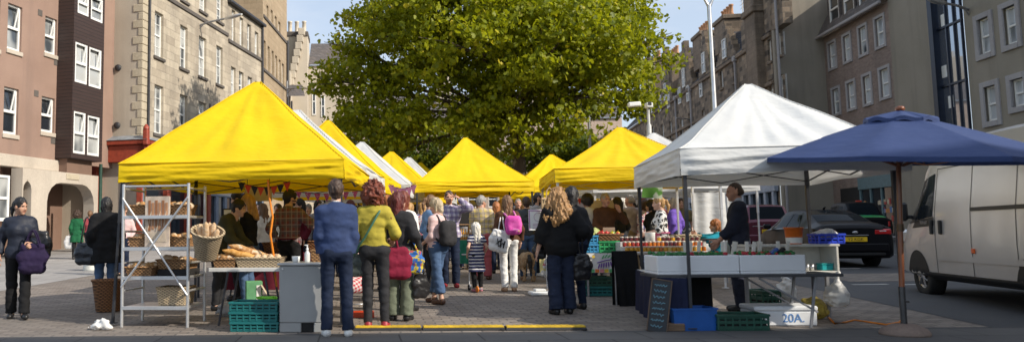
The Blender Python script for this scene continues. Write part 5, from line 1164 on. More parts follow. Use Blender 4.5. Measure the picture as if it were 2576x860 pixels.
# crowd further back
def crowd(label, x, y, Y, h, yaw, hair, topm, fem=False, sk='fair', sleeve=1.0, hr=0, bott=None, beard=None):
    person(label, seen(x, y, Y), h, yaw, fem, vox=.024, hair=hair, sk=sk, top=tr(topm, off=.03, sleeve=sleeve), bottom=tr(bott or c_jean), shoe=s_black, group='shoppers further back in the market', headrot=(hr, 0), beard=beard)
for args in [
 ('woman with light hair in white top under the yellow canopy', 662, 515, 15.0, 1.62, 40, ('long', 'lbrown'), c_white, True),
 ('man with orange face light beside the white blouse, far crowd', 700, 520, 19, 1.70, 150, ('short', 'brown'), c_brown),
 ('woman in red top behind the plaid shirted man', 756, 505, 15.5, 1.72, 120, ('long', 'black'), c_maroon, True),
 ('person with pale violet headscarf in the far left crowd', 776, 512, 20, 1.70, 170, ('bob', 'grey'), c_flor, True),
 ('shopper in red shirt in the far left crowd', 798, 520, 18, 1.66, 160, ('short', 'brown'), c_red),
 ('dark haired shopper in grey shirt left of the man in navy', 800, 508, 16, 1.70, 200, ('bob', 'black'), c_grey, True),
 ('shopper in grey cap and dark grey top left of the man in navy', 814, 516, 14.5, 1.62, 30, ('buzz', 'grey'), c_black2),
 ('dark red haired shopper between navy jumper and mustard top', 882, 508, 14.5, 1.66, 10, ('bob', 'darkred'), c_black, True),
 ('auburn haired shopper behind the curly red hair', 975, 486, 14.5, 1.74, 30, ('long', 'ginger'), c_brown, True),
 ('dark red haired woman right of the curly red hair', 988, 498, 13.0, 1.70, -20, ('bob', 'darkred'), c_flor, True),
 ('shopper in flowery shirt left of the denim shirt', 1062, 512, 19, 1.68, 0, ('long', 'blond'), c_flor, True),
 ('brown haired woman facing us beyond the plaid shirts', 1168, 502, 20, 1.72, 165, ('bob', 'brown'), c_grey, True),
 ('man with thin white hair in dark blue jacket, back turned', 1188, 492, 20.5, 1.78, 0, ('thin', 'grey'), CL('slate_jacket', (.05, .07, .11))),
 ('small shopper with fair hair behind the dark blue jacket', 1206, 500, 22, 1.72, 150, ('short', 'lbrown'), c_khaki),
 ('ginger haired woman behind the yellow plaid shirt', 1248, 503, 18.5, 1.68, -20, ('long', 'ginger'), c_black2, True),
 ('woman with golden hair above the brown cardigan', 1263, 490, 20, 1.76, 10, ('wavy', 'blond'), c_black, True),
 ('tanned bald man with glasses facing us in the crowd', 1302, 490, 19.5, 1.78, 178, ('buzz', 'grey'), c_black2, False, 'ruddy'),
 ('fair shopper right of the tanned bald man', 1318, 505, 20.5, 1.70, 170, ('short', 'fairgrey'), c_blues, False, 'fair'),
 ('pink faced shopper in red scarf behind the bearded man', 1376, 495, 21, 1.76, 190, ('short', 'grey'), c_red, False, 'ruddy'),
 ('shopper with black afro right of the blond woman', 1478, 495, 15.2, 1.74, 10, ('afro', 'black'), c_white, True, 'dark'),
 ('man in blue top between the black tent legs', 1602, 505, 21, 1.72, 20, ('short', 'black'), CL('blue_top', (.06, .15, .35)), False, 'dark'),
 ('woman in flowery top behind the honey seller', 1622, 518, 17, 1.66, 20, ('bob', 'brown'), c_flor, True),
 ('distant shopper in white shirt left of the mustard top', 905, 505, 22, 1.7, 160, ('short', 'brown'), c_white),
 ('far shopper in black between the denim shirt and the post', 1046, 505, 23, 1.72, 20, ('short', 'black'), c_black),
 ('far shopper in pale blue behind the denim shirt', 1120, 506, 24, 1.74, 10, ('short', 'brown'), c_blues),
 ('far shopper in white dress right of the white marquee pole', 1545, 512, 22, 1.66, 160, ('long', 'blond'), c_white, True),
 ('far shopper with grey hair beyond the honey jars', 1668, 508, 22, 1.72, 30, ('short', 'grey'), c_coral),
 ('shopper in dark jacket beneath the pink spotted bunting', 840, 512, 18, 1.7, 20, ('short', 'black'), c_black2),
 ('woman in cream top far behind the bread counter', 720, 516, 18.5, 1.66, 170, ('long', 'brown'), CL('cream_top', (.55, .48, .36)), True),
 ('far man in maroon behind the blond seller', 655, 505, 19, 1.74, 150, ('short', 'black'), c_maroon),
 ('far woman in white hat by the yellow canopy post', 1030, 508, 17.5, 1.66, -30, ('bob', 'blond'), c_white, True),
 ('shopper in sunlit pink top behind the tent pole', 312, 512, 19, 1.7, 170, ('short', 'lbrown'), c_pinkst),
]: crowd(*args)
# ------------------------------------------------------------------ market canopies
from mathutils import noise as mn
def fabric(name, col, trans=.35, rough=.55):
    mt, t, p = begin(name); ob = t.co(); n = t.noise(ob, 1.3, 4, .6); f = t.noise(ob, 260, 2)
    c = t.mix(t.step(n, .3, .7), tuple(x * .86 for x in col), col); t.set(p.inputs['Base Color'], c); p.inputs['Roughness'].default_value = rough; p.inputs['Specular IOR Level'].default_value = .25
    t.set(p.inputs['Normal'], t.bump(t.noise(t.co(scale=(1, 1, 2.5)), 1.7, 4, .55), .32, .12))
    tr = t.new('ShaderNodeBsdfTranslucent'); t.set(tr.inputs[0], c); mx = t.n.new('ShaderNodeMixShader'); mx.inputs[0].default_value = trans
    t.l.new(p.outputs[0], mx.inputs[1]); t.l.new(tr.outputs[0], mx.inputs[2]); t.l.new(mx.outputs[0], t.n['Material Output'].inputs[0]); return mt
F_YEL = fabric('yellow_canvas', (.98, .685, .009), .22); F_WHT = fabric('white_canvas', (.80, .80, .78), .25); F_GRY = fabric('offwhite_canvas', (.86, .86, .83), .2)
M_LEGD = mat('dark_steel_leg', (.05, .05, .055), .4, .5); M_LEGL = mat('white_steel_leg', (.62, .62, .62), .4, .3)
def tent(label, c, yaw, W, D, zv0, zv1, zp, fm, lm, seed, wr=.045, legs=(1, 1, 1, 1), inset=0.0, conc=1.16, group='market gazebos', splay=0.0):
    g = zg(c[1]); t = thing('gazebo', label, 'gazebo', (c[0], c[1], g), R(yaw), group)
    hw, hd = W / 2, D / 2; N = 36
    def roof(u, v):
        a, b = u * 2 - 1, v * 2 - 1; m = max(abs(a), abs(b)); k = 1 - m
        r_ = math.sqrt(k * k + .0016) - .0004
        z = zv1 + (zp - zv1) * (min(k, 1) ** conc) - .02 * max(0, 1 - abs(abs(a) - abs(b)) * 6) * 0
        # slack between the ridges, creases running up to the peak
        rel = (min(abs(a), abs(b)) / m) if m > .001 else 0
        z -= .075 * k * (1 - k) * 4 * (1 - rel) ** 1.0 * .5
        ang = math.atan2(b, a); z += wr * mn.noise(Vector((ang * 5.5, seed, m * 1.2))) * min(1, k * 6) * (1 - k * .55)
        z += wr * .6 * mn.noise(Vector((a * 2.5, b * 2.5, seed + 4))) * min(1, k * 5)
        z = min(z, zp - .018 - .5 * max(0, .03 - m))
        return (a * hw, b * hd, z)
    mb = MB(); mb.grid(roof, N * 2, N * 2); mb.build('canopy', fm, t)
    for q in range(4):
        su, sv = ((-1, -1), (1, -1), (1, 1), (-1, 1))[q]; mb = MB(); mb.tube([Vector(roof(.5 + su * .5 * f, .5 + sv * .5 * f)) + Vector((0, 0, .003)) for f in [.03 + .97 * i / 30 for i in range(31)]], .007, 5); mb.build('seam', fm, t)
    mb = MB(); mb.tube([(-hw - .006, -hd - .006, zv1), (hw + .006, -hd - .006, zv1), (hw + .006, hd + .006, zv1), (-hw - .006, hd + .006, zv1), (-hw - .006, -hd - .006, zv1)], .008, 5); mb.build('edge_piping', fm, t)
    mb = MB(); n = 56
    cs = [(-hw, -hd), (hw, -hd), (hw, hd), (-hw, hd)]
    for i in range(4):
        p, q = Vector(cs[i]), Vector(cs[(i + 1) % 4]); d = q - p; nn = Vector((d.y, -d.x)).normalized()
        def val(u, v, p=p, d=d, nn=nn, i=i):
            e = min(u, 1 - u) * 2; k = p + d * u
            bul = .02 * math.sin(math.pi * v) * min(1, e * 8) + (.030 * mn.noise(Vector((u * 2.6, v * 5.5 + u * 1.5, seed + i * 3))) + .018 * mn.noise(Vector((u * 5, v * 11 - u * 3, seed + i)))) * min(1, e * 10) + .012 * v
            z = zv1 + (zv0 - zv1) * v + (.012 * mn.noise(Vector((u * 4, seed, i))) + .015 * math.sin(math.pi * u)) * v * (1 if i % 2 == 0 else .8)
            return (k.x + nn.x * bul, k.y + nn.y * bul, z)
        mb.grid(val, n, 14, 0, True, None, True)
    mb.build('valance', fm, t)
    for k, (sx, sy) in enumerate(((-1, -1), (1, -1), (1, 1), (-1, 1))):
        if not legs[k]: continue
        x, y = sx * (hw - .05) - (inset if k == 1 else 0), sy * (hd - .05); mb = MB(); ex = splay if k == 0 else 0
        mb.bar((x - ex, y, 0.0), (x - ex * .4, y, zv0 - .5), .035, .035); mb.bar((x - ex * .4, y, zv0 - .52), (x, y, zv1 - .03), .045, .045); mb.box((x - ex - .05, y - .05, 0.001), (x - ex + .05, y + .05, .012), 0)
        mb.build('leg', lm, t)
    mb = MB(); r0 = .012
    for (p, q) in (((-hw, -hd), (hw, -hd)), ((hw, -hd), (hw, hd)), ((hw, hd), (-hw, hd)), ((-hw, hd), (-hw, -hd))):
        P0 = Vector((p[0] * .97, p[1] * .97, zv1 - .06)); P1 = Vector((q[0] * .97, q[1] * .97, zv1 - .06)); P2 = (P0 + P1) / 2; dz = Vector((0, 0, .20))
        for a, b in ((P0, P2 - dz), (P0 - dz, P2), (P2, P1 - dz), (P2 - dz, P1)): mb.bar(a, b, .028, .014)
    mb.build('scissor_frame', lm, t)
    mb = MB()
    mb.bar((0, 0, zv1 + .1), (0, 0, zp - .05), .035)
    for sx, sy in ((-1, -1), (1, -1), (1, 1), (-1, 1)): mb.bar((sx * hw * .96, sy * hd * .96, zv1 - .05), (0, 0, zp - .12), .022)
    mb.build('roof_struts', lm, t)
    return t
def tdir(yaw): return Vector((-math.sin(R(yaw)), math.cos(R(yaw))))
c0 = Vector((-1.64, 9.8)) + tdir(-7) * 1.475
T_ = {}
T_['t1'] = tent('large yellow gazebo over the bread stall, nearest on the left', c0, -7, 2.95, 2.95, 1.80, 2.05, 3.40, F_YEL, M_LEGD, 1.3, splay=.12, conc=1.04)
T_['t2'] = tent('white gazebo between two yellow ones in the left row', (-1.12, 14.4), -8, 2.95, 2.9, 1.80, 2.14, 3.42, F_WHT, M_LEGD, 5.1)
T_['t3'] = tent('third gazebo of the left row, yellow, just past the white one', (-.66, 17.5), -10, 2.95, 2.9, 1.82, 2.16, 3.62, F_YEL, M_LEGD, 9.2)
T_['t4'] = tent('white gazebo further along the left row, fourth from the front', (.13, 20.6), -12, 2.95, 2.9, 1.8, 2.12, 3.42, F_WHT, M_LEGD, 12.7)
T_['t5'] = tent('fifth gazebo of the left row, yellow and small with distance', (1.05, 23.7), -14, 2.95, 2.9, 1.8, 2.12, 3.42, F_YEL, M_LEGD, 15.1)
T_['t6'] = tent('white gazebo peeking between two far yellow roofs', (1.80, 26.8), -14, 2.9, 2.9, 1.8, 2.12, 3.45, F_WHT, M_LEGD, 18.3)
T_['t7'] = tent('farthest yellow gazebo roof left of the centre gazebo', (2.45, 29.9), -14, 2.9, 2.9, 1.8, 2.12, 3.45, F_YEL, M_LEGD, 21.9)
T_['t8'] = tent('yellow gazebo in the centre of the market before the tree trunk', (2.93, 20.85), 0, 3.0, 3.0, 1.93, 2.20, 3.52, F_YEL, M_LEGD, 24.4, legs=(1, 1, 1, 1))
T_['t9'] = tent('yellow gazebo over the vegetable stall beside the white one', (5.31, 15.5), -8, 2.95, 3.0, 1.93, 2.19, 3.14, F_YEL, M_LEGL, 27.5)
T_['t10'] = tent('small yellow gazebo tip behind the vegetable stall', (6.2, 24.6), -4, 3.0, 3.0, 1.85, 2.2, 3.35, F_YEL, M_LEGD, 30.1)
T12c = Vector((3.68, 9.08)) + Vector((math.cos(R(9)), -math.sin(R(9)))) * 1.325 + tdir(-9) * 1.325
T_['t12'] = tent('large white gazebo over the fish counter at right', T12c + Vector((.02, .0)), -9, 2.46, 2.75, 1.775, 2.09, 3.10, F_GRY, M_LEGD, 33.8, wr=.055, inset=.115, conc=1.12)
T_['t13'] = tent('small white gazebo behind the yellow vegetable gazebo', (7.68, 19.9), -6, 3.8, 3.4, 1.85, 2.15, 3.50, F_WHT, M_LEGL, 36.6)
def weight(label, p, m, r_=.13):
    q = [ell((p.x, p.y, p.z + .04), (r_, r_ * .8, .05)), ell((p.x + .05, p.y - .04, p.z + .07), (.05, .06, .05)), ell((p.x - .06, p.y + .03, p.z + .06), (.06, .05, .06)), ell((p.x + .01, p.y, p.z + .10), (.03, .04, .04))]
    o = soft('weight_bag', q, .014, m, None, .015, [(.02, 22, 22, 22, 2), (.012, 45, 45, 45, 3)], [(0, 0, -1, -p.z - .001)]); return tag(o, label, 'weight bag')
M_PLAST = mat('white_plastic_bag', (.72, .71, .68), .4, var=.06, trans=.06)
weight('crumpled white weight bag at the foot of the left tent leg', G(258, 828), M_PLAST)
p = G(1362, 742); mb = MB(); mb.box((p.x - .2, p.y - .15, p.z + .001), (p.x + .2, p.y + .15, p.z + .07), 0, .02); mb.box((p.x - .12, p.y - .1, p.z + .071), (p.x + .06, p.y + .1, p.z + .11), 0, .02)
tag(mb.build('tent_weight', M_WHITE), 'white slab weight under the thin white leg by the poster', 'tent weight')

# ------------------------------------------------------------------ generic stall goods
W_TAN = weave('tan_wicker', (.30, .15, .06), (.50, .28, .12)); W_PALE = weave('pale_wicker', (.50, .37, .22), (.68, .54, .36), 34, 60); W_DARK = weave('brown_wicker', (.20, .085, .03), (.34, .15, .055), 30, 42)
M_CRUST = blotch('bread_crust', (.40, .20, .07), (.56, .34, .15), 20, .5, (.66, .52, .36)); M_CRUST2 = blotch('pale_bread_crust', (.55, .36, .20), (.64, .48, .32), 24, .5)
M_ALU = mat('aluminium', (.66, .66, .66), .38, .75, var=.1); M_ZINC = mat('grey_enamel', (.36, .36, .35), .5, .1, var=.08, scale=2); M_TBL = mat('white_table_top', (.62, .61, .58), .5, var=.08)
def at_px(x, y, Y): return P(x, y, Y)
def basket(label, base, w, d, h, m, rz=0, group=None, name='wicker_basket', taper=.86):
    t = tag(None or bpy.data.objects.new(name, None), label, 'basket', group); COL.objects.link(t); t.location = base; t.rotation_euler = (0, 0, rz)
    mb = MB(); th = .016
    def ring(sx, sy, z): return [(-sx, -sy, z), (sx, -sy, z), (sx, sy, z), (-sx, sy, z)]
    a, b = w / 2, d / 2; lv = [ring(a * taper, b * taper, 0), ring(a, b, h), ring(a - th, b - th, h), ring(a * taper - th, b * taper - th, .015)]
    V = [v for r_ in lv for v in r_]; F = [[k * 4 + j, k * 4 + (j + 1) % 4, (k + 1) * 4 + (j + 1) % 4, (k + 1) * 4 + j] for k in range(3) for j in range(4)] + [[3, 2, 1, 0], [12, 13, 14, 15]]
    mb.add(V, F, 0); mb.build('woven_body', m, t)
    mb = MB(); r_ = [(-a, -b, h), (a, -b, h), (a, b, h), (-a, b, h), (-a, -b, h)]; mb.tube(r_, .013, 6); mb.build('rim', m, t); return t
def loaf(label, c, L, r_, rz, m, tilt=0, group='loaves of bread', kind='loaf'):
    mb = MB(); n = 9; pts = []; rs = []
    for i in range(n):
        f = i / (n - 1) * 2 - 1; pts.append((f * L / 2, 0, .008 * math.sin(f * 9))); rs.append(r_ * max(.12, (1 - abs(f) ** 3.2) ** .5) * (1 + .05 * math.sin(f * 14)))
    mb.tube(pts, rs, 10); o = mb.build('bread_' + kind, m); o.location = c; o.rotation_euler = (0, R(tilt), R(rz)); return tag(o, label, 'bread', group)
def crate(label, base, w, d, h, m, rz=0, group=None, slots=3, name='plastic_crate'):
    t = bpy.data.objects.new(name, None); COL.objects.link(t); tag(t, label, 'crate', group); t.location = base; t.rotation_euler = (0, 0, rz)
    a, b = w / 2, d / 2; th = .012
    mb = MB(); mb.box((-a, -b, 0), (a, b, .015), 0); 
    for (x0, x1, y0, y1) in ((-a, a, -b, -b + th), (-a, a, b - th, b), (-a, -a + th, -b, b), (a - th, a, -b, b)):
        zz = [.016, h * .30, h * .42, h * .62, h * .74, h - .02]
        for k in range(0, 6, 2): mb.box((x0, y0, zz[k]), (x1, y1, zz[k + 1]), 0, .003)
    n = max(4, int(w / .075))
    for i in range(n + 1):
        x = -a + (w - .02) * i / n
        for y in (-b - .004, b - th): mb.box((x, y, .01), (x + .02, y + th + .004, h - .01), 0, .003)
    for i in range(4):
        y = -b + (d - .02) * i / 3
        for x in (-a - .004, a - th): mb.box((x, y, .01), (x + th + .004, y + .02, h - .01), 0, .003)
    mb.build('slatted_body', m, t)
    mb = MB()
    for (x0, x1, y0, y1) in ((-a - .012, a + .012, -b - .012, -b + .02), (-a - .012, a + .012, b - .02, b + .012), (-a - .012, -a + .02, -b + .02, b - .02), (a - .02, a + .012, -b + .02, b - .02)): mb.box((x0, y0, h - .028), (x1, y1, h), 0, .004)
    mb.build('rim', m, t)
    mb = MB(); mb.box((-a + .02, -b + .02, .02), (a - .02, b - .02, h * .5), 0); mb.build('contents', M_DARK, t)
    return t
def table(label, x0, x1, y0, y1, z, tm, lm, rz=0, o=(0, 0), cloth_=None, th=.035, name='trestle_table', g=0):
    t = thing(name, label, 'table', (o[0], o[1], g), rz); mb = MB(); mb.box((x0, y0, z - th), (x1, y1, z), 0, .006); mb.build('table_top', tm, t)
    for x in (x0 + .12, x1 - .12):
        for y in (y0 + .06, y1 - .06): mb = MB(); mb.bar((x, y, 0), (x + (.12 if x < (x0 + x1) / 2 else -.12), y, z - th - .001), .025); mb.build('leg', lm, t)
    return t
YAW1 = R(-7); YAW12 = R(-9)
def local(o, rz):
    M = Matrix.Translation(o) @ Matrix.Rotation(rz, 4, 'Z'); return lambda x, y, z: M @ Vector((x, y, z))
# --- bread rack
o = G(306, 822); RK = thing('steel_rack', 'aluminium rack of bread baskets with crossed braces under the yellow canopy', 'rack', o, YAW1)
Lr = local(o, YAW1); RW, RD, RH = .86, .66, 1.80
for (x, y) in ((0, 0), (RW, 0), (RW, RD), (0, RD)): mb = MB(); mb.tube([(x, y, 0), (x, y, RH)], .021, 8); mb.build('upright', M_ALU, RK)
SHZ = (1.40, 1.0, .635, .26)
for z in SHZ: mb = MB(); mb.box((.022, .0, z - .035), (RW - .022, RD, z - .004), 0, .004); mb.box((.0, -.018, z - .045), (RW, -.001, z), 0, .004); mb.build('shelf', M_ALU, RK)
for (p_, q_) in (((0, -.03, 1.62), (RW, -.03, .40)), ((0, -.034, .50), (RW, -.034, 1.62))): mb = MB(); mb.tube([p_, q_], .014, 6); mb.build('cross_brace', M_ALU, RK)
for a, b_ in [((0, y, RH - .03), (RW, y, RH - .03)) for y in (0, RD)] + [((x, 0, z), (x, RD, z)) for x in (0, RW) for z in (RH - .06, 1.2, .8, .45)]: mb = MB(); mb.tube([a, b_], .015, 6); mb.build('rail', M_ALU, RK)
k = 0
for (x, y, z, w_, d_, h_, lbl) in ((.17, .33, 1.40, .30, .42, .13, 'tan basket on the top shelf of the rack, left'), (.60, .30, 1.40, .40, .42, .13, 'tan basket on the top shelf of the rack, right'), (.17, .28, 1.0, .28, .4, .12, 'tan basket beside the bread poster on the second shelf'),
        (.66, .32, 1.0, .28, .4, .12, 'tan basket right of the bread poster on the second shelf'), (.20, .22, .635, .36, .40, .11, 'tan basket at the left of the third shelf'), (.60, .36, .71, .44, .42, .12, 'tan basket raised at the right of the third shelf'), (.60, .30, .26, .38, .42, .22, 'pale deep basket alone on the lowest shelf')):
    basket(lbl, Lr(x, y, z + .001), w_, d_, h_, W_PALE if 'pale' in lbl else W_TAN, YAW1, 'baskets on the bread rack')
    if 'pale' not in lbl:
        rr = random.Random(k); k += 1
        for j in range(4): loaf('round crusty loaf in the ' + lbl.replace(' of the rack', ''), Lr(x + (j - 1.5) * w_ * .2, y - .06 + rr.uniform(-.04, .06), z + h_ - .01 + rr.uniform(0, .02)), rr.uniform(.16, .24), rr.uniform(.045, .06), rr.uniform(0, 180), M_CRUST if j % 2 else M_CRUST2, 0, 'round loaves heaped in the rack baskets')
# basket support box on third shelf
mb = MB(); mb.box((.40, .15, .636), (.82, .57, .709), 0); mb.build('riser', M_DARK, RK)
# bread poster
t = thing('bread_poster', 'framed poster picturing baguettes in a basket, on the rack', 'poster', Lr(.43, .05, 1.002), YAW1)
mb = MB(); mb.box((-.165, 0, 0), (.165, .02, .64), 0, .004); mb.build('board', mat('poster_paper', (.55, .45, .36), .4, var=.3, scale=7), t)
mb = MB()
for i in range(6): x = -.12 + i * .045; mb.box((x, -.006, .2 + .02 * (i % 3)), (x + .034, -.001, .59 - .03 * (i % 2)), i % 2, .004)
for i in range(9): mb.box((-.13 + i * .004, -.005, .06 + i * .014), (.13 - i * .003, -.0012, .070 + i * .014), 2, .002)
for x in (-.1, .02, .1): mb.tube([(x - .03, -.008, .2), (x, -.008, .32), (x + .02, -.008, .45)], .004, 4, 2)
mb.build('printed_picture', [mat('print_brown', (.28, .12, .05)), mat('print_rust', (.40, .20, .10)), mat('print_straw', (.62, .52, .40))], t)
# tilted basket with baguettes
c_ = P(518, 648, 9.62); t = bpy.data.objects.new('wicker_basket', None); COL.objects.link(t); tag(t, 'pale round basket of baguettes tilted out from the rack', 'basket'); t.location = c_; t.rotation_euler = (R(26), R(9), 0)
mb = MB(); mb.lathe([(0, 0), (.125, 0), (.135, .02), (.19, .32), (.205, .36), (.19, .365), (.172, .33), (.12, .04), (0, .03)], 28, (0, 0, 0), 0, True, None, 1, .85); mb.build('woven_body', W_PALE, t)
mb = MB(); mb.tube([(.20 * math.cos(a), .172 * math.sin(a), .365) for a in [i * math.pi / 12 for i in range(25)]], .017, 6); mb.build('rim', W_PALE, t)
Mb = Matrix.Translation(c_) @ Matrix.Rotation(R(9), 4, 'Y') @ Matrix.Rotation(R(26), 4, 'X')
for i, (x, y, top_) in enumerate(((-.09, .02, .44), (-.02, -.02, .50), (.05, .05, .47), (.10, -.01, .42), (.0, .08, .45))):
    p0 = Mb @ Vector((x * .5, y * .5, .1)); p1 = Mb @ Vector((x * 1.25, y, top_)); mb = MB(); d = p1 - p0
    mb.tube([p0 - p0, d * .3, d * .7, d * .93, d], [.035, .042, .042, .03, .006], 10); o_ = mb.build('baguette', M_CRUST2); o_.location = p0; tag(o_, 'pale baguette standing in the tilted round basket', 'bread', 'baguettes in the tilted basket')
# floor basket
o_ = G(272, 782); o_.z = zg(o_.y); t = thing('wicker_hamper', 'large orange brown wicker basket standing on the ground by the tent leg', 'basket', o_)
mb = MB(); mb.lathe([(0, 0), (.17, 0), (.18, .02), (.235, .42), (.245, .45), (.23, .455), (.21, .40), (.16, .04), (0, .03)], 28); mb.build('woven_body', W_DARK, t)
mb = MB(); mb.tube([(.24 * math.cos(a), .24 * math.sin(a), .455) for a in [i * math.pi / 12 for i in range(25)]], .018, 6); mb.build('rim', W_DARK, t)
# white table with baskets
o_ = G(540, 800); o_ = Vector((P(524, 700, 9.85).x, 9.85, 0)); zt_ = P(610, 676, 9.85).z
TB = table('white topped folding table holding the long bread basket', 0, .95, 0, .62, zt_, M_TBL, M_LEGD, YAW1, (o_.x, o_.y), g=zg(9.85), th=.05)
Lt = local(Vector((o_.x, o_.y, zg(9.85))), YAW1)
b1 = basket('small tan bread basket at the left end of the white table', Lt(.19, .22, zt_ + .001), .30, .36, .11, W_TAN, YAW1, 'baskets on the white table')
b2 = basket('long pale bread basket along the front of the white table', Lt(.63, .20, zt_ + .001), .60, .32, .12, W_PALE, YAW1, 'baskets on the white table')
rr = random.Random(4)
for j in range(4): loaf('loaf in the small tan basket on the white table', Lt(.10 + j * .055, .2 + rr.uniform(-.08, .08), zt_ + .12), .20, .05, rr.uniform(-30, 60), (M_CRUST, M_CRUST2)[j % 2], 0, 'loaves in the small tan basket')
loaf('long brown baguette lying slanted across the pale basket', Lt(.50, .24, zt_ + .19), .62, .05, 8, M_CRUST, 18, None, 'baguette')
loaf('orange crusted baguette in front of the brown one', Lt(.40, .14, zt_ + .16), .52, .045, 4, blotch('golden_crust', (.50, .24, .05), (.62, .34, .10), 20, .5), 14, None, 'baguette')
for j in range(4): loaf('flat pale loaf in the long basket on the white table', Lt(.60 + j * .08, .2, zt_ + .115), .22, .05, 80 + 10 * j, M_CRUST2, 0, 'flat loaves in the long basket')
# counter
o_ = G(757, 843); o_ = Vector((P(757, 700, 9.25).x, 9.25, zg(9.25))); t = thing('serving_counter', 'plain grey metal counter with dark notch at the bottom', 'counter', o_, YAW1)
hC = P(757, 662, 9.25).z
mb = MB(); mb.box((-.265, 0, .11), (.265, .6, hC - .03), 0, .012); mb.box((-.265, .002, 0), (.0, .6, .109), 0, .008); mb.box((.15, .002, 0), (.265, .6, .109), 0, .008); mb.build('cabinet', M_ZINC, t)
mb = MB(); mb.box((-.285, -.02, hC - .029), (.285, .62, hC), 0, .008); mb.build('counter_top', mat('counter_top_grey', (.45, .45, .44), .35, .2), t)
mb = MB(); mb.box((.001, .02, .002), (.149, .58, .108), 0); mb.build('notch', M_DARK, t)  # near-black block filling the gap in place of its shade
mb = MB(); mb.tube([(-.22, -.012, hC - .07), (-.22, .0, hC - .07)], .012, 8); mb.build('screw', M_STEEL, t)
Lc = local(o_, YAW1)
def small_lathe(name, label, cat, p_, prof, m, n=16, group=None):
    mb = MB(); mb.lathe(prof, n); o = mb.build(name, m); o.location = p_; return tag(o, label, cat, group)
t = thing('soap_bottle', 'clear pump bottle standing on the grey counter', 'bottle', Lc(.04, .2, hC + .001))
mb = MB(); mb.lathe([(0, 0), (.032, 0), (.034, .02), (.034, .11), (.015, .135), (.012, .15), (0, .15)], 14); mb.build('flask', mat('clear_plastic', (.62, .63, .6), .15, var=.05), t)
mb = MB(); mb.lathe([(.016, .15), (.016, .17), (.006, .172), (.006, .2), (0, .2)], 12); mb.box((-.035, -.007, .2), (.012, .007, .212), 0, .003); mb.build('pump', M_WHITE, t)
small_lathe('cup', 'short white cup beside the pump bottle on the counter', 'cup', Lc(-.09, .15, hC + .001), [(0, 0), (.04, 0), (.05, .075), (.046, .075), (.037, .006), (0, .006)], M_WHITE)
basket('small brown basket at the back of the grey counter', Lc(.17, .35, hC + .001), .2, .2, .14, W_TAN, YAW1)
t = thing('price_card', 'small framed card standing by the navy jumper', 'card', Lc(.14, .42, hC + .142), YAW1); mb = MB(); mb.box((-.045, 0, 0), (.045, .012, .13), 0); mb.build('frame', M_DARK, t); mb = MB(); mb.box((-.038, -.003, .012), (.038, -.0005, .12), 0); mb.build('sheet', M_WHITE, t)
# crates stack
M_TEAL = mat('teal_plastic', (.01, .14, .14), .45, var=.15); M_BLUEC = mat('blue_plastic', (.02, .11, .40), .4, var=.12); M_LBLUE = mat('sky_blue_plastic', (.05, .26, .46), .4); M_GREENC = mat('green_plastic', (.03, .30, .10), .4); M_DGREEN = mat('dark_green_plastic', (.015, .075, .05), .45)
o_ = G(641, 835)
for i, wd_ in enumerate(('lowest', 'middle', 'topmost')): crate('teal bread crate under the white table, %s of its stack' % wd_, (o_.x + (.01 if i == 0 else 0), o_.y + .2, o_.z + .001 + i * .118), .58, .38, .117, M_TEAL, YAW1, 'teal crates under the white table')
mb = MB(); rr = random.Random(2); pts = [(math.cos(a * 1.3) * (.10 + .03 * math.sin(a * 3)), math.sin(a * 1.3) * .05, .02 + .03 * abs(math.sin(a * 2.1))) for a in [i * .35 for i in range(50)]]; mb.tube(pts, .008, 6); o2 = mb.build('rope', mat('lime_rope', (.18, .55, .03), .5)); o2.location = (o_.x + .13, o_.y + .12, o_.z + .355); tag(o2, 'lime green rope coiled on the teal crates', 'rope')
def sack(name, label, cat, c, rx, ry, rz_, m, vox=.016, neck=True, amp=.02, group=None):
    q = [ell((0, 0, rz_ * .8), (rx, ry, rz_ * .85)), ell((0, 0, rz_ * .45), (rx * 1.05, ry * 1.05, rz_ * .45))]
    if neck: q += [cap((0, 0, rz_ * 1.4), (.01, 0, rz_ * 1.85), rx * .55, rx * .12), cap((.01, 0, rz_ * 1.85), (.02, 0, rz_ * 2.1), rx * .12, rx * .25)]
    o = soft(name, q, vox, m, None, .04, [(amp, 9, 9, 14, 3), (amp * .6, 22, 22, 30, 6)], [(0, 0, -1, -.002)]); o.location = c; return tag(o, label, cat, group)
sack('plastic_bag', 'translucent bag slumped behind the teal crates', 'bag', G(560, 806) + Vector((0, .5, 0)), .15, .12, .13, mat('clear_bag', (.42, .42, .42), .3, trans=.3), neck=False)
t = thing('paper_carton', 'green and white carton with a cream flap under the table', 'carton', G(612, 800) + Vector((.02, .9, .15)), R(12)); mb = MB(); mb.box((-.12, -.1, -.15), (.12, .1, .30), 0, .01); mb.build('carton_body', mat('carton_green', (.12, .33, .16), .6), t); mb = MB(); mb.box((.03, -.108, -.1), (.1, -.101, .24), 0); mb.build('carton_panel', M_WHITE, t); mb = MB(); mb.bar((.1, -.1, .25), (.22, -.12, .05), .14, .01); mb.build('carton_flap', mat('card_cream', (.6, .5, .36)), t)
# maroon cloth table at the back of the bread stall
o_ = PZ(690, 12.9); t = table('back table under a maroon cloth in the bread stall', -.9, .9, 0, .5, .78, c_maroon, M_LEGD, YAW1, (o_.x, o_.y), g=o_.z); mb = MB(); mb.grid(lambda u, v: (-.9 + 1.8 * u, -.012 - .015 * math.sin(u * 30), .775 - .6 * v), 60, 6); mb.build('cloth_front', c_maroon, t)
basket('brown basket on the maroon cloth behind the blond seller', Vector((o_.x + .1, o_.y + .2, o_.z + .785)), .6, .3, .16, W_DARK, YAW1)
basket('brown basket behind the plaid shirted man', Vector((o_.x + .72, o_.y + .2, o_.z + .785)), .3, .3, .18, W_DARK, YAW1)
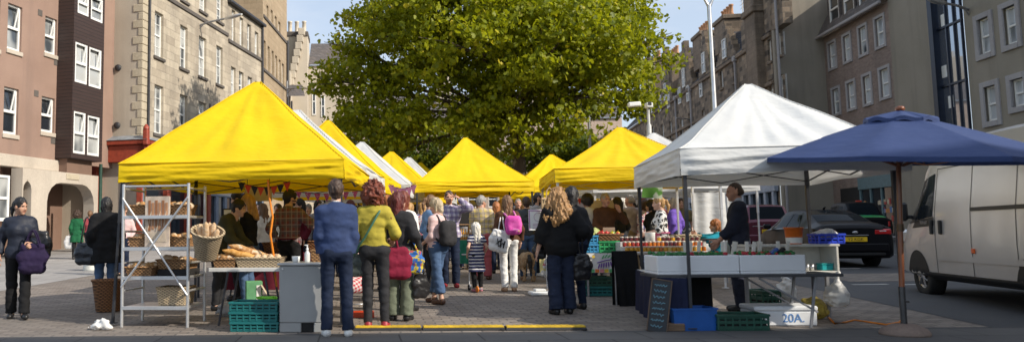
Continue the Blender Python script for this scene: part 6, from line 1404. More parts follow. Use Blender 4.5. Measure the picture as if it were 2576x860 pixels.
# menu board, sign card hanging
t = thing('notice_sheets', 'pair of white sheets on a dark board beside the blond seller', 'notice', P(585, 590, 12.4)); mb = MB(); mb.box((-.17, .005, .0), (.2, .03, .42), 0); mb.build('board', M_DARK, t)
for x in (-.13, .05): mb = MB(); mb.box((x - .01, -.004, .1), (x + .11, .003, .40), 0); mb.build('sheet', M_WHITE, t)
t = thing('hanging_card', 'buff card sign hanging under the yellow canopy', 'sign', P(650, 506, 12.5)); mb = MB(); mb.box((-.22, 0, 0), (.22, .012, .22), 0); mb.build('card', mat('buff_card', (.50, .40, .25)), t); mb = MB()
for x in (-.18, .18): mb.tube([(x, .006, .22), (x, .006, .42)], .004, 4)
mb.build('strings', M_DARK, t)
# orange flex
mb = MB(); pts = [P(674, 452, 9.9), P(678, 500, 9.9), P(686, 545, 9.9), P(680, 590, 9.9), P(688, 640, 9.9), P(692, 690, 9.95), P(696, 720, 10.0)]; mb.tube(pts, .014, 8); tag(mb.build('power_cable', mat('orange_flex', (.80, .24, .015), .4)), 'orange power cable hanging down from the yellow canopy', 'cable')
# pennants
def bunting(label, a, b, n, size, mats, sag=.08, group='strings of bunting'):
    t = thing('bunting', label, 'bunting', (0, 0, 0), 0, group); mb = MB(); pts = [a.lerp(b, i / n) - Vector((0, 0, sag * 4 * (i / n) * (1 - i / n))) for i in range(n + 1)]; mb.tube(pts, .004, 5); mb.build('cord', M_DARK, t)
    d = (b - a).normalized()
    for i in range(n):
        p_ = (pts[i] + pts[i + 1]) / 2; w_ = size * .42; tw = Vector((-d.y, d.x, 0)) * random.uniform(-.03, .03)
        mb = MB(); mb.add([p_ - d * w_, p_ + d * w_, p_ + Vector((0, 0, -size)) + tw], [[0, 1, 2]]); mb.build('pennant', mats[i % len(mats)], t)
    t.location = (0, 0, 0); return t
random.seed(12)
M_PENR = fabric('red_pennant', (.55, .06, .02), .4); M_PENP = fabric('pink_pennant', (.75, .30, .48), .4); M_PENM = blotch('spotted_pennant', (.50, .06, .14), (.75, .62, .66), 60, .62); M_PENW = fabric('white_pennant', (.75, .72, .7), .4)
bunting('red and black pennants strung under the front yellow canopy', P(600, 456, 10.1), P(730, 455, 10.0), 8, .12, [M_DARK, M_PENR])
bunting('pink spotted bunting in the gap left of the navy jumper', P(740, 478, 15.6), P(905, 476, 15.4), 7, .17, [M_PENM])
bunting('pale pink pennants at the post right of the curly red hair', P(978, 462, 13.0), P(1046, 462, 12.6), 6, .16, [M_PENP])
bunting('small red bunting far back under the white roofs', P(1450, 498, 20), P(1640, 496, 20), 12, .16, [M_PENR, M_PENW])
# ------------------------------------------------------------------ bags and carried things
def bag(label, c, w, d, h, m, yaw=0, name='bag', straps=None, sm=None, sr=.012, vox=None, group=None, amp=.010, ang=(0, 0)):
    """soft bag, c = middle of its top edge"""
    t = bpy.data.objects.new(name, None); COL.objects.link(t); tag(t, label, 'bag', group); t.location = c; t.rotation_euler = (R(ang[0]), R(ang[1]), R(yaw))
    q = [cap((-w * .28, 0, -h * .78), (w * .28, 0, -h * .78), h * .22, h * .22, min(1, d / (h * .44))), cap((-w * .30, 0, -h * .45), (w * .30, 0, -h * .45), h * .26, h * .26, min(1, d / (h * .5))), cap((-w * .32, 0, -h * .12), (w * .32, 0, -h * .12), h * .12, h * .12, min(1, d / (h * .3)))]
    soft('bag_body', q, vox or max(.009, h / 34), m, t, h * .10, [(amp, 13, 13, 18, w * 40), (amp * .6, 30, 30, 40, 5)])
    if straps:
        mi = t.matrix_basis.inverted()
        for sp in straps: mb = MB(); mb.tube([mi @ Vector(p_) for p_ in sp], sr, 6); mb.build('strap', sm or m, t)
    return t
def arc(a, b, up_, n=10, out=Vector((0, 0, 0))):
    a, b = Vector(a), Vector(b); return [a.lerp(b, i / n) + (Vector((0, 0, up_)) + out) * math.sin(math.pi * i / n) for i in range(n + 1)]
def wrap(p_, pts): return [p_['U'](*q) for q in pts]
m_sgreen = mat('green_strap', (.05, .16, .10), .6); m_redbag = cloth('crimson_bag', (.20, .012, .035)); m_bb = mat('black_bag', (.015, .014, .015), .35)
p_ = PP['redhead']; hp = p_['U'](-.24, .02, .90)
bag('small grey green shoulder bag at the hip of the mustard top', hp, .26, .10, .28, mat('grey_green_leather', (.07, .085, .075), .45), -10, 'shoulder_bag', [wrap(p_, [(.10, -.06, 1.455), (.06, -.135, 1.38), (-.02, -.15, 1.24), (-.10, -.15, 1.10), (-.18, -.12, 1.0), (-.25, -.02, .89)]), wrap(p_, [(.10, -.06, 1.455), (.09, .06, 1.42), (.0, .14, 1.2), (-.15, .14, 1.0), (-.24, .05, .89)])], m_sgreen, .014)
hp = p_['U'](.275, .10, .98)
bag('crimson cloth bag hanging from the arm of the red haired woman', hp, .30, .14, .40, m_redbag, 10, 'cloth_bag', [wrap(p_, [(.15, -.04, 1.46), (.215, -.07, 1.33), (.25, -.03, 1.15), (.28, .07, .98)]), wrap(p_, [(.15, -.04, 1.46), (.20, .07, 1.40), (.25, .12, 1.2), (.28, .13, .98)])], m_redbag, .012)
p_ = PP['sage']
M_PATT = blotch('bright_patterned_cloth', (.02, .12, .40), (.55, .42, .03), 16, .52, (.42, .05, .08))
bag('bright blue and yellow patterned shopping bag beside the crimson one', p_['U'](.20, -.06, .96), .30, .14, .30, M_PATT, 0, 'shopping_bag', [arc(p_['U'](.1, -.06, .95), p_['U'](.28, -.06, .95), .14)], M_PATT)
bag('black zipped bag low beside the sage trousers', p_['U'](.29, .05, .66), .13, .07, .34, m_bb, 20, 'shoulder_bag', [arc(p_['U'](.24, .05, .64), p_['U'](.34, .05, .64), .3)], m_bb)
p_ = PP['leftw']
hb = P(83, 612, p_['o'].location.y - .18)
bag('purple navy tote bag carried at far left', hb, .34, .13, .42, cloth('aubergine_canvas', (.02, .012, .042)), 200, 'tote_bag', [arc(hb + Vector((-.10, -.03, -.04)), hb + Vector((.10, -.03, -.04)), .22), arc(hb + Vector((-.10, .03, -.04)), hb + Vector((.10, .03, -.04)), .22)], None, .011)
bag('black leather bag hanging behind the purple tote', P(100, 580, p_['o'].location.y), .24, .14, .42, m_bb, 190, 'shoulder_bag', [wrap(p_, [(-.15, -.02, 1.45), (-.23, .1, 1.2), (-.28, .02, 1.0)])], m_bb)
for s_ in (-1, 1):
    pass
p_ = PP['blackcoatl']
bag('grey black slouch bag on the shoulder of the long black coat', p_['U'](-.30, -.02, 1.02), .36, .17, .36, mat('slate_leather', (.03, .035, .045), .4), 10, 'shoulder_bag', [arc(p_['U'](-.40, -.02, .98), p_['U'](-.20, -.02, .98), .45)], m_bb)
p_ = PP['greencoat']; bag('pale carrier bag held by the woman in green', p_['U'](-.27, .02, .86), .24, .10, .46, M_PLAST, 0, 'carrier_bag', [arc(p_['U'](-.32, .02, .82), p_['U'](-.2, .02, .82), .1)], M_PLAST, .008)
p_ = PP['blackcoat']
bag('black leather handbag on the right of the woman in black wrap', p_['U'](.30, .0, .84), .22, .14, .36, m_bb, 8, 'handbag', [wrap(p_, [(.13, -.11, 1.43), (.21, -.13, 1.30), (.27, -.12, 1.10), (.30, -.06, .84)]), wrap(p_, [(.13, -.10, 1.43), (.20, .08, 1.36), (.30, .13, 1.1), (.32, .08, .84)])], m_bb, .011)
bag('dark handbag half hidden at the left hip of the black wrap', p_['U'](-.26, .14, .98), .16, .12, .2, m_bb, 0, 'handbag')
def backpack(label, p_, m, w, h, d, z, m2=None, x=0.0):
    Mw = Matrix.Translation(p_['U'](x, 0, z)); ya = p_['yaw']
    t = bpy.data.objects.new('backpack', None); COL.objects.link(t); tag(t, label, 'backpack'); t.location = p_['U'](x, -.135 - d / 2, z); t.rotation_euler = (0, 0, R(ya))
    q = [cap((-w * .25, 0, -h * .25), (w * .25, 0, -h * .25), w * .25, w * .25, min(1, d / (w * .5))), cap((-w * .26, 0, 0), (w * .26, 0, 0), w * .25, w * .25, min(1, d / (w * .5))), cap((-w * .22, 0, h * .24), (w * .22, 0, h * .24), w * .25, w * .25, min(1, d / (w * .5)))]
    soft('pack_body', q, .012, m, t, .05, [(.010, 12, 12, 14, 3)])
    soft('front_pocket', [cap((-w * .22, -d * .42, -h * .24), (w * .22, -d * .42, -h * .24), w * .15, w * .15, .22)], .012, m2 or m, t, .02)
    mi = t.matrix_basis.inverted()
    for s_ in (-1, 1): mb = MB(); mb.tube([mi @ p_['U'](*q_) for q_ in ((x + s_ * w * .25, -.15, z + h * .32), (s_ * .10, -.07, 1.475), (s_ * .125, .08, 1.40), (s_ * .15, .10, 1.22), (x + s_ * w * .36, -.12, z - h * .3))], .018, 6); mb.build('strap', m2 or m, t)
    return t
backpack('dark grey backpack on the grey blond woman', PP['backpack'], cloth('charcoal_pack', (.035, .034, .036)), .36, .44, .17, 1.18)
backpack('small pink child\'s backpack on the brown cardigan', PP['whitejeans'], blotch('pink_pack', (.62, .06, .36), (.70, .10, .42), 8, .5), .30, .38, .14, 1.22, blotch('pink_pack_print', (.66, .18, .46), (.72, .52, .20), 11, .52, (.55, .35, .65)), .08)
p_ = PP['whitejeans']
tb = bag('white cotton tote with dark print on the brown cardigan', p_['U'](-.13, -.17, 1.13), .36, .09, .40, c_white, 8, 'tote_bag', [wrap(p_, [(-.20, -.17, 1.10), (-.16, -.13, 1.28), (-.12, -.04, 1.47), (-.14, .10, 1.36), (-.2, .12, 1.2)]), wrap(p_, [(-.08, -.17, 1.10), (-.10, -.14, 1.28), (-.10, -.04, 1.475)])], c_white, .011, ang=(0, 14))
mb = MB()
for (x0, z0, x1, z1) in ((-.07, -.16, -.02, -.30), (-.02, -.30, .05, -.22), (.05, -.22, .08, -.30), (-.06, -.22, .04, -.16), (.0, -.15, .02, -.31), (.08, -.18, .07, -.31), (-.08, -.27, -.01, -.20)): mb.bar((x0, -.062, z0), (x1, -.062, z1), .022, .008)
mb.build('printed_mark', c_black, tb)
p_ = PP['phone']; hd_ = p_['hand'][0]
mb = MB(); mb.box((-.035, -.006, -.06), (.035, .006, .06), 0, .004); o_ = mb.build('phone', M_DARK); o_.location = hd_ + Vector((0, -.02, .0)); o_.rotation_euler = (0, R(15), R(70)); tag(o_, 'dark phone held to the bearded man\'s ear', 'phone')
p_ = PP['olivetee']; bag('black and white striped shopping bag before the olive t-shirt', p_['U'](.0, .20, 1.12), .34, .12, .36, blotch('striped_bag', (.7, .68, .62), (.03, .03, .03), 20, .5), 165, 'shopping_bag')
# apron of the print woman and plaid man
for key, m, zt_, w_ in (('print', c_pinkap, 1.10, .40), ('plaidman', c_maroon, 1.02, .44)):
    q = PP[key]; mb = MB()
    mb.grid(lambda u, v: tuple(Vector(((u - .5) * w_, .155 - .10 * (2 * u - 1) ** 2 + .01 * math.sin(u * 17), zt_ - .55 * v)) * q['s']), 16, 8); mb.build('apron', m, q['o'])
    mb = MB(); mb.tube([tuple(Vector((.195 * math.cos(a), .005 + .15 * math.sin(a), zt_ - .01)) * q['s']) for a in [i * math.pi / 12 for i in range(25)]], .012, 6); mb.build('apron_tie', m, q['o'])
# shopping trolley
M_GING = None
def ging():
    mt, t, p = begin('red_gingham'); c = t.n.new('ShaderNodeTexCoord'); sp = t.n.new('ShaderNodeSeparateXYZ'); t.l.new(c.outputs['Object'], sp.inputs[0])
    f = lambda s_: t.math('LESS_THAN', t.math('FRACT', t.math('DIVIDE', t.math('ADD', s_, 3.0), .055)), .5)
    x = t.math('ADD', sp.outputs[0], t.math('ADD', sp.outputs[1], t.math('MULTIPLY', sp.outputs[2], .5))); z = t.math('SUBTRACT', sp.outputs[2], t.math('MULTIPLY', sp.outputs[0], .5))
    s_ = t.math('MULTIPLY', t.math('ADD', f(x), f(z)), .5); t.set(p.inputs['Base Color'], t.mix(s_, (.72, .68, .66), (.50, .01, .03))); p.inputs['Roughness'].default_value = .8; return mt
M_GING = ging()
o_ = G(900, 800); o_.y += .9; o_.x = P(903, 700, o_.y).x; o_.z = zg(o_.y)
t = thing('shopping_trolley', 'red gingham shopping trolley between the navy jumper and black jeans', 'shopping trolley', o_, R(20))
soft('trolley_bag', [cap((-.09, 0, .36), (.09, 0, .36), .12, .12, .8), cap((-.08, 0, .62), (.08, 0, .62), .11, .11, .8), cap((-.07, 0, .78), (.07, 0, .78), .07, .07, .8)], .014, M_GING, t, .06, [(.012, 10, 10, 14, 1)])
mb = MB(); mb.tube([(-.12, .12, .12), (-.12, .13, .9), (-.1, .16, 1.0), (.1, .16, 1.0), (.12, .13, .9), (.12, .12, .12), (.12, -.1, .1), (-.12, -.1, .1), (-.12, .12, .12)], .011, 6); mb.build('frame', M_STEEL, t)
for s_ in (-1, 1): mb = MB(); mb.lathe([(.03, -.015), (.085, -.02), (.09, 0), (.085, .02), (.03, .015)], 16, (0, 0, 0), 0, True, Matrix.Translation((s_ * .16, .12, .09)) @ Matrix.Rotation(R(90), 4, 'Y')); mb.build('wheel', M_DARK, t)
o_ = G(908, 802); o_.y += .25; t = thing('tray', 'orange red plastic tray on the ground behind the black jeans', 'tray', (o_.x, o_.y, zg(o_.y) + .001)); mb = MB(); mb.box((-.17, -.12, 0), (.17, .12, .012), 0)
for a in ((-.18, -.13, .18, -.115), (-.18, .115, .18, .13), (-.18, -.115, -.165, .115), (.165, -.115, .18, .115)): mb.box((a[0], a[1], 0), (a[2], a[3], .07), 0, .004)
mb.build('tray_body', mat('orange_red_plastic', (.55, .06, .015), .4), t)
# scooter
q = PP['girl']; t = thing('scooter', 'child\'s scooter with orange wheel at the striped dress', 'scooter', q['o'].location + Vector((-.03, -.02, 0)), R(14))
mb = MB(); mb.box((-.05, -.22, .055), (.05, .22, .075), 0, .01); mb.build('deck', M_GREYM, t)
mb = MB(); mb.tube([(0, .22, .07), (0, .30, .12), (0, .27, .66)], .016, 8); mb.tube([(-.15, .27, .66), (.15, .27, .66)], .014, 8); mb.build('handlebar', M_STEEL, t)
for (x, y, m) in ((-.055, -.20, mat('orange_wheel', (.75, .22, .02), .4)), (.0, .31, M_DARK)): mb = MB(); mb.lathe([(.0, -.012), (.05, -.014), (.06, 0), (.05, .014), (.0, .012)], 18, (0, 0, 0), 0, True, Matrix.Translation((x, y, .06)) @ Matrix.Rotation(R(90), 4, 'Y')); mb.build('wheel', m, t)
# dog seen from behind
o_ = G(1320, 706); tan_ = blotch('tan_fur', (.33, .21, .11), (.42, .29, .17), 14, .5); blk = mat('black_fur', (.02, .017, .015), .8, bump=.5, bscale=60)
body = [cap((0, -.22, .50), (0, .25, .50), .115, .125), ell((0, .20, .44), (.115, .17, .16)), cap((0, .38, .55), (0, .50, .70), .085, .065), ell((0, .56, .73), (.075, .10, .075)), cap((0, .62, .71), (0, .74, .68), .045, .03),
        cap((-.04, .52, .78), (-.06, .50, .88), .03, .008), cap((.04, .52, .78), (.06, .50, .88), .03, .008)]
for s_ in (-1, 1):
    body += [ell((s_ * .085, -.22, .43), (.065, .13, .15)), cap((s_ * .09, -.18, .36), (s_ * .095, -.10, .29), .06, .045), cap((s_ * .095, -.10, .29), (s_ * .095, -.30, .20), .042, .028), cap((s_ * .095, -.30, .20), (s_ * .095, -.27, .05), .026, .024), cap((s_ * .095, -.28, .03), (s_ * .095, -.20, .025), .03, .026),
             cap((s_ * .08, .27, .42), (s_ * .085, .26, .22), .05, .033), cap((s_ * .085, .26, .22), (s_ * .085, .27, .05), .03, .026), cap((s_ * .085, .27, .03), (s_ * .085, .34, .025), .032, .028)]
dg = soft('dog', body, .014, tan_, None, .03, [(.006, 40, 40, 40, 3)], [(0, 0, -1, -.002)]); dg.location = o_; dg.rotation_euler = (0, 0, R(6)); tag(dg, 'tan and black dog standing with its back to the camera', 'dog')
soft('saddle', [cap((0, -.20, .555), (0, .28, .56), .085, .095), ell((0, .05, .55), (.125, .26, .10))], .014, blk, dg, .03, [(.008, 40, 40, 40, 5)])
soft('tail', [cap((0, -.33, .52), (0, -.40, .42), .035, .042), cap((0, -.40, .42), (0, -.41, .18), .046, .018)], .012, blk, dg, .02, [(.008, 40, 40, 40, 6)])
p_ = PP['leather']; mb = MB(); mb.tube([Vector(p_['hand'][0]), (Vector(p_['hand'][0]) + o_) / 2 + Vector((0, .2, .1)), o_ + Vector((0, .42, .62))], .008, 5); tag(mb.build('dog_lead', M_DARK), 'dark lead running from the leather jacket to the dog', 'lead')
# ------------------------------------------------------------------ fish and produce stall under the white canopy
M_POLY = mat('white_polystyrene', (.78, .79, .80), .7, var=.03, bump=.15, bscale=120)
def text_obj(s_, size, m, par=None, M=None, name='lettering', ext=.0015):
    cu = bpy.data.curves.new('lettering', 'FONT'); cu.body = s_; cu.size = size; cu.extrude = ext; cu.align_x = 'CENTER'; cu.align_y = 'CENTER'
    o = bpy.data.objects.new('tmp', cu); COL.objects.link(o); me = bpy.data.meshes.new_from_object(o); bpy.data.objects.remove(o)
    me.name = name; me.materials.clear(); me.materials.append(m); t = bpy.data.objects.new(name, me); COL.objects.link(t)
    if par is not None: t.parent = par
    if M is not None: t.matrix_basis = M
    return t
def face_cam(x, y, z, rz=0): return Matrix.Translation((x, y, z)) @ Matrix.Rotation(rz, 4, 'Z') @ Matrix.Rotation(R(90), 4, 'X')
YAWF = R(-3); FO = Vector((P(1655, 690, 9.2).x, 9.2, zg(9.2))); Lf = local(FO, YAWF); zT = P(1850, 690, 9.2).z; S_ = 9.2 / FPX
ft = thing('folding_table', 'long folding table carrying the white polystyrene boxes', 'table', FO, YAWF)
mb = MB(); mb.box((-.02, 0, zT - .035), (2.13, .62, zT), 0, .006); mb.build('table_top', mat('dark_table_edge', (.06, .06, .065), .5), ft)
for (x0, x1, y) in ((.12, .45, .06), (1.75, 1.93, .06), (.12, .45, .55), (1.75, 1.93, .55)): mb = MB(); mb.bar((x0, y, 0), (x1 * .5 + x0 * .5, y, zT - .036), .028); mb.build('leg', M_GREYM, ft)
for y in (.08, .52):
    mb = MB(); mb.bar((1.2, y, zT - .05), (1.85, y, .18), .022); mb.build('leg_brace', M_GREYM, ft)
M_GARN = mat('parsley_green', (.03, .16, .04), .6, var=.5, scale=30); M_BERR = mat('red_garnish', (.40, .02, .03), .4); M_STICK = mat('bleached_wood', (.68, .64, .56), .7); M_ICE = mat('crushed_ice', (.70, .72, .74), .3, bump=.8, bscale=60)
def polybox(label, x0, x1, y0, y1, z0, h, seed, Lx=Lf, rz=YAWF, rim_tilt=0):
    t = thing('polystyrene_box', label, 'box', Lx((x0 + x1) / 2, (y0 + y1) / 2, z0), rz, 'polystyrene boxes'); a, b = (x1 - x0) / 2, (y1 - y0) / 2; th = .035
    mb = MB(); mb.box((-a, -b, 0), (a, b, .03), 0, .008)
    for (p0, p1, q0, q1) in ((-a, a, -b, -b + th), (-a, a, b - th, b), (-a, -a + th, -b + th, b - th), (a - th, a, -b + th, b - th)): mb.box((p0, q0, .03), (p1, q1, h), 0, .012)
    mb.build('box_body', M_POLY, t); rr = random.Random(seed)
    mb = MB(); mb.box((-a + th, -b + th, .03), (a - th, b - th, h - .035), 0, .01); mb.build('ice', M_ICE, t)
    for nm, m, n in (('garnish', M_GARN, 90), ('berries', M_BERR, 34)):
        mb = MB()
        for _ in range(n):
            x, y = rr.uniform(-a + .05, a - .05), rr.uniform(-b + .05, b - .05); s = rr.uniform(.016, .034); mb.ball((x, y, h + .002 + rr.uniform(0, .025)), (s, s, s * .8), 6, 4)
        o = mb.build(nm, m, t); o['kind'] = 'stuff'
    return t
hB = .222
polybox('left polystyrene box of garnished seafood on the folding table', .0, .95, .0, .5, zT + .001, hB, 3)
polybox('right polystyrene box of garnished seafood on the folding table', .958, 1.71, .002, .5, zT + .001, hB, 5)
rr = random.Random(9)
for i, x in enumerate((1742, 1762, 1783, 1838, 1868, 1889, 1925, 1985, 2000, 2030, 2075, 1716)):
    xx = (x - 1655) * S_; 
    if i > 6: xx = (1.0 + (i - 7) * .16)
    mb = MB(); w_ = .045; mb.box((-w_ / 2, -.005, -.03), (w_ / 2, .005, .17), 0, .004); o = mb.build('price_stick', M_STICK); o.location = Lf(xx, .12 + rr.uniform(-.03, .25), zT + hB - .01); o.rotation_euler = (R(rr.uniform(-6, 6)), R(rr.uniform(-4, 18)), 0)
    tag(o, 'pale wooden price stick standing in a white polystyrene box', 'price stick', 'price sticks in the polystyrene boxes')
for k, (x, m) in enumerate(((1.42, mat('blue_box', (.03, .09, .30), .4)), (1.50, M_DARK))): mb = MB(); mb.box((-.05, -.03, 0), (.05, .03, .035), 0); o = mb.build('packet', m); o.location = Lf(x, .12, zT + hB + .03); o.rotation_euler = (0, R(-38), 0); tag(o, ('slim blue packet' if k == 0 else 'slim black packet') + ' leaning in the right polystyrene box', 'packet')
# navy clothed side table and blue trays
q0 = P(1676, 690, 9.0); q1 = P(1606, 650, 11.3)
sd_ = Vector((q1.x - q0.x, q1.y - q0.y, 0)); rzs = math.atan2(sd_.y, sd_.x) - R(90); Ls = local(Vector((q0.x, q0.y + .15, 0)), rzs); LN = sd_.length - .15
t = thing('side_table', 'side table draped in navy cloth at the left edge of the white gazebo', 'table', Vector((q0.x, q0.y + .15, 0)), rzs)
zS = .60; mb = MB(); mb.box((0, .02, zS - .03), (.29, LN, zS), 0); mb.build('table_top', M_TBL, t)
mb = MB(); mb.grid(lambda u, v: (-.012 - .03 * v - .022 * math.sin(u * 34 + v * 2) * v, LN * u, zS + .004 - (zS - .02) * v), 70, 8); mb.grid(lambda u, v: (.30 * u - .012, .0 - .03 * v - .015 * math.sin(u * 22) * v, zS + .004 - (zS - .02) * v), 30, 8); mb.build('cloth', cloth('navy_cloth', (.016, .02, .05)), t)
for y in (.2, LN - .2):
    for x in (.05, .24): mb = MB(); mb.bar((x, y, zg(10)), (x, y, zS - .031), .03); mb.build('leg', M_GREYM, t)
def tray(label, base, w, d, h, m, rz, group=None, fill=None):
    t = bpy.data.objects.new('tray', None); COL.objects.link(t); tag(t, label, 'tray', group); t.location = base; t.rotation_euler = (0, 0, rz); a, b = w / 2, d / 2; mb = MB()
    mb.box((-a * .92, -b * .92, 0), (a * .92, b * .92, .012), 0, .003)
    V = []; 
    for s, z in ((.92, 0), (1.0, h), (1.04, h), (1.04, h - .02), (.96, h - .012), (.9, .015)): V += [(-a * s, -b * s, z), (a * s, -b * s, z), (a * s, b * s, z), (-a * s, b * s, z)]
    mb.add(V, [[k * 4 + j, k * 4 + (j + 1) % 4, (k + 1) * 4 + (j + 1) % 4, (k + 1) * 4 + j] for k in range(5) for j in range(4)]); mb.build('tray_body', m, t)
    if fill is not None:
        rr = random.Random(w * 100); mb = MB()
        for _ in range(60): x, y, s = rr.uniform(-a * .8, a * .8), rr.uniform(-b * .8, b * .8), rr.uniform(.02, .04); mb.ball((x, y, h * .75), (s, s, s * .6), 6, 4)
        o = mb.build('contents', fill, t); o['kind'] = 'stuff'
    return t
tray('blue tray nearest on the navy clothed side table', Ls(.14, .50, zS + .005), .27, .55, .15, M_BLUEC, rzs, 'blue trays on the side table', M_ICE)
tray('blue tray behind the first on the navy clothed side table', Ls(.14, 1.15, zS + .005), .27, .55, .15, M_BLUEC, rzs, 'blue trays on the side table', M_ICE)
# black draped board left of the table
o_ = G(1577, 768); t = thing('display_board', 'black cloth covered board standing left of the navy table', 'board', o_, R(6)); mb = MB(); mb.grid(lambda u, v: (-.19 + .38 * u + .03 * (1 - v) , -.10 * (1 - v) + .012 * math.sin(u * 20) * (1 - v), .002 + .80 * v), 24, 10); mb.grid(lambda u, v: (-.19 + .38 * u + .03 * (1 - v), .04 + .10 * (1 - v), .002 + .80 * v), 24, 10, 0, True, None, True); mb.box((-.19, -.002, .79), (.19, .042, .81), 0, .01); mb.build('cloth_cover', c_black, t); mb = MB(); mb.tube([(-.15, .02, 0), (-.15, .02, .79), (.15, .02, .79), (.15, .02, 0)], .012, 6); mb.build('stand', M_GREYM, t)
# black cloth under the table, boxes below
o_ = Lf(.35, .45, 0); mb = MB(); mb.grid(lambda u, v: (-.3 + .75 * u, .02 * math.sin(u * 24) * v, zT - .04 - (zT - .08) * v), 40, 6); o = mb.build('hanging_cloth', c_black); o.location = (o_.x, o_.y, zg(o_.y)); tag(o, 'black cloth hanging beneath the left end of the folding table', 'cloth')
o_ = G(1749, 832); tray('deep blue tub on the ground under the polystyrene boxes', o_ + Vector((0, .16, .001)), .52, .34, .26, M_BLUEC, R(3))
o_ = G(1700, 800); tray('blue tub further back beside the black cloth', o_ + Vector((.08, .25, .001)), .40, .34, .26, M_BLUEC, R(8))
o_ = G(1870, 832); crate('dark green flat crate on the ground in front of the marked white box', o_ + Vector((.01, .16, .001)), .58, .34, .19, M_DGREEN, R(-2))
o_ = G(1952, 775); crate('dark green crate behind the marked white box', o_ + Vector((0, .35, .001)), .30, .4, .24, M_DGREEN, R(10))
o_ = G(1982, 820); t = thing('polystyrene_box', 'closed white polystyrene box marked 20A. under the table end', 'box', o_ + Vector((0, .02, .001)), R(-3), 'polystyrene boxes')
mb = MB(); mb.box((-.36, 0, 0), (.36, .42, .175), 0, .014); mb.build('box_body', M_POLY, t); mb = MB(); mb.box((-.37, -.01, .178), (.37, .43, .235), 0, .014); mb.build('lid', M_POLY, t)
text_obj('20A.', .14, mat('blue_marker', (.10, .25, .55), .6), t, face_cam(.08, -.004, .09))
o_ = G(1697, 833); mb = MB(); mb.box((-.12, -.08, 0), (.12, .1, .09), 0, .012); o = mb.build('timber_block', mat('old_timber', (.17, .11, .07), .85, var=.35, stretch=(1, 6, 6))); o.location = o_ + Vector((.0, .06, .001)); tag(o, 'rough timber block at the foot of the white gazebo leg', 'block')
# chalkboard
o_ = G(1652, 834); t = thing('chalkboard', 'tall narrow chalkboard with blue writing leaning by the gazebo leg', 'chalkboard', o_, R(-20)); t.rotation_euler = (R(-14), R(9), R(-18))
mb = MB(); mb.box((-.10, 0, 0), (.10, .02, .60), 0, .004); mb.build('slate', mat('slate_board', (.035, .04, .045), .8), t)
mb = MB(); mb.box((-.115, -.006, -.003), (-.1, .026, .615), 0); mb.box((.1, -.006, -.003), (.115, .026, .615), 0); mb.box((-.1, -.006, .6), (.1, .026, .615), 0); mb.box((-.1, -.006, -.003), (.1, .026, .0), 0); mb.build('frame', mat('board_frame', (.12, .08, .055), .7), t)
mc = mat('blue_chalk', (.25, .50, .60), .9); mb = MB(); rr = random.Random(6)
for k in range(8):
    z = .54 - k * .068; n = rr.randint(9, 14); pts = [(-.075 + .15 * i / n * rr.uniform(.9, 1), -.004, z + .014 * math.sin(i * 2.3 + k) + rr.uniform(-.006, .006)) for i in range(n)]; mb.tube(pts, .004, 4)
mb.build('chalk_writing', mc, t)
# white shelf unit behind
YU = 9.9; u0, u1 = P(1880, 650, YU), P(2104, 650, YU); zt_ = P(2000, 614, YU).z; zb_ = P(2000, 686, YU).z
t = thing('shelf_unit', 'white open shelf unit at the right end of the fish counter', 'shelf unit', (u0.x, YU, 0), R(-3)); L_ = u1.x - u0.x; Lu = local(Vector((u0.x, YU, 0)), R(-3))
M_SHELF = mat('white_laminate', (.66, .64, .58), .5, var=.06)
for nm, a, b in (('top_board', (-.02, 0, zt_ - .03), (L_ + .02, .42, zt_)), ('bottom_board', (0, .0, zb_ - .005), (L_, .4, zb_ + .025)), ('side_panel', (L_ - .03, .002, zb_ + .026), (L_, .4, zt_ - .031)), ('side_panel', (0, .002, zb_ + .026), (.03, .4, zt_ - .031)), ('back_panel', (.031, .38, zb_ + .026), (L_ - .031, .398, zt_ - .031))):
    mb = MB(); mb.box(a, b, 0, .005); mb.build(nm, M_SHELF, t)
for x in (.06, L_ - .06): mb = MB(); mb.bar((x, .2, zg(10)), (x, .2, zb_ - .006), .04); mb.build('leg', M_GREYM, t)
pz_ = lambda x: (P(x, 600, YU + .15).x - u0.x)
small = Lu(pz_(1992), .15, zt_ + .001); t = thing('bucket', 'bright orange bucket with a white label on the shelf unit', 'bucket', small); mb = MB(); mb.lathe([(0, 0), (.085, 0), (.09, .01), (.108, .2), (.118, .2), (.118, .215), (.104, .215), (.086, .02), (0, .02)], 22); mb.build('pail', mat('orange_plastic', (.80, .17, .015), .4), t)
mb = MB(); mb.lathe([(.0925, .012), (.098, .085)], 22, sm=True); mb.build('label_band', M_WHITE, t)
base = Lu(pz_(2072), .16, zt_ + .001); crate('bright blue basket of white cloths on the shelf unit', base, .32, .26, .13, mat('vivid_blue_plastic', (.03, .07, .60), .35), R(-3)); sack('folded_cloth', 'white bundled cloth in the bright blue basket', 'cloth', base + Vector((0, 0, .07)), .13, .09, .07, c_white, .012, False, .02)
base = Lu(pz_(2060), .12, zb_ + .027); t = thing('tub', 'small turquoise lidded tub on the lower shelf', 'tub', base); mb = MB(); mb.box((-.075, -.06, 0), (.075, .06, .075), 0, .01); mb.build('tub_body', mat('turquoise_plastic', (.02, .36, .38), .35), t); mb = MB(); mb.box((-.08, -.065, .0755), (.08, .065, .09), 0, .006); mb.build('lid', mat('turquoise_lid', (.03, .42, .42), .35), t)
for k in range(2): small_lathe('can', 'small steel can at the left of the turquoise tub', 'can', Lu(pz_(2015) + k * .06, .1, zb_ + .027), [(0, 0), (.024, 0), (.024, .08), (0, .08)], M_STEEL, 12, 'small cans on the lower shelf')
o = sack('carrier_bag', 'knotted white plastic bag hanging from the shelf unit corner', 'bag', P(2108, 772, 9.75), .125, .10, .19, M_PLAST, .013, True, .028)
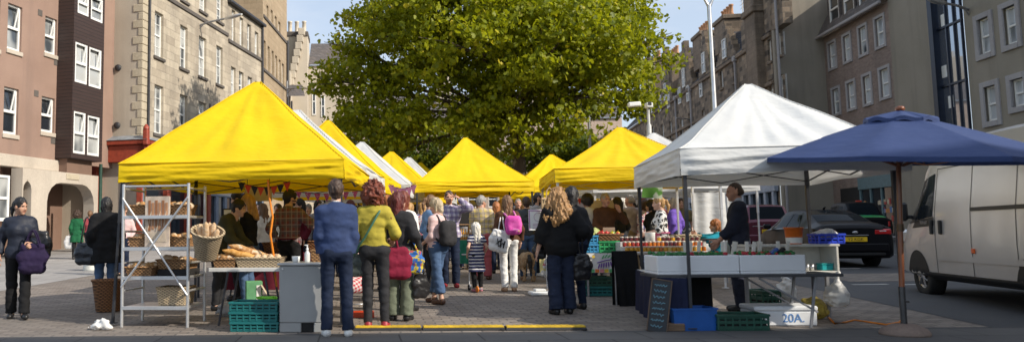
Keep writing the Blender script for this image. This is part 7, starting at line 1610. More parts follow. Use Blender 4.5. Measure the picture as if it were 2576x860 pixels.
o = sack('net_sack', 'yellow net sack slumped behind the marked white box', 'sack', G(2078, 806) + Vector((0, .25, 0)), .14, .14, .17, mat('yellow_net', (.40, .30, .05), .7, var=.4, scale=30, bump=.6, bscale=80), .015, False, .03)
o = sack('carrier_bag', 'white plastic sheet bag under the shelf unit', 'bag', G(2030, 775) + Vector((0, .5, .05)), .12, .1, .22, M_PLAST, .015, False, .03)
mb = MB(); pts = [G(x, y) + Vector((0, 0, .012)) for x, y in ((2085, 800), (2100, 815), (2125, 812), (2150, 806), (2190, 812), (2230, 818), (2262, 812), (2275, 800))]; mb.tube(pts, .011, 6); tag(mb.build('power_cable', mat('orange_flex', (.80, .24, .015))), 'orange red cable lying on the asphalt towards the parasol foot', 'cable')
mb = MB(); pts = [P(2286, 408, 8.6), P(2330, 415, 8.9), P(2400, 405, 9.3), P(2470, 385, 9.9), P(2540, 370, 10.2), P(2600, 352, 10.2)]; mb.tube(pts, .008, 6); tag(mb.build('power_cable', mat('orange_flex', (.8, .24, .01))), 'orange cable strung from under the parasol to the van roof', 'cable')
# green leafy plastic sign under the canopy
t = thing('hanging_bag', 'green printed plastic bag pinned under the canopy edge', 'bag', P(1642, 468, 12.0), R(-8)); mb = MB(); mb.grid(lambda u, v: (-.15 + .30 * u - .02 * v, .02 * math.sin(u * 6) * v, -.17 * v - .03 * u * v), 12, 10); mb.build('plastic_sheet', blotch('leaf_print', (.40, .44, .33), (.07, .20, .02), 4, .52), t)
# --- veg stall
YV = 12.9; v0, v1 = P(1470, 640, YV), P(1562, 640, YV); zV = P(1515, 637, YV).z
t = thing('veg_table', 'vegetable stall table with white cloth printed in purple leaves', 'table', (v0.x, YV, 0), R(-4)); LV = v1.x - v0.x; Lv = local(Vector((v0.x, YV, 0)), R(-4))
mb = MB(); mb.box((0, .01, zV - .03), (LV + 1.1, .7, zV), 0); mb.build('table_top', M_TBL, t)
for x in (.06, LV + 1.0):
    for y in (.08, .62): mb = MB(); mb.bar((x, y, zg(13)), (x, y, zV - .031), .03); mb.build('leg', M_GREYM, t)
mb = MB(); mb.grid(lambda u, v: ((LV + .02) * u, -.012 - .012 * math.sin(u * 20) * v, zV + .006 - .32 * v), 30, 6); ct = mb.build('printed_cloth', mat('white_print_cloth', (.68, .67, .64), .8, var=.05), t)
mb = MB(); mpu, mgr, mor, mye, mpk = 0, 1, 2, 3, 4
def petal(cx, cz, L, w, a, m): ca, sa = math.cos(a), math.sin(a); V = [(cx + ca * l * L - sa * q * w, -.03, cz + sa * l * L + ca * q * w) for l, q in ((0, -.4), (.5, -.6), (1, 0), (.5, .6), (0, .4))]; mb.add(V, [[0, 1, 2, 3, 4]], m)
for i in range(9): petal(.24 + i * .035, zV - .17 + .05 * (i / 9) ** .6, .10, .022, R(-110 + i * 6), mpu)
mb.tube([(.20, -.03, zV - .15), (.34, -.031, zV - .11), (.55, -.03, zV - .08)], .008, 4, mpu)
for i in range(6): petal(.28 + i * .045, zV - .085 + .02 * math.sin(i), .08, .022, R(60 - i * 9), mgr)
for (x, z, r_, m) in ((.03, zV - .11, .04, mor), (.58, zV - .07, .035, mor), (.14, zV - .05, .025, mye), (.48, zV - .21, .02, mpk), (.1, zV - .18, .02, mpk)): mb.lathe([(0, 0), (r_, 0)], 12, (0, 0, 0), m, False, Matrix.Translation((x, -.031, z)) @ Matrix.Rotation(R(90), 4, 'X'))
for i in range(8): a = .01 + i * LV / 8; mb.add([(a, -.029, zV - .31), (a + LV / 8 - .012, -.029, zV - .31), (a + LV / 8 - .012, -.029, zV - .255), (a, -.029, zV - .255)], [[0, 1, 2, 3]], (mye, mgr, mor, mpk)[i % 4])
mb.build('print', [mat('print_purple', (.16, .07, .32)), mat('print_green', (.12, .42, .18)), mat('print_orange', (.75, .20, .04)), mat('print_yellow', (.70, .48, .05)), mat('print_pink', (.70, .25, .28))], ct)
crate('blue crate at the left of the veg table, lower of two', Lv(.10, .2, zV + .008), .27, .36, .145, M_LBLUE, R(-4), 'crates on the veg table'); crate('blue crate at the left of the veg table, upper of two', Lv(.10, .2, zV + .154), .27, .36, .145, M_LBLUE, R(-4), 'crates on the veg table')
crate('bright green crate beneath the pepper basket', Lv(.45, .2, zV + .008), .40, .36, .195, M_GREENC, R(-4), 'crates on the veg table')
bp = Lv(.45, .2, zV + .204); basket('brown wicker tray of peppers on the green crate', bp, .42, .34, .115, W_DARK, R(-4))
rr = random.Random(14)
for i in range(14):
    m, lb = ((mat('veg_red', (.55, .03, .02), .35), 'shiny red pepper in the brown wicker tray'), (mat('veg_yellow', (.65, .48, .02), .35), 'yellow pepper in the brown wicker tray'), (mat('veg_green', (.16, .30, .05), .4), 'green pepper in the brown wicker tray'))[(0, 0, 1, 2)[i % 4]]
    mb = MB(); mb.lathe([(0, -.035), (.025, -.035), (.036, -.01), (.034, .02), (.015, .032), (0, .026)], 10); mb.tube([(0, 0, .025), (.004, 0, .05)], .005, 5); o = mb.build('pepper', m); o.location = bp + Vector((rr.uniform(-.16, .16), rr.uniform(-.12, .1), .115 + rr.uniform(-.01, .02))); tag(o, lb, 'vegetable', 'peppers in the wicker tray')
bp2 = Lv(.10, .2, zV + .30)
for i in range(12): mb = MB(); mb.ball((0, 0, 0), (.034, .034, .032), 10, 7); mb.tube([(0, 0, .03), (.003, 0, .045)], .003, 4); o = mb.build('apple', mat('pale_green_fruit', (.40, .44, .10), .4)); o.location = bp2 + Vector((rr.uniform(-.10, .10), rr.uniform(-.13, .13), .012 + rr.uniform(0, .03))); tag(o, 'pale green apple heaped on the upper blue crate', 'fruit', 'green apples on the blue crate')
o = sack('greens', 'bunch of pale celery heads behind the pepper tray', 'vegetable', Lv(.30, .5, zV + .1), .12, .1, .2, mat('celery', (.38, .42, .14), .5, var=.3, scale=16), .014, False, .03)
t = thing('price_card', 'small grey card standing among the vegetables', 'card', Lv(.52, .42, zV + .30), R(-4)); mb = MB(); mb.box((-.10, 0, 0), (.10, .01, .13), 0); mb.build('card', mat('kraft_card', (.32, .22, .15)), t)
t = thing('backing_board', 'cream board standing behind the veg seller', 'board', P(1524, 600, 16.2), R(-4)); mb = MB(); mb.box((-.34, 0, -.2), (.30, .02, .80), 0); mb.build('panel', mat('cream_board', (.56, .46, .33)), t)
crate('dark teal crate on the ground under the veg table', Lv(.22, .3, zg(13.1) + .001), .5, .36, .16, M_TEAL, R(-4), 'crates under the veg table'); crate('dark crate stacked on the teal one under the veg table', Lv(.22, .3, zg(13.1) + .162), .5, .36, .16, M_DGREEN, R(-4), 'crates under the veg table')
sack('rucksack', 'red and green rucksack dumped under the veg table', 'bag', G(1546, 738) + Vector((0, .1, 0)), .17, .14, .14, blotch('red_green_nylon', (.03, .10, .07), (.30, .03, .03), 7, .6), .014, False, .03)
# --- poster and paper bag on the white leg
YP = 13.4
t = thing('poster', 'white poster with mauve border hanging by the shaven headed man', 'poster', P(1352, 579, YP), R(4)); mb = MB(); mb.box((-.15, 0, 0), (.15, .008, .36), 0, .002); mb.build('sheet', M_WHITE, t)
mm = mat('mauve_print', (.42, .22, .40)); mb = MB(); mb.box((-.145, -.003, .01), (-.125, -.0005, .35), 0, .0005); mb.box((-.125, -.003, .33), (.14, -.0005, .35), 0, .0005); mb.tube([(.02 + .075 * math.cos(a), -.002, .23 + .075 * math.sin(a)) for a in [i * math.pi / 10 for i in range(21)]], .003, 4)
for k in range(4): mb.box((-.08, -.003, .11 - k * .024), (.1 - .02 * (k % 2), -.0005, .117 - k * .024), 0, .0005)
mb.build('print', mm, t); text_obj('OPEN', .045, mm, t, face_cam(.02, -.002, .23)) if False else None
t = thing('paper_bag', 'buff paper bag with black writing hung on the white leg', 'bag', P(1385, 541, 13.2), R(-3)); mb = MB(); mb.box((-.145, 0, 0), (.145, .05, .30), 0, .008); mb.build('bag_body', mat('kraft_paper', (.55, .38, .20), .7), t)
mb = MB(); mb.tube([(-.06, .02, .30), (-.05, .02, .42), (0, .02, .47), (.05, .02, .42), (.06, .02, .30)], .012, 6); mb.build('handle', mat('kraft_paper', (.5, .4, .2)), t)
for k, s_ in enumerate(('Twee', 'Vab', 'Can')): text_obj(s_, .085, M_DARK, t, face_cam(-.04, -.004, .235 - k * .085))
mb = MB(); mb.grid(lambda u, v: (-.10 + .22 * u, .0 + .02 * math.sin(u * 12 + v * 3), -.30 * v - .04 * math.sin(u * 5)), 10, 8); o = mb.build('printed_cloth', blotch('coral_print_cloth', (.66, .62, .58), (.55, .12, .14), 9, .58, (.6, .5, .2))); o.location = P(1372, 640, 13.3); tag(o, 'white and coral printed cloth hanging low on the white leg', 'cloth')
# extra thin leg of the sign stand
mb = MB(); mb.bar((0, 0, .11), (0, 0, 1.1), .02); o = mb.build('stand_pole', M_LEGL); o.location = G(1378, 742) + Vector((0, .02, 0)); tag(o, 'short thin white pole beside the poster leg', 'pole')
# --- bottle stall
YQ = 17.2; a0, a1 = P(1138, 620, YQ), P(1206, 620, YQ); zQ = P(1160, 604, YQ).z; t = thing('bottle_table', 'table under a green cloth with bottles at the far yellow gazebo', 'table', (a0.x, YQ, 0), 0); LQ = a1.x - a0.x
mb = MB(); mb.box((0, 0, zQ - .03), (LQ, .6, zQ), 0); mb.build('table_top', M_TBL, t); mb = MB(); mb.grid(lambda u, v: (LQ * u, -.01 - .015 * math.sin(u * 26) * v, zQ + .006 - .52 * v), 30, 6); mb.build('green_cloth', cloth('sea_green', (.03, .22, .13)), t)
for x in (.05, LQ - .05): mb = MB(); mb.bar((x, .3, zg(YQ)), (x, .3, zQ - .031), .03); mb.build('leg', M_GREYM, t)
t = thing('bottle_rack', 'wooden rack framing the row of amber bottles', 'rack', (a0.x + .12, YQ + .1, zQ)); mb = MB(); w_ = .5
for (p0, p1) in (((0, 0, 0), (.02, .2, .36)), ((w_, 0, 0), (w_ + .02, .2, .36)), ((.27, 0, 0), (.29, .2, .36)), ((.021, 0, .34), (.269, .2, .36)), ((.291, 0, .34), (w_ - .001, .2, .36)), ((.021, 0, .0), (.269, .2, .02)), ((.291, 0, 0), (w_ - .001, .2, .02))): mb.box(p0, p1, 0, .003)
mb.build('frame', mat('rack_wood', (.35, .20, .09)), t)
M_AMB = mat('amber_oil', (.55, .26, .02), .12, var=.1, coat=.5); M_LABEL = mat('paper_label', (.65, .58, .45))
for i in range(9):
    x = .05 + i * .052 + (.02 if i > 4 else 0); t = thing('bottle', 'amber oil bottle with pale label in the wooden rack', 'bottle', (a0.x + .12 + x, YQ + .16, zQ + .021), 0, 'amber bottles in the wooden rack')
    mb = MB(); mb.lathe([(0, 0), (.021, 0), (.022, .01), (.022, .15), (.010, .19), (.009, .235), (0, .235)], 10); mb.build('flask', M_AMB, t); mb = MB(); mb.lathe([(.0228, .05), (.0228, .11)], 10); mb.build('label', M_LABEL, t)
t = thing('blackboard', 'small blackboard standing above the bottle rack', 'blackboard', (a0.x + .28, YQ + .34, zQ + .0)); mb = MB(); mb.box((-.2, 0, .30), (.2, .02, .75), 0, .01); mb.build('slate', M_DARK, t); mb = MB()
for s_ in (-.15, .15): mb.bar((s_, .03, 0), (s_, .03, .5), .02)
mb.build('easel', M_GREYM, t)
# --- honey stall
YH = 12.3; h0 = P(1572, 640, YH); t = thing('honey_table', 'stall table stepped with jars of honey and jam', 'table', (h0.x, YH, 0), R(-5)); Lh_ = local(Vector((h0.x, YH, 0)), R(-5)); LH = P(1775, 640, YH).x - h0.x; zH = P(1660, 632, YH).z
mb = MB(); mb.box((0, 0, zH - .03), (LH, .6, zH), 0, .006); mb.box((.0, .14, zH + .001), (LH, .6, zH + .075), 0, .004); mb.box((.0, .28, zH + .076), (LH, .6, zH + .15), 0, .004); mb.build('stepped_top', M_TBL, t)
for x in (.06, LH - .06):
    for y in (.06, .54): mb = MB(); mb.bar((x, y, zg(YH)), (x, y, zH - .031), .03); mb.build('leg', M_GREYM, t)
jm = [mat('honey_gold', (.62, .30, .02), .15, coat=.6), mat('honey_amber', (.50, .14, .015), .15, coat=.6), mat('jam_dark', (.10, .012, .015), .15, coat=.6), mat('jam_red', (.35, .03, .02), .15, coat=.6), mat('honey_pale', (.66, .45, .12), .2, coat=.6)]
jn = ['golden honey', 'amber honey', 'dark jam', 'red jam', 'pale honey']; M_LID = mat('pale_lid', (.66, .60, .50), .4); rr = random.Random(31)
rows = (('front row', .05, zH, (0, 0, 1, 0, 4)), ('middle step', .20, zH + .076, (1, 3, 3, 1, 2)), ('back step', .36, zH + .151, (2, 2, 1, 0, 2)))
protos = {}
for nm, y, z, pal in rows:
    n = 19 if nm != 'back step' else 17
    for i in range(n):
        x = .05 + i * (LH - .1) / (n - 1)
        if nm == 'back step' and .38 < x < .62: continue
        k = pal[(i // 3 + rr.randint(0, 1)) % 5]
        loc_ = Lh_(x, y + rr.uniform(-.008, .008), z + .001); lab = '%s jar with pale lid on the %s of the honey stall' % (jn[k], nm)
        if k not in protos:
            t = thing('jar', lab, 'jar', loc_, 0, 'jars of honey and jam'); mb = MB(); mb.lathe([(0, 0), (.030, 0), (.033, .006), (.033, .058), (.028, .066), (0, .066)], 12); mb.build('glass', jm[k], t); mb = MB(); mb.lathe([(.0285, .0665), (.031, .067), (.031, .082), (.028, .085), (0, .085)], 12); mb.build('lid', M_LID, t); protos[k] = t
        else: copy_tree(protos[k], loc_, 0, lab)
basket('pale wicker tray at the right of the honey jars', Lh_(LH - .18, .45, zH + .152), .40, .24, .10, W_PALE, R(-5)); small_lathe('tub', 'plain white tub among the honey jars', 'tub', Lh_(.50, .36, zH + .151), [(0, 0), (.075, 0), (.08, .14), (.082, .15), (0, .15)], M_WHITE)
# --- white marquee wall and poles
YM = 16.8; m0, m1 = P(1742, 560, YM), P(1850, 560, YM); t = thing('marquee_wall', 'white fabric wall panel behind the woman in turquoise', 'marquee wall', (m0.x, YM, 0)); LM = m1.x - m0.x; mb = MB(); mb.grid(lambda u, v: (LM * u, .03 * math.sin(u * 16) + .01 * math.sin(v * 7 + u * 9), .25 + 1.72 * v), 40, 8); mb.build('panel', F_WHT, t)
for x in (0, LM): mb = MB(); mb.bar((x, -.08, zg(YM)), (x, -.08, 2.15), .04); mb.build('pole', M_LEGL, t)
t = thing('counter_table', 'white counter with dark tray where the woman in turquoise sits', 'table', (P(1765, 600, 13.9).x, 13.9, zg(13.9)), R(-4)); mb = MB(); z = P(1800, 600, 13.9).z - zg(13.9); mb.box((0, 0, z - .03), (.85, .5, z), 0); mb.build('table_top', M_DARK, t)
for (x, y) in ((.06, .05), (.79, .05), (.06, .45), (.79, .45)): mb = MB(); mb.bar((x, y, 0), (x, y, z - .031), .05); mb.build('leg', M_SHELF, t)
mb = MB(); mb.box((.09, .03, z * .55), (.76, .06, z * .62), 0); mb.box((.09, .03, z * .25), (.76, .06, z * .32), 0); mb.build('rail', M_SHELF, t)
t = thing('chair', 'low chair under the woman in turquoise', 'chair', PP['turq']['o'].location.copy(), R(75)); mb = MB(); mb.box((-.2, -.2, .40), (.2, .2, .43), 0); mb.build('seat', M_GREYM, t)
for (x, y) in ((-.18, -.18), (.18, -.18), (-.18, .18), (.18, .18)): mb = MB(); mb.bar((x, y, 0), (x, y, .399), .025); mb.build('leg', M_GREYM, t)
mb = MB(); mb.box((-.2, -.22, .45), (.2, -.2, .8), 0); mb.build('backrest', M_GREYM, t)
# bollard
t = thing('bollard', 'stout tapered white bollard on the left pavement', 'bollard', G(231, 680)); mb = MB(); mb.lathe([(0, 0), (.23, 0), (.235, .03), (.18, .5), (.165, .55), (.12, .57), (0, .57)], 22); mb.build('post', mat('bollard_white', (.60, .60, .55), .6), t); mb = MB(); mb.box((-.07, -.24, .16), (.03, -.205, .36), 0, .008); mb.build('blue_patch', mat('sticker_blue', (.04, .20, .45), .5), t)
# cable ramps
M_YR = mat('yellow_rubber', (.62, .40, .02), .6, var=.25, scale=10); M_BR = mat('black_rubber', (.02, .02, .02), .7)
for i, (xa, xb) in enumerate(((893, 1061), (1064, 1270), (1273, 1475))):
    a, b = G(xa, 830), G(xb, 829); t = thing('cable_ramp', ('left', 'middle', 'right')[i] + ' segment of the yellow topped cable ramp across the setts', 'cable ramp', (a.x, a.y, .005), math.atan2(b.y - a.y, b.x - a.x), 'segments of the cable ramp'); L_ = (b - a).length - .008
    mb = MB(); mb.prism([(0, 0), (L_, 0), (L_, .008), (0, .008)], -.05, .22, 0); mb.add([(0, -.046, .0085), (L_, -.046, .0085), (L_, -.02, .045), (0, -.02, .045), (0, .10, .045), (L_, .10, .045), (L_, .21, .0125), (0, .21, .0125)], [[0, 1, 2, 3], [4, 5, 6, 7], [3, 2, 5, 4], [0, 3, 4, 7], [1, 6, 5, 2]]); mb.box((L_ - .05, -.08, 0.001), (L_, -.052, .03), 0); mb.build('base', M_BR, t)
    mb = MB(); mb.box((.004, -.03, .030), (L_ - .004, .10, .052), 0, .005); 
    for k in range(int(L_ / .07)): mb.box((.02 + k * .07, -.02, .0522), (.05 + k * .07, .09, .055), 0, .002)
    mb.build('lid', M_YR, t)
# ------------------------------------------------------------------ parasol
o_ = PZ(2276, G(2272, 846).y + .12, 835); t = thing('parasol', 'large navy blue parasol with wooden pole and vented top at right', 'parasol', o_)
M_PAR = fabric('blue_canvas', (.045, .072, .185), .08, .7); M_WOODP = mat('varnished_wood', (.22, .065, .02), .35, var=.3, stretch=(8, 8, .6), coat=.3)
N8 = 8; rimz, apz, RR = 1.895, 2.40, 1.47; tilt = Matrix.Translation((.085, 0, 1.92)) @ Matrix.Rotation(R(4.5), 4, 'X') @ Matrix.Rotation(R(1.2), 4, 'Y') @ Matrix.Translation((0, 0, -1.9))
def par(u, v, r0=.0, r1=1.0, dz=0.0, flare=0.0):
    a = u * 2 * math.pi - math.pi / 2; k = (u * N8) % 1; e = math.cos(math.pi / N8) / math.cos((k - .5) * 2 * math.pi / N8) if True else 1
    r_ = (r0 + (r1 - r0) * v); sag = math.sin(math.pi * k)
    R_ = RR * r_ * (e + (1 - e) * 0) * (1 - .03 * sag * r_)
    z = apz + (rimz - apz) * (r_ ** 1.12) - .028 * sag * r_ * (1.2 - r_) + dz + flare * math.sin(k * math.pi) * v
    return tuple(tilt @ Vector((R_ * math.cos(a), R_ * math.sin(a), z)))
mb = MB(); mb.grid(lambda u, v: par(u, v, .0, 1.0), 64, 16); mb.grid(lambda u, v: tuple(Vector(par(u, 1.0)) + Vector((0, 0, -.05 * v))), 64, 2); mb.build('canopy', M_PAR, t)
mb = MB(); mb.grid(lambda u, v: par(u, v, .0, .24, .035 + .012 * math.sin(u * 50) * v, .022), 64, 6); mb.grid(lambda u, v: tuple(Vector(par(u, 1, 0, .24, .035 + .012 * math.sin(u * 50), .022)) + Vector((0, 0, -.045 * v))), 64, 2); mb.build('vent_cap', M_PAR, t)
mb = MB(); mb.lathe([(.035, 0), (.05, .02), (.04, .045), (0, .055)], 14, tuple(tilt @ Vector((0, 0, apz + .03)))); mb.build('finial', M_WOODP, t)
mb = MB(); mb.tube([(0, 0, .42), (.035, 0, 1.2), (.09, .0, 2.38)], [.027, .026, .024], 12); mb.build('pole', M_WOODP, t); mb = MB(); mb.tube([(.031, 0, 1.12), (.035, 0, 1.2)], .034, 12); mb.build('joint_sleeve', mat('brass_sleeve', (.10, .06, .03), .4, .5), t)
mb = MB(); mb.tube([(0, 0, .1), (0, 0, .52)], .032, 12); mb.tube([(.03, 0, .36), (.07, 0, .36)], .012, 8); mb.build('lower_tube', mat('dark_chrome', (.12, .12, .125), .25, .8), t)
mb = MB(); mb.lathe([(0, 0.0), (.235, 0), (.24, .03), (.21, .075), (.12, .115), (.06, .125), (0, .125)], 28); mb.build('stone_base', render('base_stone', (.28, .20, .16), (.35, .26, .21), 30), t)
for i in range(N8):
    a = i * 2 * math.pi / N8 - math.pi / 2; mb = MB(); mb.bar(tilt @ Vector((.03 * math.cos(a), .03 * math.sin(a), apz - .06)), tilt @ Vector((RR * .98 * math.cos(a), RR * .98 * math.sin(a), rimz - .02)), .018, .022); mb.bar(tilt @ Vector((.03 * math.cos(a), .03 * math.sin(a), 1.82)), tilt @ Vector((RR * .5 * math.cos(a), RR * .5 * math.sin(a), (apz + rimz) / 2 - .03)), .014, .018); mb.build('rib', M_WOODP, t)
# ------------------------------------------------------------------ vehicles (x forward, y left, z up; origin under the rear bumper)
def paint(name, c, metal=.2, rough=.28): return mat(name, c, rough, metal, var=.04, scale=2, coat=.5)
M_GL = pane_mat('car_glass', (.012, .016, .02), (.05, .06, .065), .3, .10); M_GL.node_tree.nodes['Principled BSDF'].inputs['IOR'].default_value = 1.2; M_TYRE = mat('tyre', (.018, .018, .018), .8); M_ALLOY = mat('alloy', (.45, .45, .46), .3, .8); M_TAIL = mat('tail_light', (.50, .012, .015), .15, coat=.6); M_TAILW = mat('clear_lamp', (.6, .6, .6), .15, coat=.5); M_PLATEY = mat('yellow_plate', (.80, .52, .01), .45, var=.02); M_TRIM = mat('black_trim', (.015, .015, .016), .5)
class Car:
    def __init__(s, name, label, rear, yaw, st, pm, crown=.045):
        s.t = thing(name, label, 'van' if name == 'van' else 'car', rear, R(yaw) + R(90)); s.st = sorted(st); s.cr = crown; s.xs = [q[0] for q in s.st]; A = np.array(s.st); s.A = A
        xs = sorted(set(list(np.linspace(s.xs[0], s.xs[-1], 46)) + s.xs)); mb = MB(); n = 15; V = []
        for x in xs: V += [(x, y, z) for y, z in s.ring(x)]
        F = [[i * n + j, i * n + (j + 1) % n, (i + 1) * n + (j + 1) % n, (i + 1) * n + j] for i in range(len(xs) - 1) for j in range(n)]
        mb.add(V, F, 0, True); k = (len(xs) - 1) * n; mb.add(V[:n], [list(range(n))[::-1]], 0, False); mb.add(V[k:], [list(range(n))], 0, False); s.body = mb.build('body', pm, s.t)
        try: s.body.data.set_sharp_from_angle(angle=R(32))
        except Exception: pass
    def par(s, x): return [np.interp(x, s.A[:, 0], s.A[:, k]) for k in range(1, 7)]
    def half(s, x):
        zs, zb, zr, ws, wb, wr = s.par(x); return [(ws * .90, zs), (ws, zs + .07), (ws + .015, zs + (zb - zs) * .55), (wb, zb), (wr, zr), (wr * .90, zr + s.cr * .5), (wr * .5, zr + s.cr * .9), (0, zr + s.cr)]
    def ring(s, x):
        h = s.half(x); return [(-y, z) for y, z in h[:-1]] + [h[-1]] + [(y, z) for y, z in h[:-1]][::-1]
    def sideY(s, x, z):
        h = s.half(x)[:5]; return float(np.interp(z, [q[1] for q in h], [q[0] for q in h]))
    def side(s, q, side, m, name, off=.006, n=6):
        """patch from corners (x,z) x4 on the given side (+1 left)"""
        mb = MB(); c = [Vector(p) for p in q]
        def f(u, v):
            p = c[0].lerp(c[1], u).lerp(c[3].lerp(c[2], u), v); return (p.x, side * (s.sideY(p.x, p.y) + off), p.y)
        mb.grid(f, n, n, 0, True); return mb.build(name, m, s.t)
    def top(s, x0, x1, y0, y1, m, name, off=.006, y0b=None, y1b=None):
        def f(u, v):
            x = x0 + (x1 - x0) * u; a = y0 + ((y0b if y0b is not None else y0) - y0) * u; b = y1 + ((y1b if y1b is not None else y1) - y1) * u; y = a + (b - a) * v
            h = s.half(x)[3:]; z = float(np.interp(-abs(y), [-q[0] for q in h], [q[1] for q in h]));
            x2 = x + .01; h2 = s.half(x2)[3:]; z2 = float(np.interp(-abs(y), [-q[0] for q in h2], [q[1] for q in h2])); sl = (z2 - z) / .01; nn = Vector((-sl, 0, 1)).normalized()
            return (x + nn.x * off, y, z + nn.z * off)
        mb = MB(); mb.grid(f, 10, 12, 0, True); return mb.build(name, m, s.t)
    def wheels(s, xf, xr, r_, w_, track, hub=M_ALLOY, arch=True):
        for x in (xf, xr):
            for sd in (-1, 1):
                if arch:
                    zl = s.par(x)[0] + .004; ra = r_ + .07
                    def fa(u, v):
                        px_ = x + math.cos(math.pi * u) * ra * v; z_ = max(zl, r_ * .75 + math.sin(math.pi * u) * (ra + r_ * .25) * v); return (px_, sd * (s.sideY(px_, z_) + .007), z_)
                    mb = MB(); mb.grid(fa, 20, 6, 0, True); mb.build('wheel_arch', M_TRIM, s.t)
                M = Matrix.Translation((x, sd * track, r_)) @ Matrix.Rotation(R(-90 * sd), 4, 'X')
                mb = MB(); mb.lathe([(r_ * .62, -w_ * .8), (r_ * .96, -w_ * .8), (r_, -w_ * .6), (r_, w_ * .1), (r_ * .95, w_ * .2), (r_ * .66, w_ * .22), (r_ * .60, w_ * .1)], 28, (0, 0, 0), 0, True, M); wh = mb.build('tyre', M_TYRE, s.t)
                mb = MB(); mb.lathe([(r_ * .63, w_ * .14), (r_ * .56, w_ * .05), (r_ * .5, w_ * .04)], 24, (0, 0, 0), 0, True, M); mb.lathe([(r_ * .22, w_ * .16), (r_ * .12, w_ * .2), (0, w_ * .2)], 12, (0, 0, 0), 0, True, M)
                for k in range(7):
                    a = k * 2 * math.pi / 7; p_ = M @ Vector((math.cos(a) * r_ * .12, math.sin(a) * r_ * .12, w_ * .14)); q_ = M @ Vector((math.cos(a) * r_ * .56, math.sin(a) * r_ * .56, w_ * .09)); mb.bar(p_, q_, r_ * .16, .02)
                mb.build('rim', hub, wh); mb = MB(); mb.lathe([(r_ * .6, w_ * .01), (0, w_ * .01)], 20, (0, 0, 0), 0, True, M); mb.build('brake_disc', M_TRIM, wh)
def rear_of(px, Y): return PZ(px, Y, 600)
PL = mat('plate_black', (.015, .015, .015))
def plate(c, x, z, s_, w_=.52, h_=.11, m=M_PLATEY):
    mb = MB(); mb.box((x - .012, -w_ / 2, z - h_ / 2), (x, w_ / 2, z + h_ / 2), 0, .003); o = mb.build('number_plate', m, c.t)
    text_obj(s_, h_ * .95, PL, o, Matrix.Translation((x - .0135, 0, z)) @ Matrix.Rotation(R(-90), 4, 'Z') @ Matrix.Rotation(R(90), 4, 'X'), 'plate_text')
def boxp(c, name, lo, hi, m, b=.02): mb = MB(); mb.box(lo, hi, 0, b); return mb.build(name, m, c.t)
# black hatchback
M_BLK = mat('black_car_paint', (.010, .010, .012), .3, 0, var=.04, scale=2, coat=.0, spec=.4); M_BLK.node_tree.nodes['Principled BSDF'].inputs['IOR'].default_value = 1.25
fo = rear_of(2152, 19.0)
f = Car('car', 'shiny black hatchback seen from behind with yellow number plate', fo, -10, [(0, .42, .86, .93, .76, .74, .60), (.05, .30, .93, 1.0, .84, .82, .68), (.16, .24, .97, 1.05, .90, .87, .70), (.45, .22, .98, 1.09, .92, .89, .68), (.62, .22, .98, 1.12, .92, .90, .66), (1.1, .22, .98, 1.30, .92, .90, .61), (1.6, .22, .975, 1.42, .92, .90, .57), (2.2, .22, .965, 1.455, .92, .90, .57), (2.75, .22, .955, 1.43, .92, .90, .58), (3.2, .22, .94, 1.24, .92, .89, .62), (3.7, .22, .92, 1.0, .92, .87, .68), (4.3, .24, .80, .86, .90, .82, .60), (4.62, .34, .62, .68, .78, .72, .5)], M_BLK)
f.top(.62, 1.56, -.60, .60, M_GL, 'rear_window', .006, -.50, .50); f.top(2.82, 3.66, -.50, .50, M_GL, 'windscreen', .006, -.60, .60)
for sd in (1, -1):
    f.side([(2.05, .99), (3.30, .97), (2.85, 1.30), (2.05, 1.38)], sd, M_GL, 'side_window'); f.side([(1.10, 1.0), (2.0, .99), (2.0, 1.38), (1.5, 1.34)], sd, M_GL, 'side_window')
    f.side([(.5, .50), (4.0, .48), (4.0, .505), (.5, .525)], sd, M_TRIM, 'sill_line'); f.side([(1.02, .99), (3.3, .965), (3.3, .98), (1.02, 1.005)], sd, M_ALLOY, 'chrome_trim', .012)
    mb = MB(); mb.box((-.006, sd * .42, .80), (.20, sd * .42 + sd * .40, .95), 0, .03) if sd > 0 else mb.box((-.006, -.82, .80), (.20, -.42, .95), 0, .03); mb.build('tail_light', M_TAIL, f.t)
    mb = MB(); mb.box((-.010, sd * .62 - .08, .88), (.1, sd * .62 + .08, .915), 0, .01); mb.build('tail_light_clear', M_TAILW, f.t)
    boxp(f, 'door_mirror', (3.15, sd * .96 - .1, .98), (3.3, sd * .96 + .1, 1.12), M_BLK, .04); boxp(f, 'reflector', (-.012, sd * .6 - .1, .48), (.02, sd * .6 + .1, .52), M_TAIL, .008)
plate(f, -.002, .70, 'Y2 KGK'); mb = MB(); mb.lathe([(0, 0), (.055, 0), (.06, -.008), (.055, -.014), (0, -.016)], 16, (0, 0, 0), 0, True, Matrix.Translation((-.001, 0, .87)) @ Matrix.Rotation(R(90), 4, 'Y') @ Matrix.Diagonal((.55, 1.2, 1, 1))); mb.build('oval_badge', M_ALLOY, f.t)
boxp(f, 'bumper_strip', (-.03, -.74, .40), (.06, .74, .60), M_BLK, .03); boxp(f, 'lower_valance', (-.012, -.66, .30), (.08, .66, .38), M_TRIM, .02); boxp(f, 'brake_lamp', (.50, -.2, 1.10), (.56, .2, 1.125), M_TAIL, .008)
boxp(f, 'chrome_strip', (-.006, -.30, .79), (.002, .30, .81), M_ALLOY, .003); mb = MB(); mb.tube([(1.75, .0, 1.49), (1.70, 0, 1.53), (1.62, 0, 1.54)], [.03, .03, .012], 8); mb.build('roof_aerial', M_BLK, f.t); mb = MB(); mb.tube([(.7, -.1, 1.165), (.95, -.42, 1.255)], .008, 5); mb.build('rear_wiper', M_TRIM, f.t)
f.wheels(3.75, .95, .33, .22, .80)
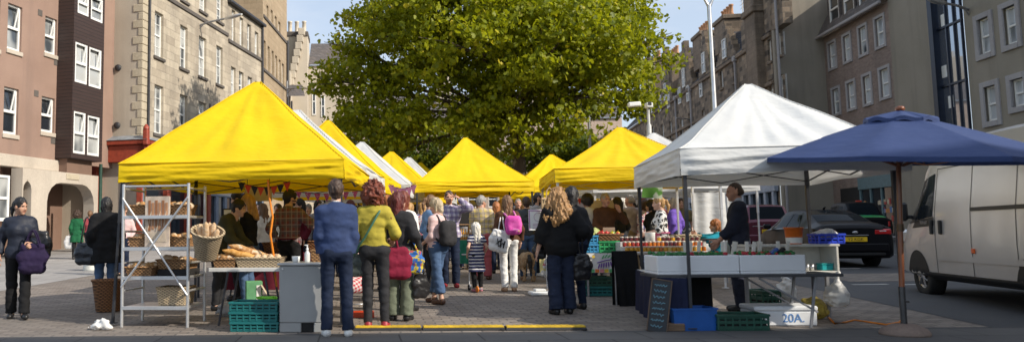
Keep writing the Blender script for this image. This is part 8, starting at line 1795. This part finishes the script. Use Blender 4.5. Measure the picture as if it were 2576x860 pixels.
# maroon people carrier
M_MAR = paint('maroon_car_paint', (.12, .022, .04), .3, .25)
c = Car('car', 'maroon people carrier parked beyond the man at the fish counter', rear_of(1938, 26.5), -8, [(0, .40, .96, 1.02, .76, .76, .66), (.06, .28, 1.0, 1.10, .84, .82, .70), (.16, .24, 1.02, 1.32, .86, .84, .66), (.28, .24, 1.02, 1.58, .86, .84, .60), (.6, .24, 1.02, 1.63, .86, .84, .60), (1.8, .24, 1.01, 1.66, .86, .84, .60), (2.4, .24, 1.0, 1.62, .86, .84, .60), (3.2, .24, .98, 1.08, .86, .82, .64), (3.85, .28, .82, .9, .84, .76, .6), (4.05, .36, .66, .72, .76, .7, .5)], M_MAR)
c.top(.065, .262, -.60, .60, M_GL, 'rear_window', .006, -.53, .53); c.top(2.45, 3.15, -.52, .52, M_GL, 'windscreen', .006, -.58, .58)
for sd in (1, -1):
    for q in ([(.45, 1.05), (1.1, 1.05), (1.1, 1.52), (.55, 1.5)], [(1.15, 1.05), (1.95, 1.04), (1.95, 1.54), (1.15, 1.52)], [(2.0, 1.04), (2.9, 1.02), (2.5, 1.48), (2.0, 1.54)]): c.side(q, sd, M_GL, 'side_window')
    boxp(c, 'tail_light', (-.004, sd * .74 - .08, .86), (.12, sd * .74 + .08, 1.22), M_TAIL, .03); boxp(c, 'tail_light_clear', (-.012, sd * .75 - .05, .98), (.06, sd * .75 + .05, 1.06), M_TAILW, .01)
plate(c, -.002, .74, 'SN06 KXD'); boxp(c, 'bumper', (-.05, -.78, .38), (.06, .78, .62), M_MAR, .04); boxp(c, 'badge_bar', (-.006, .2, .90), (.001, .55, .92), M_ALLOY, .002); c.wheels(3.2, .65, .31, .2, .76)
# black taxi with green flash
c = Car('taxi', 'black taxi with green and blue flashes at its tail, farthest car at right', rear_of(2196, 32.5), -10, [(0, .42, .84, .92, .72, .72, .6), (.08, .32, .92, 1.0, .82, .80, .66), (.3, .28, .96, 1.08, .86, .84, .66), (.55, .28, .98, 1.12, .87, .85, .64), (.72, .28, .98, 1.45, .87, .85, .60), (.95, .28, .98, 1.66, .87, .85, .58), (1.6, .28, .98, 1.72, .87, .85, .58), (2.3, .28, .97, 1.68, .87, .85, .58), (2.9, .28, .95, 1.1, .87, .84, .62), (4.0, .30, .90, .98, .84, .78, .5), (4.5, .4, .7, .76, .76, .7, .4)], M_BLK)
c.t['category'] = 'taxi'
c.top(.57, .90, -.54, .54, M_GL, 'rear_window', .006, -.48, .48); MG = mat('green_flash', (.05, .42, .12), .3, coat=.6); MBf = mat('blue_flash', (.04, .25, .55), .3, coat=.6)
c.top(.10, .50, -.60, .60, MG, 'green_panel', .006); c.top(.50, .55, -.60, .60, MBf, 'blue_panel', .007)
for sd in (1, -1):
    for q in ([(1.0, 1.0), (1.55, 1.0), (1.55, 1.6), (1.05, 1.55)], [(1.62, 1.0), (2.4, 1.0), (2.25, 1.55), (1.62, 1.6)]): c.side(q, sd, M_GL, 'side_window')
    c.side([(.15, .62), (1.6, .66), (2.2, .92), (.15, .92)], sd, MG, 'green_flash'); boxp(c, 'tail_light', (-.008, sd * .66 - .05, .66), (.05, sd * .66 + .05, .88), M_TAIL, .02)
plate(c, -.002, .72, 'SK57 FVB'); boxp(c, 'roof_lamp', (1.0, -.12, 1.735), (1.12, .12, 1.80), mat('red_lamp', (.6, .05, .03), .3), .02); c.wheels(3.6, .75, .33, .2, .76)
# pale blue car far behind
c = Car('car', 'pale blue car half seen behind the man in olive t-shirt', rear_of(1742, 33), -14, [(0, .40, .92, .98, .74, .74, .62), (.08, .26, .98, 1.06, .83, .81, .68), (.3, .24, 1.0, 1.42, .85, .83, .58), (.6, .24, 1.0, 1.46, .85, .83, .58), (2.2, .24, .98, 1.46, .85, .83, .58), (2.9, .24, .95, 1.05, .85, .8, .6), (3.6, .3, .78, .84, .8, .74, .5)], paint('pale_blue_paint', (.30, .45, .58)))
c.top(.085, .29, -.58, .58, M_GL, 'rear_window', .006, -.5, .5)
for sd in (1, -1): c.side([(.5, 1.02), (2.6, 1.0), (2.2, 1.38), (.6, 1.38)], sd, M_GL, 'side_window'); boxp(c, 'tail_light', (-.004, sd * .72 - .07, .8), (.1, sd * .72 + .07, 1.0), M_TAIL, .02)
c.wheels(2.9, .6, .3, .2, .76)
# silver van: front wheel at px 2300, rear wheel near the right edge
yv = -15.0; fwd = Vector((math.sin(R(-yv)), math.cos(R(yv)), 0)); lft = Vector((-fwd.y, fwd.x, 0))
fwp = PZ(2326, 12.9, 735); WB = 3.30; REAR = .95
ro = fwp - fwd * (WB + REAR) - lft * .93; ro.z = zg(11.5) - .015
M_SIL = paint('silver_van_paint', (.60, .58, .555), .4, .28)
v = Car('van', 'silver high roofed delivery van parked behind the parasol', ro, yv, [(0, .36, 1.36, 2.34, .96, .97, .84), (.06, .32, 1.36, 2.40, .985, .985, .86), (1.5, .31, 1.36, 2.42, .985, .985, .86), (3.0, .31, 1.36, 2.42, .985, .985, .86), (3.55, .31, 1.35, 2.36, .985, .985, .85), (3.85, .31, 1.34, 2.22, .985, .98, .84), (4.15, .31, 1.32, 2.02, .985, .97, .82), (4.45, .31, 1.28, 1.66, .98, .95, .80), (4.72, .32, 1.18, 1.32, .97, .92, .78), (4.95, .34, 1.02, 1.14, .94, .88, .72), (5.12, .38, .84, .98, .86, .80, .62), (5.20, .42, .72, .84, .74, .70, .5)], M_SIL, .10)
v.top(3.93, 4.68, -.74, .74, M_GL, 'windscreen', .006, -.72, .72)
for sd in (1, -1):
    v.side([(3.62, 1.30), (4.30, 1.25), (4.02, 1.92), (3.62, 1.98)], sd, M_GL, 'door_window', .008)
    v.side([(4.30, 1.22), (4.62, 1.20), (4.12, 1.90), (4.06, 1.90)], sd, M_TRIM, 'quarter_trim', .007)
    v.side([(3.58, 1.16), (4.42, 1.12), (4.30, 1.245), (3.58, 1.295)], sd, M_TRIM, 'window_trim', .006)
    for x in (3.54, 2.42, 1.25): v.side([(x, .40), (x + .014, .40), (x + .014, 2.05), (x, 2.05)], sd, M_TRIM, 'panel_seam', .004, 10)
    v.side([(.1, 2.04), (3.55, 2.04), (3.55, 2.052), (.1, 2.052)], sd, M_TRIM, 'panel_seam', .004, 12); v.side([(3.54, .40), (4.2, .42), (4.2, .432), (3.54, .412)], sd, M_TRIM, 'panel_seam', .004)
    v.side([(.1, 1.355), (2.40, 1.355), (2.40, 1.41), (.1, 1.41)], sd, M_TRIM, 'slide_rail', .014); v.side([(1.1, .62), (3.5, .62), (3.5, .70), (1.1, .70)], sd, M_SIL, 'side_moulding', .018)
    mb = MB(); y = sd * (v.sideY(3.40, 1.1) + .02); mb.box((3.30, y - .02, 1.02), (3.36, y + .02, 1.24), 0, .01); mb.box((3.60, y - .02, 1.02), (3.66, y + .02, 1.24), 0, .01); mb.build('door_handle', M_TRIM, v.t)
    boxp(v, 'door_mirror', (4.42, sd * 1.10 - .09, 1.24), (4.54, sd * 1.10 + .09, 1.56), M_TRIM, .05); boxp(v, 'mirror_arm', (4.45, sd * .98 - .04, 1.28), (4.51, sd * .98 + .08, 1.34), M_TRIM, .01)
    y = sd * (v.sideY(2.36, .78) + .012); boxp(v, 'side_marker', (2.33, y - .012, .75), (2.41, y + .012, .82), mat('orange_marker', (.7, .12, .02), .3), .008)
    v.side([(.3, .30), (4.0, .30), (4.0, .42), (.3, .42)], sd, M_TRIM, 'sill_trim', .012)
    boxp(v, 'headlamp', (4.82, sd * .78 - .13, .86), (5.06, sd * .78 + .13, 1.10), M_TAILW, .05)
boxp(v, 'front_bumper', (5.0, -.86, .36), (5.24, .86, .66), M_TRIM, .06); boxp(v, 'grille', (5.05, -.5, .70), (5.19, .5, .84), M_TRIM, .02)
yb_ = v.sideY(3.9, 1.2) + .016; text_obj('TRANSIT', .07, M_ALLOY, v.t, Matrix.Translation((3.92, yb_, 1.205)) @ Matrix.Rotation(R(180), 4, 'Z') @ Matrix.Rotation(R(90), 4, 'X'), 'badge')
v.wheels(REAR + WB, REAR, .345, .22, .90)
